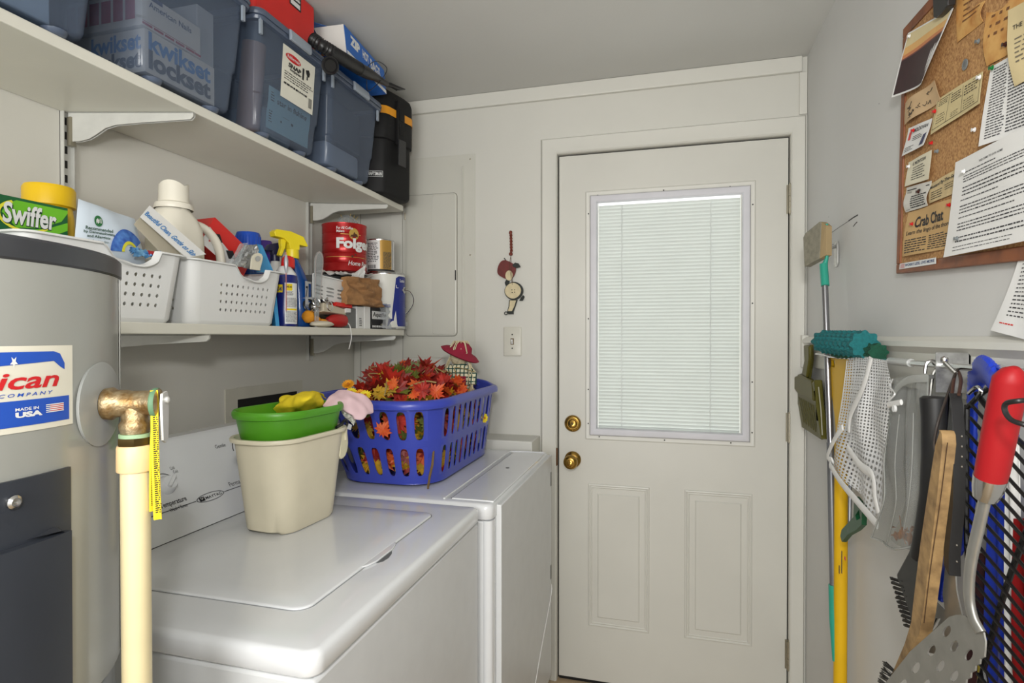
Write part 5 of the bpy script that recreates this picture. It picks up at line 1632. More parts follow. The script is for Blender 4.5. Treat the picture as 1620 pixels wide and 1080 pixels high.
# ================================================================== BUCKET, TUB, CLOTHS
BZ = DZ + .0062
t = thing('plastic_bucket', (-.80, 1.10, BZ), 'beige plastic wastebasket standing on the washing machine lid', 'bucket')
m_be = mat('plastic_beige', (220, 212, 188), .42, var=.03, scale=14)
bc = V((-.808, 1.100, 0)); br = -4


def bring(w, d, z, r=.05, c=bc, rot=br, dz=None, n=9):
    out = []
    for x, y in rrect(w, d, r, n):
        # the far end is more rounded than the near end
        p = Matrix.Rotation(rad(rot), 3, 'Z') @ V((x, y, 0))
        zz = z + (dz(x, y) if dz else 0)
        out.append((c.x + p.x, c.y + p.y, zz))
    return out


notch = lambda x, y: .006 if (y < -.060 and abs(x + .0) < .038) else 0
H = .200
rings = [bring(.100, .165, BZ + .0, .04, dz=lambda x, y: .0), bring(.116, .183, BZ + .0004, .045, dz=notch), bring(.122, .190, BZ + .007, .046)]
rings += [bring(.122 + .030 * k, .190 + .056 * k, BZ + .007 + (H - .007) * k, .046 + .014 * k) for k in (.25, .5, .75, 1)]
rings += [bring(.148, .242, BZ + H - .002, .056), bring(.118, .186, BZ + .012, .04), bring(.05, .1, BZ + .010, .02)]
MB().loft(rings).build('tub', m_be, t, angle=50)
rim = [bring(.152 + 2 * i, .246 + 2 * i, BZ + H + z, .060 + i) for i, z in ((0, 0), (.007, .0), (.0085, -.003), (.0075, -.008), (.0, -.0085))]
MB().loft(rim, False, False).build('rim', m_be, t, angle=50)
for y_ in (1.212, 1.200):
    MB().bb((bc.x + .058 + (1.212 - y_), y_ - .002, BZ + H - .034), (bc.x + .070 + (1.212 - y_) * .6, y_ + .002, BZ + H - .006)).build('handle_lug', m_be, t)
# green oval tub nested in the bucket
m_gr = mat('plastic_green', (84, 158, 34), .38, var=.05, scale=16, bump=.1, bscale=500)
t = thing('oval_tub', (-.83, 1.11, BZ + .15), 'bright green oval plastic tub nested in the beige bucket', 'tub')
gc = V((-.819, 1.112, 0))
G = lambda w, d, z, r=.07: bring(w, d, z, r, gc, -4, None, 12)
z0, z1 = BZ + .165, BZ + .254
rings = [G(.120, .20, z0, .058), G(.130, .212, z0 + .004, .063), G(.146, .232, BZ + H + .002, .070), G(.160, .246, z1 - .020, .078), G(.161, .247, z1 - .018, .078), G(.172, .258, z1 - .016, .083), G(.176, .262, z1 - .010, .085), G(.176, .262, z1 - .004, .085), G(.171, .257, z1, .083), G(.162, .248, z1 - .001, .079), G(.154, .240, z1 - .02, .076), G(.126, .208, z0 + .008, .06)]
MB().loft(rings).build('tub', m_gr, t, angle=50)


def cloth(name, pts_grid, m, th=.004, parent=None, sub=1, wr=.0, seed=0, f=30):
    """grid of points (rows x cols) smoothed into a cloth"""
    rows = [bez(r, 5) for r in pts_grid]
    cols = list(zip(*rows))
    cols = [bez(c, 5) for c in cols]
    g = list(zip(*cols))
    nr, nc = len(g), len(g[0])
    vs = []
    for r in g:
        for p in r:
            p = V(p)
            vs.append(p + V((noise.noise(p * f + V((seed, 0, 0))), noise.noise(p * f + V((0, seed, 9))), noise.noise(p * f + V((4, 0, seed))))) * wr)
    fs = [(j * nc + i, j * nc + i + 1, (j + 1) * nc + i + 1, (j + 1) * nc + i) for j in range(nr - 1) for i in range(nc - 1)]
    b = MB().add([tuple(v) for v in vs], fs)
    o = b.build(name, m, parent, angle=75)
    q__ = o.modifiers.new('thick', 'SOLIDIFY'); q__.thickness = th; q__.offset = 0
    q__ = o.modifiers.new('sub', 'SUBSURF'); q__.levels = sub; q__.render_levels = sub
    return o


m_yc = mat('cloth_yellow', (250, 222, 56), .95, var=.08, scale=30, spec=.1)
def Zp(px, py, z): return P(px, py, z=z)
o = cloth('yellow_cloth', [
    [Zp(428, 652, 1.150), Zp(455, 655, 1.150), Zp(485, 652, 1.152), Zp(512, 648, 1.150)],
    [Zp(438, 640, 1.172), Zp(462, 638, 1.180), Zp(488, 636, 1.184), Zp(512, 634, 1.176)],
    [Zp(450, 629, 1.184), Zp(470, 624, 1.196), Zp(492, 622, 1.200), Zp(506, 622, 1.190)],
    [Zp(462, 630, 1.176), Zp(478, 623, 1.192), Zp(498, 618, 1.194), Zp(516, 628, 1.176)]], m_yc, .0025, wr=.010, seed=4, f=55)
tag(o, 'crumpled bright yellow cloth lying in the green tub', 'cloth')
m_pk = mat('cloth_pink', (232, 200, 206), .95, var=.04, spec=.1)
o = cloth('pink_sock', [
    [P(512, 640, x=-.80), P(530, 645, x=-.77), P(547, 650, x=-.75), P(560, 664, x=-.735)],
    [P(522, 629, x=-.80), P(545, 632, x=-.76), P(566, 640, x=-.735), P(577, 660, x=-.72)],
    [P(536, 620, x=-.80), P(558, 621, x=-.76), P(582, 630, x=-.735), P(590, 650, x=-.72)]], m_pk, .010, wr=.008, seed=8, f=45)
tag(o, 'pale pink sock draped from the green tub over the blue basket corner', 'sock')
o = cloth('patterned_glove', [
    [P(540, 642, x=-.765), P(550, 646, x=-.755), P(560, 654, x=-.745)],
    [P(541, 652, x=-.762), P(551, 656, x=-.75), P(562, 664, x=-.742)],
    [P(547, 660, x=-.758), P(554, 666, x=-.75), P(560, 674, x=-.742)]], mat('cloth_print', (222, 218, 206), .9, var=.35, scale=240, rgb2=(110, 122, 104)), .004, wr=.003, seed=2)
tag(o, 'white cloth with small grey-green print hanging below the pink sock', 'cloth')
t = thing('garden_glove', (-.73, 1.24, 1.0), 'cream glove with a black cuff and tag hanging beside the bucket rim', 'glove')
def Gx(px, py): return P(px, py, x=-.742)
o = cloth('palm', [
    [Gx(536, 677), Gx(540, 675), Gx(545, 677)],
    [Gx(536, 690), Gx(542, 690), Gx(547, 694)],
    [Gx(535, 706), Gx(541, 708), Gx(547, 708)],
    [Gx(534, 722), Gx(538, 726), Gx(543, 720)]], mat('glove_pale', (226, 220, 190), .9), .012, t, wr=.002)
b = MB().tube(bez([Gx(532, 676), Gx(540, 671), Gx(546, 664), Gx(549, 670), Gx(543, 682)], 6), .0035, 8)
b.build('cuff', m_black, t)
S = quad(Gx(548, 678), Gx(555, 680), Gx(550, 669), Gx(557, 672))
MB().sheet(S, 1, 1, .001).build('tag', m_white, t)

# ================================================================== BLUE LAUNDRY BASKET
m_lb = mat('basket_blue', (58, 72, 176), .3, var=.03, scale=12)
t = thing('laundry_basket', (-.78, 1.70, DZ + .0035), 'blue plastic laundry basket full of autumn leaves standing on the dryer', 'laundry basket')
bz0, bz1 = DZ + .0035, 1.1530
cb = V((-.770, 1.715)); ct = V((-.795, 1.700))
def lring(k, e=0.0, dz=0.0, n=14, droop=True):
    """k 0 at the base .. 1 at the rim"""
    w_ = .300 + .115 * k + 2 * e; d_ = .540 + .090 * k + 2 * e
    c_ = cb.lerp(ct, k)
    r_ = .095 + .035 * k + e
    out = []
    for x, y in rrect(w_, d_, r_, n):
        sag = 0
        if droop:
            sag = .012 * (math.cos(math.pi * y / (d_ / 2)) * .5 + .5) * k ** 4 * (1 if abs(x) > w_ * .42 else 0) + .018 * max(0, (y / (d_ / 2)) - .82) / .18 * k ** 4
        out.append(V((c_.x + x, c_.y + y, bz0 + (bz1 - bz0) * k + dz + sag)))
    return out
N14 = 15
ringsb = [lring(0, -.06, .003), lring(0, -.012, .0), lring(.02, 0)]
MB().loft([[tuple(p) for p in r] for r in ringsb], True, False).build('base', m_lb, t, angle=60, solid=.0025)
mb = MB()
seg = [0, .10, .14, .49, .56, .91, 1.0]
lv = [lring(.02 + .98 * s) for s in seg]
n = len(lv[0])
def ringpt(k, s):
    """s in 0..1 by arc length round the middle ring, so that the slots stand upright"""
    M_ = lring(.5)
    R_ = lring(.02 + .98 * k)
    L_ = [0]
    for i in range(n):
        L_.append(L_[-1] + (M_[(i + 1) % n] - M_[i]).length)
    tt = (s % 1) * L_[-1]
    for i in range(n):
        if L_[i + 1] >= tt:
            f = (tt - L_[i]) / max(1e-9, L_[i + 1] - L_[i])
            return R_[i].lerp(R_[(i + 1) % n], f)
    return R_[0]


NC = 38
cols_cache = {}
def SB(u, v):
    k = (round(u, 5), round(v, 5))
    if k not in cols_cache:
        cols_cache[k] = ringpt(v, u)
    return cols_cache[k]
def bh(i, j):
    if j not in (2, 4) and j != 2 and j != 4:
        return None
    return (.27, .47)
us = [i / NC for i in range(NC + 1)]
vs_ = [0, .09, .46, .54, .91, 1.0]
solid_cols = {0, 1, NC - 1, NC - 2, 13, 26, 39, 38, 12}
def bh(i, j):
    if j in (1, 3):
        # leave plain panels at the four corners
        p = SB((i + .5) / NC, .5)
        ang = math.degrees(math.atan2((p.y - 1.705) / .29, (p.x + .782) / .185))
        for c_ in (45, 135, -135, -45):
            if abs(ang - c_) < 5.2:
                return None
        return (.27, .47)
    return None
holed(mb, SB, us, vs_, bh, 6, slot=True)
mb.build('slotted_wall', m_lb, t, angle=50, solid=.003, merge=True)
rr_ = [lring(1, e, z) for e, z in ((-.003, -.004), (-.003, .004), (.002, .0075), (.010, .006), (.015, -.001), (.016, -.010), (.014, -.016), (.012, -.010), (.004, .0))]
MB().loft([[tuple(p) for p in r] for r in rr_ + [rr_[0]]], False, False).build('rim', m_lb, t, angle=60)
for s_ in (-1, 1):
    yy = 1.70 + s_ * .328
    hpts = bez([(-.90, 1.70 + s_ * .300, bz1 + .004), (-.87, yy + s_ * .010, bz1 + .012), (-.79, yy + s_ * .016, bz1 + .014), (-.71, yy + s_ * .010, bz1 + .012), (-.67, 1.70 + s_ * .300, bz1 + .004)], 8)
    if s_ > 0:
        MB().tube(hpts, .012, 12, flat=.5).build('handle', m_lb, t, angle=70)

# autumn foliage
rnd = random.Random(21)
MAPLE = [(0, -.52), (.05, -.30), (.30, -.42), (.26, -.22), (.56, -.20), (.44, -.04), (.66, .20), (.40, .16), (.40, .34), (.22, .22), (.22, .52), (.12, .44), (0, .80), (-.12, .44), (-.22, .52), (-.22, .22), (-.40, .34), (-.40, .16), (-.66, .20), (-.44, -.04), (-.56, -.20), (-.26, -.22), (-.30, -.42), (-.05, -.30)]


def leaf(mb_, c, s, M, fold=.25, curl=.2):
    vs = [V((0, 0, 0))]
    for x, y in MAPLE:
        r2 = x * x + y * y
        vs.append(V((x, y, fold * abs(x) - curl * r2)))
    pts = [M @ (v * s) + V(c) for v in vs]
    # keep inside the basket below the rim
    out = []
    for p in pts:
        if p.z < bz1 + .006:
            k = max(0.02, min(1, (p.z - bz0) / (bz1 - bz0)))
            hw = (.300 + .115 * k) / 2 - .012; hd = (.540 + .090 * k) / 2 - .012
            c_ = cb.lerp(ct, k)
            dx, dy = p.x - c_.x, p.y - c_.y
            q_ = ((abs(dx) / hw) ** 3.2 + (abs(dy) / hd) ** 3.2) ** (1 / 3.2)
            if q_ > 1:
                dx /= q_; dy /= q_
            p = V((c_.x + dx, c_.y + dy, max(p.z, bz0 + .006)))
        out.append(tuple(p))
    n_ = len(MAPLE)
    mb_.add(out, [(0, i + 1, (i + 1) % n_ + 1) for i in range(n_)])


LM = [mat('leaf_red', (158, 36, 24), .55, var=.3, scale=45, rgb2=(92, 18, 16)), mat('leaf_orange', (214, 100, 38), .55, var=.25, scale=45, rgb2=(196, 60, 24)),
      mat('leaf_gold', (214, 160, 36), .55, var=.25, scale=45, rgb2=(150, 130, 40)), mat('leaf_green', (112, 118, 40), .55, var=.3, scale=45, rgb2=(70, 80, 30)),
      mat('leaf_scarlet', (184, 42, 26), .5, var=.2, scale=45, rgb2=(120, 22, 18))]
fol = thing('autumn_leaf_garland', (-.78, 1.68, bz0 + .01), 'heap of red, orange and gold artificial maple leaves filling the blue basket', 'leaf garland')
acc = [MB() for _ in LM]
for i in range(430):
    inside = i < 250
    if inside:
        # lie against the slotted walls and the bottom
        a = rnd.uniform(0, 360)
        zz = rnd.uniform(bz0 + .02, bz1 - .01)
        rr__ = rnd.uniform(.80, 1.0)
        c = V((cb.x + rr__ * .165 * math.cos(rad(a)), 1.705 + rr__ * .27 * math.sin(rad(a)), zz))
        w_ = rnd.choices(range(5), (4, 4, 4, 3, 2))[0]
        M = RZ(a) @ RY(90 + rnd.uniform(-40, 40)) @ RZ(rnd.uniform(0, 360))
        s = rnd.uniform(.040, .066)
    else:
        a = rnd.uniform(0, 2 * math.pi); q_ = rnd.random() ** .5
        x = -.795 + .165 * q_ * math.cos(a); y = 1.665 + .225 * q_ * math.sin(a)
        top = 1.150 + .082 * (1 - q_ ** 2.2) + .022 * noise.noise(V((x * 14, y * 14, 1)))
        if y > 1.80: top -= .028 * (y - 1.80) / .1
        c = V((x, y, top - rnd.random() * .035))
        front = x > -.80
        low = q_ > .8
        w_ = rnd.choices(range(5), (7, 2, .8, .9, 4) if not low else (3, 4, 3, 2, 2))[0]
        if y < 1.50: w_ = rnd.choices(range(5), (2, 2, 3, 2.5, 1))[0]
        M = RZ(rnd.uniform(0, 360)) @ RX(rnd.uniform(-65, 65)) @ RY(rnd.uniform(-65, 65))
        s = rnd.uniform(.044, .076)
    leaf(acc[w_], c, s, M, rnd.uniform(.05, .45), rnd.uniform(-.1, .4))
# a few leaves that stand out against the wall
for (px, py, y, s, wi, rot) in ((588, 590, 1.62, .055, 0, 10), (606, 583, 1.66, .050, 4, -20), (645, 578, 1.72, .052, 0, 15), (672, 580, 1.78, .062, 4, -10), (662, 590, 1.64, .060, 0, 30), (692, 588, 1.80, .055, 0, -25), (640, 592, 1.60, .055, 3, 40), (625, 600, 1.55, .05, 3, 100), (617, 615, 1.48, .05, 2, 30), (600, 622, 1.46, .05, 2, -50), (668, 618, 1.46, .05, 4, 60), (702, 602, 1.66, .05, 4, 20), (722, 603, 1.76, .045, 1, 0), (730, 618, 1.72, .045, 1, 70), (690, 620, 1.50, .045, 1, -40), (655, 625, 1.42, .03, 1, 20), (632, 590, 1.58, .03, 1, 20), (622, 607, 1.48, .035, 1, 80)):
    leaf(acc[wi], P(px, py, y=y), s, RX(70) @ RY(rnd.uniform(-25, 25)) @ RZ(rot) if False else RX(60 + rnd.uniform(-20, 20)) @ RZ(rot), .2, .2)
for mb_, m_, nm in zip(acc, LM, ('dark red leaves', 'orange leaves', 'gold leaves', 'olive green leaves', 'bright scarlet leaves')):
    o = mb_.build('leaves', m_, fol, flat=True)
    o['kind'] = 'stuff'; o['label'] = nm
b = MB()
for i in range(16):
    x, y = rnd.uniform(-.88, -.66), rnd.uniform(1.47, 1.86)
    z = 1.165 + .055 * (1 - ((y - 1.66) / .26) ** 2)
    pts = [(x, y, z), (x + rnd.uniform(-.03, .05), y + rnd.uniform(-.03, .06), z + .018), (x + rnd.uniform(-.04, .08), y + rnd.uniform(-.02, .12), z + rnd.uniform(-.01, .012))]
    b.tube(bez(pts, 4), .0017, 5)
b.tube(bez([P(650, 610, y=1.50), P(672, 603, y=1.50), P(690, 605, y=1.50)], 6), .0022, 6)
b.tube(bez([P(608, 626, y=1.45), P(611, 612, y=1.47), P(612, 600, y=1.5)], 6), .002, 6)
b.build('stems', mat('stem_tan', (160, 140, 90), .7), fol)
# leaves poking out through the slots
for (px, py, s, wi, rot, lab) in ((606, 680, .042, 1, -30, 'orange maple leaf poking out through the front slots of the blue basket'), ):
    b = MB()
    c = P(px, py, y=1.398)
    vs = [V((0, 0, 0))] + [V((x, y, .2 * abs(x) - .15 * (x * x + y * y))) for x, y in MAPLE]
    M = RX(82) @ RZ(rot) @ RY(6)
    n_ = len(MAPLE)
    b.add([tuple(c + M @ (v * s)) for v in vs], [(0, i + 1, (i + 1) % n_ + 1) for i in range(n_)])
    o = b.build('maple_leaf', LM[wi], None, flat=True, solid=.0006)
    tag(o, lab, 'leaf')
o = MB().tube([P(686, 712, x=-.628), P(684, 735, x=-.620), P(680, 752, x=-.610), P(677, 772, z=DZ + .008)], [.0030, .0036, .0034, .0030], 8).build('twig', mat('twig_brown', (120, 96, 60), .8))
tag(o, 'brown stem sticking out of the basket side and resting on the dryer top', 'twig')


def flower(c, r, m, mc, name, label, nrm, petals=14, stem=None, group=None):
    t = thing(name, c, label, 'flower', group)
    nrm = V(nrm).normalized()
    a = nrm.cross(V((0, .3, 1))).normalized(); M = frame(c, a, nrm.cross(a), nrm)
    b = MB()
    for layer, (rr, n_, tilt) in enumerate(((1, petals, .12), (.72, petals, .35), (.45, petals - 3, .6))):
        for i in range(n_):
            a_ = 2 * math.pi * i / n_ + layer * .2
            w_ = .9 * r * rr * math.pi / n_ * 1.1
            base = [(0, -w_ * .3, 0), (rr * r * .6, -w_, rr * r * tilt * .5), (rr * r, -w_ * .5, rr * r * tilt), (rr * r * 1.04, w_ * .4, rr * r * tilt), (rr * r * .6, w_, rr * r * tilt * .5), (0, w_ * .3, 0)]
            R_ = RZ(math.degrees(a_))
            b.add([tuple(M @ (R_ @ V(p))) for p in base], [(0, 1, 2, 3, 4, 5)])
    b.build('petals', m, t, flat=True)
    MB().lathe([(r * .22, 0), (r * .24, r * .22), (r * .12, r * .3), (0, r * .3)], 12, M).build('flower_centre', mc, t)
    if stem:
        MB().tube(bez([c] + stem, 5), .0014, 6).build('stem', MC['leaf_green'], t)
    return t


m_fo = mat('petal_orange', (246, 164, 24), .6, var=.15, scale=80)
m_fy = mat('petal_yellow', (246, 222, 40), .6, var=.1, scale=80)
m_fc = mat('flower_heart', (190, 110, 20), .7)
g = 'yellow and orange artificial flowers in the blue basket'
c = P(551, 608, x=-.86)
flower(c, .017, m_fo, m_fc, 'artificial_flower', 'orange flower standing highest at the left end of the blue basket', (.2, -.6, .7), stem=[c + V((.004, 0, -.02)), c + V((.01, 0, -.05))], group=g)
for (px, py, x, r, lab, mm) in ((556, 620, -.83, .014, 'small gold flower right below the highest orange flower', m_fy), (570, 622, -.80, .013, 'orange flower between two gold flowers above the pink sock', m_fo), (578, 625, -.78, .015, 'gold flower nearest the basket rim above the pink sock', m_fy)):
    flower(P(px, py, x=x), r, mm, m_fc, 'artificial_flower', lab, (.3, -.6, .6), group=g)
c = P(766, 661, x=-.600)
flower(c, .016, m_fy, m_fc, 'artificial_flower', 'yellow flower poking out of the far side slots of the blue basket', (.9, -.4, .1), 9, stem=[c + V((-.015, 0, -.004))], group=g)

# scarecrow doll
dc = V((-.700, 1.880, 0))
t = thing('scarecrow_doll', (dc.x, dc.y, 1.13), 'small scarecrow doll with red hat and plaid shirt at the far end of the basket', 'doll')
m_burl = mat('burlap_cream', (214, 202, 168), .9, var=.15, scale=120)
m_hat = mat('hat_crimson', (150, 22, 54), .8)
def plaid():
    m = mat('plaid_cloth', (226, 220, 190), .85)
    nt = m.node_tree; p = nt.nodes['Principled BSDF']
    tc = nt.nodes.new('ShaderNodeTexCoord'); 
    prev = None
    for ax, col, off in ((0, (20, 70, 62), 0.0), (2, (20, 70, 62), 0.0)):
        wv = nt.nodes.new('ShaderNodeTexWave'); wv.bands_direction = 'XYZ'[ax]; wv.inputs['Scale'].default_value = 22
        nt.links.new(tc.outputs['Object'], wv.inputs['Vector'])
        gt = nt.nodes.new('ShaderNodeMath'); gt.operation = 'GREATER_THAN'; gt.inputs[1].default_value = .82
        nt.links.new(wv.outputs['Fac'], gt.inputs[0])
        mx = nt.nodes.new('ShaderNodeMix'); mx.data_type = 'RGBA'
        nt.links.new(gt.outputs[0], mx.inputs[0])
        if prev is None: mx.inputs[6].default_value = (*lin((226, 220, 190)), 1)
        else: nt.links.new(prev, mx.inputs[6])
        mx.inputs[7].default_value = (*lin(col), 1)
        prev = mx.outputs[2]
    nt.links.new(prev, p.inputs['Base Color'])
    return m
m_plaid = plaid()
body = MB().loft([[(dc.x + x, dc.y + y, z) for x, y in rrect(w_, w_ * .6, w_ * .25, 5)] for w_, z in ((.060, 1.150), (.072, 1.17), (.078, 1.20), (.066, 1.228), (.03, 1.240))]).build('shirt', m_plaid, t, angle=60)
MB().bb((dc.x - .012, dc.y - .028, 1.165), (dc.x + .030, dc.y - .0245, 1.196)).build('patch', m_hat, body, bevel=.002)
MB().tube([(dc.x - .028, dc.y - .005, 1.222), (dc.x - .062, dc.y - .012, 1.212), (dc.x - .078, dc.y - .02, 1.188)], [.015, .015, .013], 10).build('sleeve', m_plaid, t)
MB().tube([(dc.x + .028, dc.y - .005, 1.222), (dc.x + .050, dc.y - .012, 1.200), (dc.x + .052, dc.y - .02, 1.168)], [.015, .015, .013], 10).build('sleeve', m_plaid, t)
hd = MB().lathe([(.0, 0), (.026, .008), (.034, .028), (.030, .050), (.012, .062), (0, .064)], 20, TR(dc.x, dc.y, 1.232) @ RY(-6)).build('head', m_burl, t, angle=80)
M = TR(dc.x - .002, dc.y, 1.268) @ RY(24)
MB().lathe([(0, .0), (.066, -.002), (.072, .003), (.058, .012), (.037, .018), (.032, .036), (.016, .046), (0, .048)], 28, M).build('hat', m_hat, t, angle=60)
b = MB()
for i in range(60):
    a_ = rnd.uniform(0, 6.28)
    if i < 34:
        s_ = V((dc.x + rnd.uniform(-.012, .014), dc.y + rnd.uniform(-.01, .01), 1.306))
        b.tube(bez([s_, s_ + V((.016 * math.cos(a_), .016 * math.sin(a_), .010)), s_ + V((.034 * math.cos(a_), .034 * math.sin(a_) - .006, -.018 - rnd.random() * .02))], 3), .0016, 4)
    else:
        sd = rnd.choice((-1, 1, 1))
        s_ = V((dc.x + sd * .030, dc.y - .01 + rnd.uniform(-.012, .012), 1.262))
        b.tube(bez([s_, s_ + V((sd * .012, -.006, -.03)), s_ + V((sd * rnd.uniform(.004, .034), -.01, -rnd.uniform(.05, .105)))], 3), .0018, 4)
b.build('raffia_hair', mat('raffia', (218, 206, 170), .8, var=.1), t)
b = MB()
for i in range(24):
    sx_ = dc.x - .078 if i % 2 else dc.x + .052
    s_ = V((sx_, dc.y - .022, 1.188 if i % 2 else 1.168))
    b.tube([s_, s_ + V((rnd.uniform(-.018, .012), rnd.uniform(-.012, .006), -rnd.uniform(.02, .036)))], .0016, 4)
b.build('straw_hands', MC['raffia'], t)

# ================================================================== RIGHT WALL: CORKBOARD
def cutplate(name, outline, holes, x, th, m, parent=None, bevel=0.0, smooth=None, dx=None):
    """flat piece of thickness th standing parallel to the right wall at distance x; outline through sight points"""
    cu = bpy.data.curves.new('c', 'CURVE')
    cu.dimensions = '2D'; cu.fill_mode = 'BOTH'; cu.extrude = .5
    if th > .004 and not smooth:
        # the thickness also shows sideways from the lens side, so the plate itself is cut narrower
        c_ = P(sum(p[0] for p in outline) / len(outline), sum(p[1] for p in outline) / len(outline), x=x)
        s2 = abs(Qx(c_ + V((th / 2, 0, 0))) - Qx(c_ - V((th / 2, 0, 0)))) / 2
        n__ = len(outline); ar = sum(outline[i - 1][0] * outline[i][1] - outline[i][0] * outline[i - 1][1] for i in range(n__))
        new = []
        for i in range(n__):
            p, q = outline[i - 1], outline[(i + 1) % n__]
            tx, ty = q[0] - p[0], q[1] - p[1]
            L_ = math.hypot(tx, ty) + 1e-9
            nx = (ty / L_) * (1 if ar > 0 else -1)
            new.append((outline[i][0] - max(-1, min(1, nx * 1.4)) * s2, outline[i][1]))
        outline = new
    for poly_ in [outline] + list(holes):
        sp = cu.splines.new('POLY')
        pts = [P(a, b_, x=x) for a, b_ in poly_]
        if smooth and poly_ is outline:
            ps = bez([V((p.y, p.z, 0)) for p in pts] + [V((pts[0].y, pts[0].z, 0))], smooth)[:-1]
            pts = [V((x, p.x, p.y)) for p in ps]
        sp.points.add(len(pts) - 1)
        for i, p in enumerate(pts):
            sp.points[i].co = (p.y, p.z, 0, 1)
        sp.use_cyclic_u = True
    ob = bpy.data.objects.new('c', cu)
    me = bpy.data.meshes.new_from_object(ob)
    b = MB()
    b.v = [(x + v.co.z * th + (dx(v.co.x, v.co.y) if dx else 0), v.co.x, v.co.y) for v in me.vertices]
    b.f = [tuple(p.vertices) for p in me.polygons]
    bpy.data.objects.remove(ob); bpy.data.curves.remove(cu); bpy.data.meshes.remove(me)
    return b.build(name, m, parent, merge=True, bevel=bevel)


bx = .4445
BL, TL = P(1417, 433, x=bx), P(1428, 46, x=bx)
hd_ = (P(1605, 413, x=bx) - BL); hd_.x = 0; hd_.normalize()
ud_ = V((0, -hd_.z, hd_.y)) * (-1 if hd_.y > 0 else 1)
ud_ = (TL - BL).normalized(); ud_.x = 0; ud_.normalize()
BW, BH = .62, (TL - BL).length
t = thing('corkboard', tuple(BL), 'wood framed cork notice board hung slightly tilted on the right wall', 'notice board')
Mb = frame(BL, hd_, ud_, (-1, 0, 0))
m_cork = mat('cork', (200, 156, 102), .85, var=.22, scale=260, bump=.5, bscale=500, rgb2=(150, 104, 62))
m_wood = mat('board_frame_wood', (140, 80, 42), .5, var=.2, scale=30, bump=.1)
FW = .019
Mz = Mb @ TR(0, 0, -.0145)
MB().box((BW / 2, BH / 2, .006), (BW - .02, BH - .02, .010), M=Mz).build('cork_panel', m_cork, t)
for c_, s_ in (((BW / 2, FW / 2, .007), (BW, FW, .0145)), ((BW / 2, BH - FW / 2, .007), (BW, FW, .0145)), ((FW / 2, BH / 2, .007), (FW, BH - 2 * FW, .0145)), ((BW - FW / 2, BH / 2, .007), (FW, BH - 2 * FW, .0145))):
    MB().box(c_, s_, M=Mz).build('frame_rail', m_wood, t, bevel=.002)
PX = .4475   # cork surface


def note(name, bl, br, tl, tr, m, label, cat='paper', x=PX - .0012, curl=None, n=10, wav=.0006, group=None, th=.0004):
    """sheet pinned on the board: corners given along sight lines on the board's plane"""
    S = quad(P(*bl, x=x), P(*br, x=x), P(*tl, x=x), P(*tr, x=x), curl=lambda u, v: (curl(u, v) if curl else 0) + wav * math.sin(7 * u + 4 * v))
    o = MB().sheet(S, n, n, th).build(name, m)
    tag(o, label, cat, group)
    return o, S


def pin(px, py, m, label, x=PX - .003, r=.0042, big=False):
    c = P(px, py, x=x)
    o = MB().lathe([(0, 0), (r, .001), (r, .003), (r * .6, .0045), (r * .55, .008), (r * .8, .010), (0, .0105)], 14, TR(c) @ RY(-90) @ Matrix.Diagonal((1, 1, .5, 1))).build('push_pin', m)
    tag(o, label, 'push pin', 'push pins on the cork board')


m_cream2 = mat('aged_paper', (214, 192, 146), .8, var=.1, scale=40)
m_burn = mat('parchment', (214, 168, 100), .8, var=.2, scale=40, rgb2=(188, 128, 62))
# sunset photograph
ph, S = note('sunset_photo', (1424, 153), (1474, 128), (1439, 52), (1511, 12), m_paper, 'glossy photo of a sunset over dark water in the upper corner of the board', 'photo', x=.442, curl=lambda u, v: .012 * (1 - v) * (u - .5) ** 2 * 4 + .003, n=14)
bands = [(.0, .03, .56, .70, (58, 34, 38)), (1, .56, .70, .585, .725, (120, 66, 60)), (2, .585, .725, .64, .78, (206, 132, 84)), (3, .64, .78, .76, .88, (226, 178, 110)), (4, .76, .88, .975, .975, (222, 206, 160))]
for i, (k_, a0, a1, b0, b1, c_) in enumerate([(0, .03, .03, .56, .70, (58, 34, 38)), (1, .56, .70, .585, .725, (120, 66, 60)), (2, .585, .725, .64, .78, (206, 132, 84)), (3, .64, .78, .76, .88, (226, 178, 110)), (4, .76, .88, .975, .975, (222, 206, 160))]):
    MB().strip(S, [(.03 + .94 * j / 14, a0 + (a1 - a0) * j / 14, b0 + (b1 - b0) * j / 14) for j in range(15)], .0005).build(('dark_water', 'horizon', 'orange_sky', 'amber_sky', 'pale_sky')[i], mat('photo_%d' % i, c_, .55, var=.12 if i == 0 else .03, scale=60), ph)
# black spring clip at the top
o = cutplate('spring_clip', [(1475, -12), (1511, -12), (1512, 8), (1500, 22), (1489, 28), (1476, 27)], [], .434, .012, m_black, bevel=.002)
tag(o, 'black plastic clip hanging over the top edge of the sunset photo', 'clip')
# maps and parchment
o, S = note('burnt_map', (1514, 68), (1556, 34), (1513, -20), (1557, -45), m_burn, 'small orange-brown burnt edge map beside the sunset photo', curl=lambda u, v: .004 * math.sin(9 * v) * u)
MB().bars(S, (.25, .25, .85, .75), 5, 3, .3, wmin=.05, wmax=.3, h=.0006).build('map_marks', mat('sepia', (120, 78, 44), .7), o)
o, S = note('parchment_map', (1561, 105), (1606, 80), (1556, -15), (1640, -60), m_burn, 'large yellow parchment map behind the cream note near the right photo edge', x=.4455, curl=lambda u, v: .003 * math.sin(6 * v))
MB().bars(S, (.15, .3, .7, .8), 4, 9, .3, wmin=.04, wmax=.12, gap=.1, h=.0006).build('map_marks', MC['sepia'], o)
o, S = note('cream_note', (1605, 137), (1660, 108), (1591, 17), (1660, -20), mat('cream_paper', (222, 204, 158), .8, var=.05), 'cream paper sheet with a pencil drawing at the right edge of the photo', x=.440, curl=lambda u, v: .003 * math.sin(4 * v))
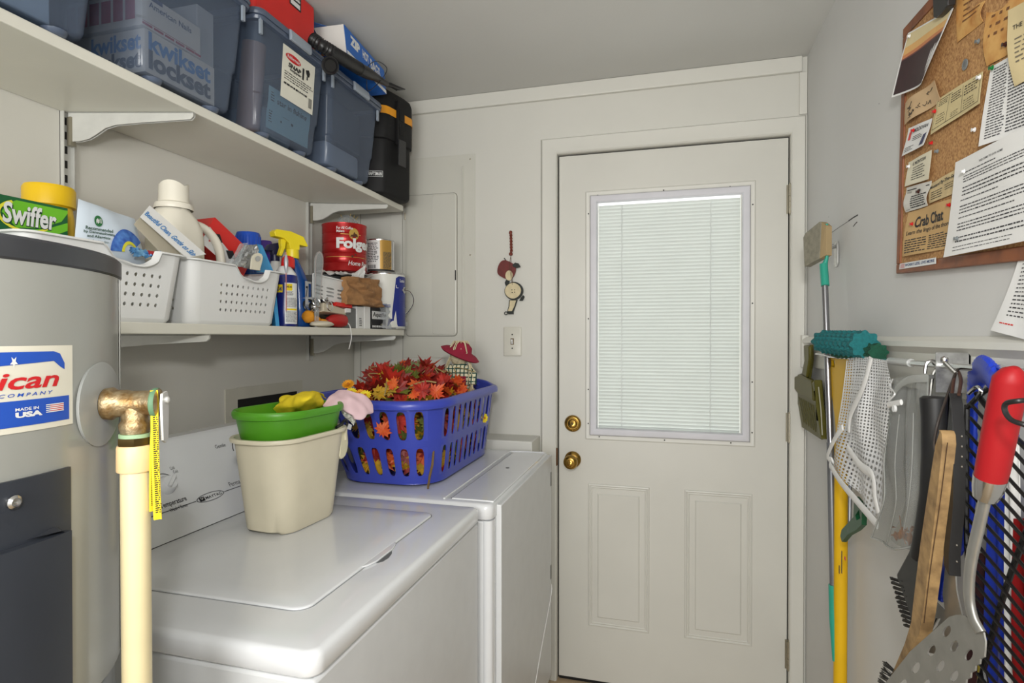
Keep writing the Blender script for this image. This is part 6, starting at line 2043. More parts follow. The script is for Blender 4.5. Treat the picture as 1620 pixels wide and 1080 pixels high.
MB().text(S, 'THE FAMILY', (.14, .70, .9, .76), .01, 0, .0006).build('lettering', m_ink, o)
MB().bars(S, (.2, .25, .8, .6), 6, 11, .3, wmin=.03, wmax=.2, gap=.05, h=.0006).build('pencil_marks', mat('pencil', (120, 112, 96), .7), o)
# typed page
o, S = note('typed_page', (1558, 231), (1640, 200), (1567, 106), (1640, 66), m_paper, 'white typed page held by a green pin right of the comic strip', x=.4440, curl=lambda u, v: .008 * (1 - v) * (1 - u) ** 2)
MB().bars(S, (.10, .06, .42, .96), 26, 3, .42, wmin=.03, wmax=.08, gap=.012, h=.0006, ragged=.15).bars(S, (.46, .06, .98, .92), 22, 5, .42, wmin=.03, wmax=.08, gap=.012, h=.0006, ragged=.1).build('print', mat('print_grey2', (70, 70, 74), .7), o)
# scribbled tan note
o, S = note('scribbled_note', (1431, 198), (1487, 158), (1432, 163), (1476, 127), mat('tan_paper', (206, 176, 136), .8, var=.1), 'torn tan note with scribbled figures just below the sunset photo', x=.4415, curl=lambda u, v: .004 * math.sin(6 * u))
b = MB(); rn = random.Random(4)
for i in range(14):
    u, v = rn.uniform(.2, .8), rn.uniform(.25, .8)
    pts = [S(u, v, .0012)]
    for k in range(3):
        u += rn.uniform(-.08, .08); v += rn.uniform(-.12, .12)
        pts.append(S(min(.95, max(.05, u)), min(.95, max(.05, v)), .0012))
    b.tube(pts, .0005, 4)
b.build('scribbles', m_ink, o)
# comic strip
o, S = note('comic_strip', (1475, 213), (1554, 163), (1483, 157), (1554, 113), mat('newsprint_yellow', (214, 198, 150), .8, var=.06), 'yellowed three panel comic strip clipping in the middle of the board', x=.4440, curl=lambda u, v: .003 * (1 - v))
b = MB()
for u in (.03, .33, .64, .97):
    b.rect(S, (u - .003, .10, u + .003, .92), .0005)
b.rect(S, (.03, .91, .97, .925), .0005).rect(S, (.03, .10, .97, .115), .0005)
b.bars(S, (.38, .60, .62, .88), 4, 3, .4, wmin=.02, wmax=.06, h=.0005).bars(S, (.68, .55, .93, .88), 4, 5, .4, wmin=.02, wmax=.06, h=.0005).bars(S, (.08, .72, .28, .88), 3, 6, .4, wmin=.02, wmax=.06, h=.0005)
b.bars(S, (.10, .2, .3, .5), 4, 8, .3, wmin=.01, wmax=.05, h=.0005).bars(S, (.42, .16, .58, .32), 3, 9, .3, wmin=.01, wmax=.05, h=.0005).bars(S, (.68, .15, .9, .45), 4, 12, .3, wmin=.01, wmax=.05, h=.0005)
b.build('drawing', mat('comic_ink', (70, 62, 50), .7), o)
# cards down the left edge of the board
o, S = note('business_card', (1432, 247), (1467, 229), (1437, 203), (1474, 187), m_paper, 'white business card with a dark blue picture corner at the board edge', 'card', x=.4425, curl=lambda u, v: .006 * (1 - v) ** 2)
MB().text(S, 'MOLDOVAN', (.30, .74, .92, .88), .02, .2, .0006).bars(S, (.3, .42, .75, .62), 3, 3, .4, wmin=.05, wmax=.15, h=.0006).bars(S, (.08, .08, .45, .28), 3, 5, .35, wmin=.05, wmax=.15, h=.0006).build('print', m_ink, o)
MB().poly(S, [(.74, .10), (.92, .10), (.94, .52), (.82, .48)], .0006).build('picture', mat('card_navy', (40, 44, 92), .5), o)
MB().rect(S, (.10, .52, .20, .82), .0006).build('red_emblem', m_rc, o)
o, S = note('appointment_card', (1434, 295), (1472, 283), (1437, 257), (1473, 237), mat('card_cream', (226, 220, 196), .7), 'cream card with printed lines below the business card', 'card', x=.4440, curl=lambda u, v: .003 * (1 - v) ** 2)
MB().text(S, 'G. MCINTOSH', (.22, .76, .82, .88), .02, .2, .0006).bars(S, (.25, .15, .85, .70), 6, 8, .3, wmin=.06, wmax=.16, h=.0006).build('print', m_ink, o)
o, S = note('newspaper_notice', (1433, 336), (1468, 325), (1431, 297), (1470, 286), mat('newsprint', (214, 212, 204), .8), 'small black and white newspaper notice overlapping the cream card', x=.4420, curl=lambda u, v: .003 * math.sin(5 * v))
MB().bars(S, (.30, .06, .95, .60), 6, 5, .5, wmin=.05, wmax=.14, h=.0006).rect(S, (.05, .84, .95, .88), .0006).disc(S, .58, .72, .09, .08, .0006).build('print', m_ink, o)
MB().rect(S, (.06, .05, .25, .8), .0006).build('grey_panel', mat('grey_panel', (160, 158, 150), .7), o)
o, S = note('script_note', (1470, 322), (1513, 304), (1470, 292), (1513, 267), m_cream2, 'tan clipping headed in handwriting right of the newspaper notice', x=.4450)
MB().text(S, 'Mustard By-The-Sea', (.03, .66, .98, .86), .02, .3, .0006).bars(S, (.10, .1, .5, .55), 4, 6, .35, wmin=.05, wmax=.12, h=.0006).bars(S, (.6, .3, .95, .6), 3, 7, .3, wmin=.03, wmax=.1, h=.0006).build('lettering', m_ink, o)
o, S = note('recipe_clipping', (1428, 406), (1508, 391), (1437, 336), (1509, 313), mat('kraft_clipping', (206, 170, 116), .8, var=.06), 'brown newspaper clipping titled Crab Chat at the bottom of the board', x=.4430, curl=lambda u, v: .002 * math.sin(6 * u + 3 * v))
MB().text(S, 'Crab Chat', (.20, .60, .84, .84), .03, .1, .0006).text(S, 'Learn the lingo of the shore', (.06, .44, .97, .56), .012, .1, .0006).bars(S, (.05, .05, .48, .38), 6, 4, .42, wmin=.04, wmax=.1, h=.0006).bars(S, (.52, .05, .97, .38), 7, 8, .42, wmin=.04, wmax=.1, h=.0006).build('lettering', m_ink, o)
# big white letter
o, S = note('white_letter', (1499, 407), (1640, 377), (1511, 257), (1640, 191), m_paper, 'large white typed letter pinned over the lower right of the board', x=.4345, curl=lambda u, v: .006 * (1 - v) ** 3 * (1 - u), n=14)
b = MB().text(S, 'WELCOME TO OUR HOME', (.36, .885, .66, .905), .01, .2, .0006)
for (a, b0, b1, rr_, sd) in ((.17, .83, .86, 1, 1), (.15, .74, .82, 3, 2), (.15, .60, .71, 3, 3), (.14, .55, .58, 1, 4), (.14, .42, .52, 3, 5), (.14, .37, .40, 1, 6), (.14, .24, .34, 3, 7), (.14, .12, .20, 2, 8), (.12, .075, .095, 1, 10), (.12, .04, .06, 1, 11)):
    b.bars(S, (a, b0, .97 if rr_ > 1 else (.62 if sd in (1, 4) else .8), b1), rr_, sd, .33, wmin=.015, wmax=.05, gap=.008, h=.0006, ragged=.1)
b.build('print', mat('letter_ink', (52, 52, 56), .7), o)
# sticker on the frame
Sst = quad(P(1423, 426, x=.4435), P(1481, 417, x=.4435), P(1424, 417, x=.4435), P(1481, 407, x=.4435))
o = MB().sheet(Sst, 4, 1, .0003, h=.0004).build('frame_sticker', m_white, None)
tag(o, 'small white sticker with blue text on the bottom rail of the board', 'sticker')
MB().text(Sst, 'WORRY LESS, LIVE MORE', (.18, .25, .97, .8), .02, .1, .0009).build('lettering', mat('sticker_blue', (30, 60, 120), .5), o)
MB().rect(Sst, (.03, .12, .16, .88), .0007).build('pink_end', mat('sticker_pink', (214, 170, 170), .6), o)
# wall paper beyond the board
xw_ = .4555
o, S = note('hanging_list', (1583, 522), (1650, 540), (1614, 398), (1650, 385), m_paper, 'white printed list hanging on the wall below the board at the photo edge', x=xw_ - .006, curl=lambda u, v: .012 * (1 - v) ** 2)
MB().bars(S, (.25, .2, .95, .95), 16, 4, .3, wmin=.04, wmax=.12, gap=.03, h=.0006, ragged=.3).build('print', MC['letter_ink'], o)
MB().bars(S, (.15, .10, .5, .14), 1, 2, .4, h=.0006).build('red_print', m_rc, o)
# round pins, magnet
mp = {'red': mat('pin_red', (196, 28, 30), .3), 'white': mat('pin_white', (236, 236, 236), .3), 'grey': mat('pin_grey', (120, 126, 128), .3), 'dark': mat('pin_dark', (60, 30, 24), .3), 'green': mat('pin_green', (26, 110, 52), .3)}
for px, py, c_, x, lab in ((1440, 57, 'white', .438, 'white pin at the upper left corner of the sunset photo'), (1480, 176, 'red', .441, 'red pin on the left end of the comic strip'), (1475, 226, 'red', .446, 'red pin in bare cork right of the business card'), (1484, 239, 'grey', .446, 'grey pin in bare cork under the comic strip'), (1543, 205, 'white', .446, 'white pin in bare cork left of the typed page'), (1549, 65, 'grey', .446, 'grey pin in bare cork below the burnt map'), (1592, 70, 'dark', .4435, 'dark brown pin on the parchment map'), (1571, 107, 'green', .442, 'green pin holding the typed page'), (1551, 122, 'white', .442, 'white pin at the right end of the comic strip'), (1526, 271, 'white', .432, 'white pin in the upper corner of the large letter'), (1515, 377, 'grey', .430, 'grey pin in the lower corner of the large letter'), (1444, 354, 'red', .441, 'red pin at the left of the recipe clipping'), (1503, 324, 'red', .441, 'red pin at the upper right of the recipe clipping'), (1446, 206, 'red', .440, 'red pin at the top of the business card'), (1439, 263, 'white', .441, 'white pin on the cream card'), (1454, 303, 'dark', .440, 'dark pin in the small newspaper notice')):
    pin(px, py, mp[c_], lab, x=x, r=.0036)
c = P(1527, 102, x=.446)
o = MB().lathe([(.0085, 0), (.0085, .001), (0, .0012)], 24, TR(c) @ RY(-90)).build('grey_disc', mp['grey']); tag(o, 'flat grey disc stuck on bare cork right of the sunset photo', 'disc')
# scratches on the wall
b = MB()
for (a, c_, w_) in (((1311, 371), (1345, 348), .0006), ((1343, 349), (1357, 340), .0016), ((1350, 358), (1356, 351), .001)):
    b.tube([P(*a, x=.4597), P((a[0] + c_[0]) / 2, (a[1] + c_[1]) / 2 - .5, x=.4597), P(*c_, x=.4597)], w_, 5)
b.build('wall_scuff', mat('scuff', (44, 42, 42), .8))
tag(COL.objects[-1], 'thin dark diagonal scratch on the wall above the metal hook', 'scratch')
for (px, py, l) in ((1391, 164, 'small nail hole in the wall left of the board'), (1311, 343, 'small nail hole in the wall above the grey scrubber pad')):
    o = MB().lathe([(0, .0), (.0014, .0002), (0, .0006)], 8, TR(P(px, py, x=.4598)) @ RY(-90)).build('nail_hole', m_gap); tag(o, l, 'nail hole')

# ================================================================== RIGHT WALL: TOOLS
# metal hook
t = thing('wall_hook', tuple(P(1323, 425, x=.455)), 'white metal wall hook holding the scrubber pole near the door', 'hook')
c = P(1324, 402, x=.458)
MB().loft([[(c.x - d, c.y + y, c.z + z) for y, z in rrect(.030 - i, .072 - i, .013, 6)] for i, d in ((0, 0), (0, .003), (.003, .0045))]).build('back_plate', mat('hook_white', (206, 206, 202), .25, .5), t)
b = MB().tube(bez([(c.x - .004, c.y + .004, c.z + .022), (c.x - .020, c.y + .01, c.z + .030), (c.x - .040, c.y + .02, c.z + .024), (c.x - .050, c.y + .03, c.z + .010)], 6), .0042, 10)
b.tube(bez([(c.x - .004, c.y - .006, c.z + .020), (c.x - .020, c.y - .01, c.z + .016), (c.x - .036, c.y + .0, c.z + .002)], 6), .0042, 10)
b.build('prong', m_chrome, t)
MB().tube([(c.x - .018, c.y - .012, c.z + .030), (c.x - .034, c.y + .002, c.z + .008)], .0075, 8, flat=.4).build('rubber_sleeve', m_white, t)
MB().tube([(c.x - .026, c.y + .005, c.z + .014), (c.x - .048, c.y + .025, c.z - .002)], .0065, 8, flat=.5).build('dark_grip', m_black, t)

# scrubber on a pole
t = thing('floor_scrubber', tuple(P(1320, 1040, x=.41)), 'floor scrubber with a grey pad, teal neck and steel pole hung by the door', 'scrubber')
m_teal = mat('teal_plastic', (46, 158, 136), .35)
m_pad = mat('scrub_pad', (142, 138, 122), .9, var=.12, scale=80, bump=.4, bscale=400)
hz = P(1303, 415, x=.415); 
pole = lambda px, py: P(px, py, x=.412)
MB().tube([pole(1303, 418), pole(1305.5, 452)], .0105, 20).build('teal_neck', m_teal, t)
MB().tube([pole(1305, 452), pole(1314, 700)], .0082, 20).build('upper_pole', mat('brushed_steel', (150, 150, 154), .28, .9), t)
MB().tube([pole(1314, 700), pole(1319, 925)], .0098, 20).build('lower_pole', mat('grey_pole', (128, 130, 134), .35, .6), t)
MB().tube([pole(1319, 925), pole(1320, 980), pole(1321, 1045)], [.0125, .012, .0062], 20).build('teal_grip', m_teal, t)
# pad: flat slab facing the camera, set across the pole
p0 = P(1289, 386, y=1.78)
pc = [P(1272, 422, y=1.82), P(1297, 408, y=1.765), P(1300, 351, y=1.765), P(1296, 350, y=1.77), P(1273, 369, y=1.82), P(1270, 376, y=1.825)]
nn_ = (pc[1] - pc[0]).cross(pc[2] - pc[0]).normalized()
if nn_.y > 0: nn_ = -nn_
MB().loft([[tuple(p - nn_ * k) for p in pc] for k in (.022, 0)]).build('pad', m_pad, t, bevel=.003)
pr_ = [P(1297, 409, y=1.765), P(1307, 403, y=1.745), P(1307, 357, y=1.745), P(1300, 351, y=1.765)]
MB().loft([[tuple(p - nn_ * k) for p in pr_[:4]] for k in (.018, .0)]).build('pad_edge', mat('pad_tan', (170, 148, 110), .9), t)
MB().tube([P(1308, 354, y=1.755), P(1309, 380, y=1.755), P(1308, 408, y=1.755), P(1303, 424, x=.412)], [.0035, .0045, .0045, .0095], 12).build('pad_holder', m_teal, t)

# sponge mop hung upside down
t = thing('sponge_mop', tuple(P(1331, 1078, x=.424)), 'yellow sponge mop hung upside down with teal diamond patterned rollers on top', 'mop')
m_sp = mat('sponge_teal', (30, 118, 122), .9, var=.15, scale=160, bump=.8, bscale=700)
m_sp2 = mat('sponge_green', (22, 84, 62), .9, var=.15, scale=160, bump=.8, bscale=700)


def roller(a, b_, r, m, name):
    a, b_ = V(a), V(b_)
    d = (b_ - a).normalized(); e1 = d.cross(V((0, 0, 1))).normalized(); e2 = e1.cross(d)
    n_, L_ = 48, 27
    rings = []
    for i in range(L_ + 1):
        ring_ = []
        for j in range(n_):
            aj = 2 * math.pi * j / n_
            dm = abs(((j / 6 + i / 3) % 1) - .5) + abs(((j / 6 - i / 3) % 1) - .5)
            rr = r * (.70 + .36 * (1 - dm))
            if i in (0, L_): rr = r * (.90 + .10 * math.cos(8 * aj))
            ring_.append(tuple(a.lerp(b_, i / L_) + (e1 * math.cos(aj) + e2 * math.sin(aj)) * rr))
        rings.append(ring_)
    return MB().loft(rings).build(name, m, t, flat=True)


roller((.388, 1.655, 1.318), (.402, 1.375, 1.314), .031, m_sp, 'roller')
roller((.408, 1.605, 1.296), (.418, 1.345, 1.298), .020, m_sp2, 'back_roller')
m_my = mat('mop_yellow', (222, 176, 20), .5, var=.03, spec=.3)
X = .424
cutplate('yellow_head', [(1308, 556), (1352, 566), (1350, 600), (1343, 660), (1340, 720), (1324, 720), (1320, 660), (1312, 600)], [[(1316, 569), (1324, 571), (1324, 581), (1317, 579)]], X, .012, m_my, t, bevel=.003)
MB().tube([P(1331, 700, x=X), P(1330, 900, x=X), P(1329, 1100, x=X), V((X, P(1329, 1100, x=X).y, .06))], .0155, 24).build('handle', m_my, t)
cutplate('socket_ring', [(1311, 552), (1352, 562), (1352, 569), (1311, 559)], [], X, .018, m_my, t, bevel=.002)
b = MB()
for i, (y0_, y1_) in enumerate(((895, 906), (872, 906))):
    b.bb(P(1327 + i * 4, y1_, x=X - .0162), P(1328.6 + i * 4, y0_, x=X - .0157))
b.build('print', m_ink, t)
MB().lathe([(.005, 0), (.005, .0006), (0, .0008)], 14, TR(P(1337, 883, x=X - .0150)) @ RY(-90)).build('red_label', m_rc, t)
m_dg = mat('lever_green', (16, 76, 44), .4)
cutplate('green_lever', [(1329, 848), (1331, 838), (1350, 818), (1352, 785), (1372, 800), (1371, 830), (1362, 838), (1348, 846), (1338, 857), (1331, 855)], [[(1357, 815), (1363, 806), (1365, 820), (1359, 823)]], X - .018, .010, m_dg, t, bevel=.002)
MB().tube([P(1346, 700, x=X - .010), P(1344, 842, x=X - .020)], .0036, 10).build('pull_rod', MC['grey_pole'], t)

# dustpan
t = thing('dustpan', tuple(P(1285, 690, x=.43)), 'olive green plastic dustpan hanging beside the door casing', 'dustpan')
m_ol = mat('olive_plastic', (88, 84, 30), .42, var=.06, scale=20, spec=.3)
DX = .436
out = [(1271, 546), (1287, 545), (1288, 568), (1284, 598), (1296, 606), (1302, 630), (1305, 690), (1299, 695), (1268, 676), (1262, 640), (1251, 612), (1252, 596), (1268, 590), (1272, 570)]
cutplate('pan', out, [], DX, .010, m_ol, t, bevel=.004, smooth=None)
cutplate('lip', [(1288, 600), (1297, 606), (1303, 632), (1306, 692), (1300, 695), (1291, 640)], [], DX - .016, .022, m_ol, t, bevel=.004)
cutplate('handle_grip', [(1272, 548), (1286, 547), (1286, 568), (1281, 597), (1270, 592), (1273, 570)], [], DX - .009, .012, m_ol, t, bevel=.005)
cutplate('hood', [(1252, 598), (1268, 592), (1290, 602), (1292, 622), (1289, 634), (1262, 622), (1253, 611)], [], DX - .010, .012, m_ol, t, bevel=.004)
for i in range(7):
    MB().tube([P(1264 + i * 3.6, 628 + i * 2.0, x=DX - .007), P(1272 + i * 3.7, 668 + i * 3.0, x=DX - .007)], .0012, 6).build('rib', MC['olive_plastic'], t)
MB().tube([P(1295, 612, x=DX - .029), P(1299, 650, x=DX - .029), P(1301, 688, x=DX - .029)], .0016, 6).build('pale_edge', mat('pale_grey', (170, 168, 150), .4), t)  # thin pale line along the lip

# rack: rod on a bracket
t = thing('tool_rack', (.43, 1.10, 1.24), 'chrome rod on a metal bracket screwed to the chair rail on the right wall', 'rack')
rod0, rod1 = V((.410, 1.775, 1.279)), V((.410, .62, 1.289))
MB().tube([rod0, rod0.lerp(rod1, .35), rod1], .0048, 16).build('rod', m_chrome, t)
MB().tube([V((.410, 1.60, 1.2785)), V((.410, 1.80, 1.2815))], .0105, 14, flat=.35).build('flat_end', m_chrome, t)
MB().tube([rod0.lerp(rod1, .45), rod0.lerp(rod1, .535)], .0072, 16).build('plastic_sleeve', mat('sleeve_clear', (210, 212, 210), .2, trans=.3), t)
m_galv = mat('galvanised', (172, 172, 170), .32, .8, var=.15, scale=120)
bp = P(1522, 585, x=.4475)
b = MB().bb((.4455, bp.y - .026, bp.z - .035), (.4478, bp.y + .020, bp.z + .028)).bb((.400, bp.y - .006, bp.z - .014), (.4470, bp.y + .008, bp.z - .008)).bb((.402, bp.y - .026, bp.z - .034), (.4478, bp.y - .0235, bp.z + .028))
b.build('bracket', m_galv, t)
for dy, dz in ((.010, .016), (-.012, .016), (.010, -.020)):
    MB().lathe([(.0042, 0), (.004, .0015), (.001, .0022)], 12, TR(.4455, bp.y + dy, bp.z + dz) @ RY(-90)).build('screw', m_dark, t)


def shook(px, label, x=.41, drop=.05, py=579, tilt=0):
    c = P(px, py, x=x)
    t_ = thing('hook', tuple(c - V((0, 0, drop))), label, 'hook', 'chrome hooks on the rod')
    b_ = MB().tube(bez([c + V((-.012, .002, -.012)), c + V((-.010, .001, .004)), c + V((-.001, 0, .0085)), c + V((.007, 0, .002)), c + V((-.002, -.001, -.014)), c + V((-.006, -.002 + tilt, -drop))], 6), .0026, 8)
    b_.build('wire', m_chrome, t_)
shook(1478, 'chrome hook carrying the black handled brush, left of the bracket', drop=.048)
c = P(1505, 582, x=.395)
t_ = thing('hook', tuple(c), 'crossed chrome hook with a ball end directly in front of the bracket', 'hook', 'chrome hooks on the rod')
MB().tube(bez([P(1495, 574, x=.385), P(1504, 583, x=.39), P(1513, 592, x=.395)], 4), .0033, 10).build('wire', m_chrome, t_)
MB().lathe([(0, 0), (.0045, .002), (.0055, .0055), (.0045, .009), (0, .011)], 14, TR(P(1494, 575, x=.385))).build('ball_end', m_chrome, t_)
c = P(1586, 588, x=.36)
t_ = thing('hook', tuple(c), 'chrome hook passing through the top of the red handle', 'hook', 'chrome hooks on the rod')
MB().tube(bez([P(1576, 583, x=.405), P(1583, 580, x=.38), P(1592, 587, x=.36), P(1597, 600, x=.345)], 5), .0032, 10).build('wire', m_chrome, t_)


def surf(grid, k=8):
    rows = [bez(r, k) for r in grid]
    cols = [bez(c_, k) for c_ in zip(*rows)]
    g = list(zip(*cols))
    nr, nc = len(g) - 1, len(g[0]) - 1

    def S(u, v, h=0):
        a, b_ = min(max(u, 0), 1) * nc, min(max(v, 0), 1) * nr
        i, j = min(int(a), nc - 1), min(int(b_), nr - 1)
        fa, fb = a - i, b_ - j
        p = (g[j][i] * (1 - fa) + g[j][i + 1] * fa) * (1 - fb) + (g[j + 1][i] * (1 - fa) + g[j + 1][i + 1] * fa) * fb
        if h:
            n_ = (g[j][i + 1] - g[j][i]).cross(g[j + 1][i] - g[j][i]).normalized()
            p = p + n_ * h
        return p
    return S


# white mesh wash bag over the rod
t = thing('mesh_bag', tuple(P(1350, 800, x=.40)), 'white net laundry bag with white tape edges draped over the chrome rod', 'mesh bag')
m_net = mat('net_white', (232, 233, 234), .7, var=.01)
q_ = lambda px, py, x: P(px, py, x=x)
grid = [[q_(1343, 567, .402), q_(1365, 564, .400), q_(1386, 567, .402), q_(1404, 571, .400)],
        [q_(1337, 605, .396), q_(1361, 606, .388), q_(1384, 610, .397), q_(1411, 612, .390)],
        [q_(1331, 650, .400), q_(1354, 655, .386), q_(1380, 660, .396), q_(1407, 668, .388)],
        [q_(1324, 695, .398), q_(1350, 705, .390), q_(1378, 716, .398), q_(1401, 728, .390)],
        [q_(1312, 738, .400), q_(1340, 762, .394), q_(1366, 792, .399), q_(1388, 822, .394)]]
SN = surf(grid)
wav = lambda u, v: .004 * math.sin(13 * u + 3 * math.sin(4 * v)) * (.3 + v)
SNf = lambda u, v, h=0: SN(u, v) + V((-1, 0, 0)) * (wav(u, v) + h)
b = MB()
NU, NV = 20, 40
holed(b, SNf, [i / NU for i in range(NU + 1)], [i / NV for i in range(NV + 1)], lambda i, j: (.30, .31), 2)
b.build('net', m_net, t, merge=True, flat=True)
# back layer, slightly lower left
grid2 = [[q_(1348, 568, .424), q_(1370, 568, .424), q_(1400, 575, .424)], [q_(1334, 660, .424), q_(1365, 670, .424), q_(1400, 680, .424)], [q_(1311, 712, .422), q_(1350, 760, .424), q_(1386, 800, .424)]]
SN2 = surf(grid2)
b = MB()
holed(b, SN2, [i / 17 for i in range(18)], [i / 32 for i in range(33)], lambda i, j: (.36, .36), 2)
b.build('net', m_net, t, merge=True, flat=True)
tape = lambda pts, w_: MB().tube(bez(pts, 6), w_, 8, flat=.25, up=(1, 0, 0)).build('tape_edge', m_paper, t)
tape([q_(1378, 566, .384), q_(1366, 610, .378), q_(1346, 655, .378), q_(1343, 682, .378)], .0100)
tape([q_(1333, 676, .386), q_(1320, 695, .384), q_(1309, 722, .388), q_(1317, 728, .392)], .0085)
tape([q_(1313, 735, .390), q_(1330, 762, .386), q_(1362, 800, .388), q_(1388, 830, .388)], .0095)
tape([q_(1341, 708, .380), q_(1360, 735, .380), q_(1380, 752, .380), q_(1384, 785, .382), q_(1390, 812, .385)], .0095)
tape([q_(1340, 570, .394), q_(1334, 620, .390), q_(1327, 665, .390)], .0028)

# clear vinyl bag with zip
t = thing('vinyl_bag', tuple(P(1420, 865, x=.39)), 'clear vinyl zip bag with brown leaf scraps hanging beside the mesh bag', 'bag')
m_vin = mat('vinyl_clear', (214, 216, 214), .07, trans=.88, var=.02, spec=.8)
grid = [[q_(1418, 600, .395), q_(1440, 592, .392), q_(1462, 600, .395)],
        [q_(1408, 655, .388), q_(1432, 655, .380), q_(1463, 650, .388)],
        [q_(1400, 730, .388), q_(1430, 735, .376), q_(1464, 735, .388)],
        [q_(1404, 790, .386), q_(1430, 800, .374), q_(1456, 800, .386)],
        [q_(1384, 850, .388), q_(1414, 868, .380), q_(1446, 862, .388)]]
SV = surf(grid)
vf = lambda u, v, h=0: SV(u, v) + V((-1, 0, 0)) * (.0035 * math.sin(10 * u + 2 * v) + .003 * math.sin(17 * u - 5 * v) + h)
MB().sheet(vf, 28, 30, .0007).build('front_film', m_vin, t, angle=60)
MB().sheet(lambda u, v, h=0: SV(u, v) + V((.026 + .004 * math.sin(7 * u + v * 3), 0, 0)), 16, 16, .0007).build('back_film', m_vin, t, angle=60)
m_ve = mat('vinyl_edge', (190, 192, 188), .15, trans=.5)
for pts, w_ in (([vf(0, v / 8) for v in range(9)], .0016), ([vf(1, v / 8) for v in range(9)], .0014), ([vf(u / 6, 1) for u in range(7)], .0022), ([vf(.30, v / 8, .001) for v in range(2, 9)], .0008), ([vf(.72, v / 8, .001) for v in range(2, 8)], .0008)):
    MB().tube(bez(pts, 3), w_, 6).build('welded_seam', m_ve, t)
MB().tube(bez([q_(1410, 636, .384), q_(1418, 615, .380), q_(1432, 603, .380), q_(1448, 599, .384), q_(1468, 598, .392)], 6), .0060, 8, flat=.15, up=(1, 0, 0)).build('zip_tape', m_ve, t)
MB().tube([q_(1405, 640, .378), q_(1426, 636, .378)], .0050, 8, flat=.5, up=(1, 0, 0)).build('zip_end', m_paper, t)
o = MB().lathe([(.0030, 0), (.0062, .0), (.0062, .004), (.0030, .004)], 16, TR(q_(1417, 646, .376)) @ RY(-90)).build('zip_pull', m_white, t)
MB().tube(bez([q_(1412, 600, .40), q_(1408, 612, .386), q_(1416, 622, .380), q_(1408, 632, .378)], 5), .0016, 6).build('white_cord', m_white, t)
k = thing('leaf_scraps', tuple(P(1434, 850, x=.40)), 'brown dried leaf scraps lying in the bottom of the clear vinyl bag', 'leaf scraps')
b = MB(); rn = random.Random(7)
for i in range(14):
    c = P(rn.uniform(1412, 1444), rn.uniform(832, 856), x=.398)
    leaf_pts = [(0, 0, 0), (.010, .004, .002), (.020, .002, 0), (.012, -.005, .001)]
    M = TR(c) @ RX(rn.uniform(0, 360)) @ RZ(rn.uniform(60, 120))
    s = rn.uniform(.7, 1.6)
    b.add([tuple(M @ (V(p) * s)) for p in leaf_pts], [(0, 1, 2, 3)])
c0 = P(1428, 848, x=.396)
for i in range(8):
    b.tube([c0, c0 + V((-.002, rn.uniform(-.03, .03), rn.uniform(-.012, .034)))], .0007, 4)
b.build('scraps', mat('scrap_brown', (176, 112, 56), .8, var=.3, scale=80), k, flat=True, solid=.0004)

# black handled grill brush
t = thing('grill_brush', tuple(P(1440, 1000, x=.385)), 'black plastic grill brush with dark bristles hanging left of the wooden brush', 'brush')
X = .386
m_rb = mat('rubber_black', (24, 24, 25), .5)
MB().tube([P(1479, 627, x=X), P(1479, 630, x=X), P(1480, 660, x=X), P(1481, 720, x=X), P(1478, 780, x=X), P(1470, 830, x=X), P(1456, 880, x=X)], [.015, .0195, .0185, .0190, .0185, .0180, .014], 24).build('handle', m_rb, t, angle=60)
cutplate('head', [(1448, 850), (1476, 850), (1470, 960), (1452, 1000), (1440, 975), (1418, 914), (1417, 908), (1437, 872)], [], X, .016, m_rb, t, bevel=.004)
m_bri = mat('bristle_black', (30, 27, 24), .7)
rn = random.Random(2)
for r_ in range(11):
    b = MB()
    y0_ = 918 + r_ * 7.4
    x0_ = 1420 + r_ * 2.2
    for s_ in range(16):
        a = P(x0_ + 8, y0_ + rn.uniform(-1, 2) + 2, x=X + rn.uniform(-.008, .008))
        e = P(x0_ - 10 + rn.uniform(-2, 3), y0_ - 4 + rn.uniform(-1.5, 2.0), x=X + rn.uniform(-.010, .010))
        b.tube([a, e], .0015, 4)
    b.build('bristle_tuft', m_bri, t, flat=True)

# wooden wire brush
t = thing('wooden_brush', tuple(P(1430, 1060, x=.36)), 'long wooden handled wire brush with a leather loop hanging from the rod', 'brush')
X = .360
m_wo = mat('raw_wood', (170, 138, 92), .65, var=.22, scale=50, bump=.2, bscale=200, rgb2=(122, 96, 62))
cutplate('handle', [(1487, 684), (1494, 680), (1504, 681), (1511, 687), (1512, 702), (1503, 790), (1492, 880), (1481, 965), (1474, 1005), (1452, 1040), (1426, 1075), (1412, 1095), (1406, 1080), (1416, 1052), (1430, 1020), (1441, 985), (1446, 940), (1456, 860), (1468, 780), (1480, 705)], [], X, .016, m_wo, t, bevel=.004)
MB().tube(bez([P(1499, 700, x=X - .0085), P(1488, 790, x=X - .0085), P(1472, 900, x=X - .0085), P(1462, 985, x=X - .0085)], 6), .0006, 5).build('groove', mat('groove_brown', (70, 46, 26), .8), t)
for r_ in range(5):
    b = MB()
    for s_ in range(20):
        a = P(1416 - r_ * 2, 1062 + r_ * 9 + rn.uniform(-3, 3), x=X + rn.uniform(-.01, .01))
        e = P(1398 - r_ * 2.5 + rn.uniform(-2, 4), 1050 + r_ * 9 + rn.uniform(-5, 4), x=X + rn.uniform(-.012, .012))
        b.tube([a, e], .0007, 4)
    b.build('wire_tuft', mat('wire_dark', (48, 46, 44), .5, .5), t, flat=True)
MB().tube(bez([P(1481, 716, x=X - .006), P(1478, 700, x=X - .008), P(1484, 668, x=X - .004), P(1497, 630, x=.372), P(1511, 592, x=.392), P(1516, 584, x=.405), P(1508, 600, x=.396), P(1494, 640, x=.378)], 6), .0018, 6).build('leather_loop', mat('leather_dark', (44, 34, 28), .6), t)

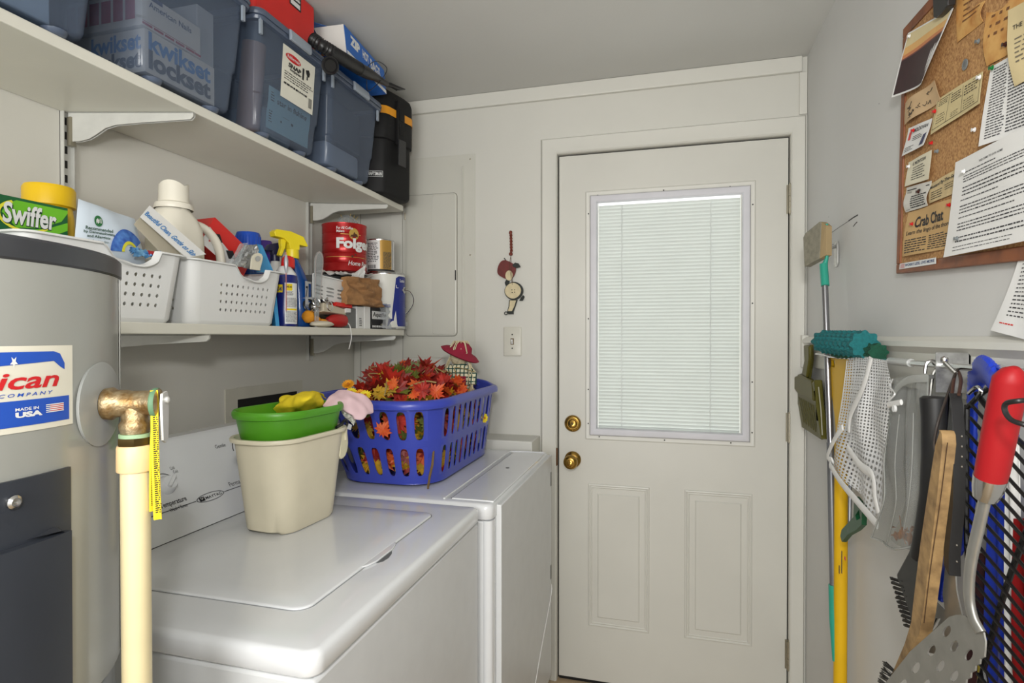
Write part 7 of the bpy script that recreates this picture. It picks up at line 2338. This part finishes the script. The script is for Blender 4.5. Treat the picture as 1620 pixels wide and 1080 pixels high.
# black handled slotted turner
t = thing('slotted_turner', tuple(P(1500, 1000, x=.373)), 'steel slotted turner with a black riveted handle behind the wooden brush', 'spatula')
X = .374
cutplate('handle', [(1503, 622), (1519, 622), (1524, 640), (1528, 700), (1527, 800), (1520, 880), (1517, 911), (1493, 894), (1491, 800), (1497, 700)], [], X, .014, mat('handle_black', (28, 27, 27), .45), t, bevel=.003)
m_st = mat('dull_steel', (168, 167, 162), .38, .75, var=.08, scale=30)
for py in (690, 706, 722, 738, 862, 888):
    MB().lathe([(.0016, 0), (.001, .0008), (0, .001)], 10, TR(P(1522 - (py > 800) * 8, py, x=X - .0072)) @ RY(-90)).build('rivet', m_chrome, t)
cutplate('blade', [(1496, 896), (1512, 908), (1514, 935), (1522, 970), (1528, 995), (1505, 1040), (1462, 1030), (1456, 1012), (1472, 985), (1478, 958), (1482, 952), (1496, 966), (1492, 940)], [[(1474, 976), (1478, 966), (1482, 968), (1479, 978), (1474, 982)], [(1472, 1000), (1484, 978), (1489, 978), (1484, 990), (1474, 1000)]], X + .002, .0016, m_st, t)
MB().tube(bez([P(1506, 624, x=X), P(1509, 600, x=.388), P(1514, 586, x=.404), P(1520, 600, x=.390), P(1517, 624, x=X)], 6), .0022, 8).build('brown_loop', mat('leather_brown', (70, 42, 30), .6), t)

# big turner with the red grip
t = thing('grill_turner', tuple(P(1480, 1100, x=.325)), 'large steel grill turner with a thick red handle and round holes', 'spatula')
X = .330
hp_ = [P(1603, 592, x=X), P(1598, 600, x=X), P(1590, 640, x=X), P(1580, 690, x=X), P(1570, 742, x=X), P(1567, 756, x=X)]
m_rg = mat('grip_red', (156, 22, 28), .5, var=.03, spec=.3)
MB().tube([P(1607, 582, x=X)] + hp_, [.004, .0115, .0145, .0150, .0150, .0148, .0142], 28).build('grip', m_rg, t, angle=70)
MB().tube([P(1567, 754, x=X), P(1563, 772, x=X), P(1559, 786, x=X)], [.0150, .0140, .0115], 28).build('ferrule', m_chrome, t)
MB().tube(bez([P(1560, 782, x=X), P(1549, 830, x=X), P(1536, 890, x=X), P(1533, 940, x=X + .002), P(1539, 975, x=X + .004), P(1552, 1000, x=X + .008)], 8), .0085, 14, flat=.55, up=(1, 0, 0)).build('shank', m_st, t, angle=70)


def ell(cx, cy, rx, ry, rot, n_=16):
    out_ = []
    for i in range(n_):
        a = -2 * math.pi * i / n_
        x_, y_ = rx * math.cos(a), ry * math.sin(a)
        r_ = rad(rot)
        out_.append((cx + x_ * math.cos(r_) - y_ * math.sin(r_), cy + x_ * math.sin(r_) + y_ * math.cos(r_)))
    return out_
cc_ = lambda a, b_: (1380 + a / 4.908, 860 + b_ / 4.5)
hl = [cc_(585, 680), cc_(645, 790), cc_(755, 850), cc_(465, 820), cc_(535, 930), cc_(645, 1005), cc_(350, 945), cc_(425, 1065), cc_(245, 1065), (1490, 1090), (1505, 1066 + 38), (1448, 1118), (1470, 1132)]
hl = [(1499, 998.5), (1511, 1022), (1534, 1036), (1475, 1029), (1489, 1053), (1511, 1069), (1450, 1056), (1466, 1083), (1429, 1083), (1488, 1098), (1445, 1112)]
edge = []
for i in range(18):
    f = i / 17
    edge.append((1560 - 62 * f + (2 if i % 2 else -1), 1032 + 92 * f + (1.5 if i % 2 else -1)))
cutplate('blade', [(1502, 976), (1514, 972), (1528, 974), (1545, 985), (1557, 1000), (1560, 1015)] + edge + [(1480, 1150), (1400, 1128), (1392, 1095), (1404, 1077), (1441, 1030)], [ell(a, b_, 5.8, 9.6, 24) for a, b_ in hl], X + .010, .0018, m_st, t, dx=lambda y, z: .0)

# chrome wire loop over the red grip
t = thing('wire_loop', tuple(P(1600, 640, x=.31)), 'black wire handle loop curling in front of the red grip', 'wire loop')
MB().tube(bez([P(1640, 632, x=.325), P(1612, 634, x=.308), P(1592, 638, x=.304), P(1590, 650, x=.304), P(1600, 664, x=.306), P(1622, 672, x=.312), P(1650, 680, x=.325)], 6), .0024, 8).build('wire', m_black, t)

# wire grill basket
t = thing('grill_basket', tuple(P(1570, 1080, x=.39)), 'black wire grill basket of slanting parallel rods hanging behind the red turner', 'grill basket')
X = .392
m_wb = mat('wire_black', (22, 21, 21), .4, .2)
rods = []
for i in range(27):
    y0_ = 618 + i * 22.5
    if i < 1: xs_ = 1552
    x_l = 1529 + (6 if y0_ < 650 else 0) + max(0, (y0_ - 870)) * .10
    ln = 1660 - x_l
    sl = 1.10 if y0_ < 800 else 1.20
    rods.append(((x_l, y0_ + 20), (1660, y0_ + 20 + ln * sl)))
for k_, (a, e) in enumerate(rods):
    MB().tube([P(*a, x=X), P((a[0] + e[0]) / 2, (a[1] + e[1]) / 2, x=X), P(*e, x=X)], .0022, 8).build('wire_rod', m_wb, t)
MB().tube([P(*r_[1], x=X) for r_ in rods], .0034, 8).build('frame_wire', m_wb, t)
for pts in ([(1530, 640), (1529, 760), (1532, 900), (1560, 1080), (1580, 1180)], [(1530, 645), (1556, 620), (1590, 604), (1660, 585)], [(1640, 800), (1600, 905), (1575, 985), (1550, 1080), (1530, 1150)], [(1545, 622), (1575, 660), (1620, 705), (1660, 740)]):
    MB().tube(bez([P(a, b_, x=X + .005) for a, b_ in pts], 4), .0034, 8).build('frame_wire', m_wb, t)
MB().tube(bez([P(1533, 622, x=X), P(1545, 612, x=X - .004), P(1552, 618, x=X - .008), P(1546, 630, x=X)], 5), .0026, 8).build('wire_hook', m_chrome, t)

# ribbed blue strap over the rod
t = thing('blue_strap', tuple(P(1545, 900, x=.415)), 'royal blue ribbed plastic strap looped over the rod behind the wire basket', 'strap')
m_bs = mat('strap_blue', (24, 58, 188), .4, var=.05)


def ribbed(pts, w_, n_, name='ribbed_strap', ax=(1, 0, 0)):
    ps = bez(pts, n_)
    rr = [w_ * (1.0 if i % 2 else .88) for i in range(len(ps))]
    return MB().tube(ps, rr, 12, flat=.42, up=ax).build(name, m_bs, t, angle=30)
ribbed([P(1543, 600, x=.420), P(1553, 585, x=.408), P(1566, 590, x=.392), P(1580, 612, x=.388), P(1590, 650, x=.396), P(1596, 690, x=.404)], .020, 9)
ribbed([P(1540, 590, x=.424), P(1538, 640, x=.426), P(1536, 740, x=.426), P(1528, 840, x=.426), P(1494, 900, x=.426), P(1486, 945, x=.426)], .013, 14)

# striped nylon cloth hanging low in the corner
t = thing('striped_cloth', tuple(P(1590, 1150, x=.44)), 'blue, white and red striped cloth hanging behind the black wire basket', 'cloth')
for nm, xs_, m_, th_ in (('blue_stripe', (1556, 1594, 1567, 1597), m_bs, 760), ('white_stripe', (1592, 1611, 1595, 1606), m_paper, 650), ('red_stripe', (1607, 1640, 1604, 1640), mat('stripe_red', (150, 26, 28), .8, spec=.2), 820)):
    Sx_ = quad(P(xs_[0], 1180, x=.443), P(xs_[1], 1180, x=.443), P(xs_[2], th_, x=.440), P(xs_[3], th_, x=.440), curl=lambda u, v: .004 * math.sin(9 * u + 3 * v))
    MB().sheet(Sx_, 10, 14, .0012).build(nm, m_, t, angle=60)
Sx_ = quad(P(1530, 1180, x=.447), P(1566, 1180, x=.447), P(1534, 880, x=.445), P(1566, 870, x=.445), curl=lambda u, v: .005 * math.sin(8 * u + 5 * v))
o = MB().sheet(Sx_, 10, 14, .0012).build('maroon_panel', mat('maroon_cloth', (70, 34, 38), .85, var=.3, scale=60), t, angle=60)
for u0_, w_ in ((.3, .12), (.62, .16), (.9, .08)):
    MB().rect(Sx_, (u0_, 0, u0_ + w_, .48), .0006, 2, 8).build('yellow_stripe', mat('stripe_yellow', (206, 190, 40), .7), o)
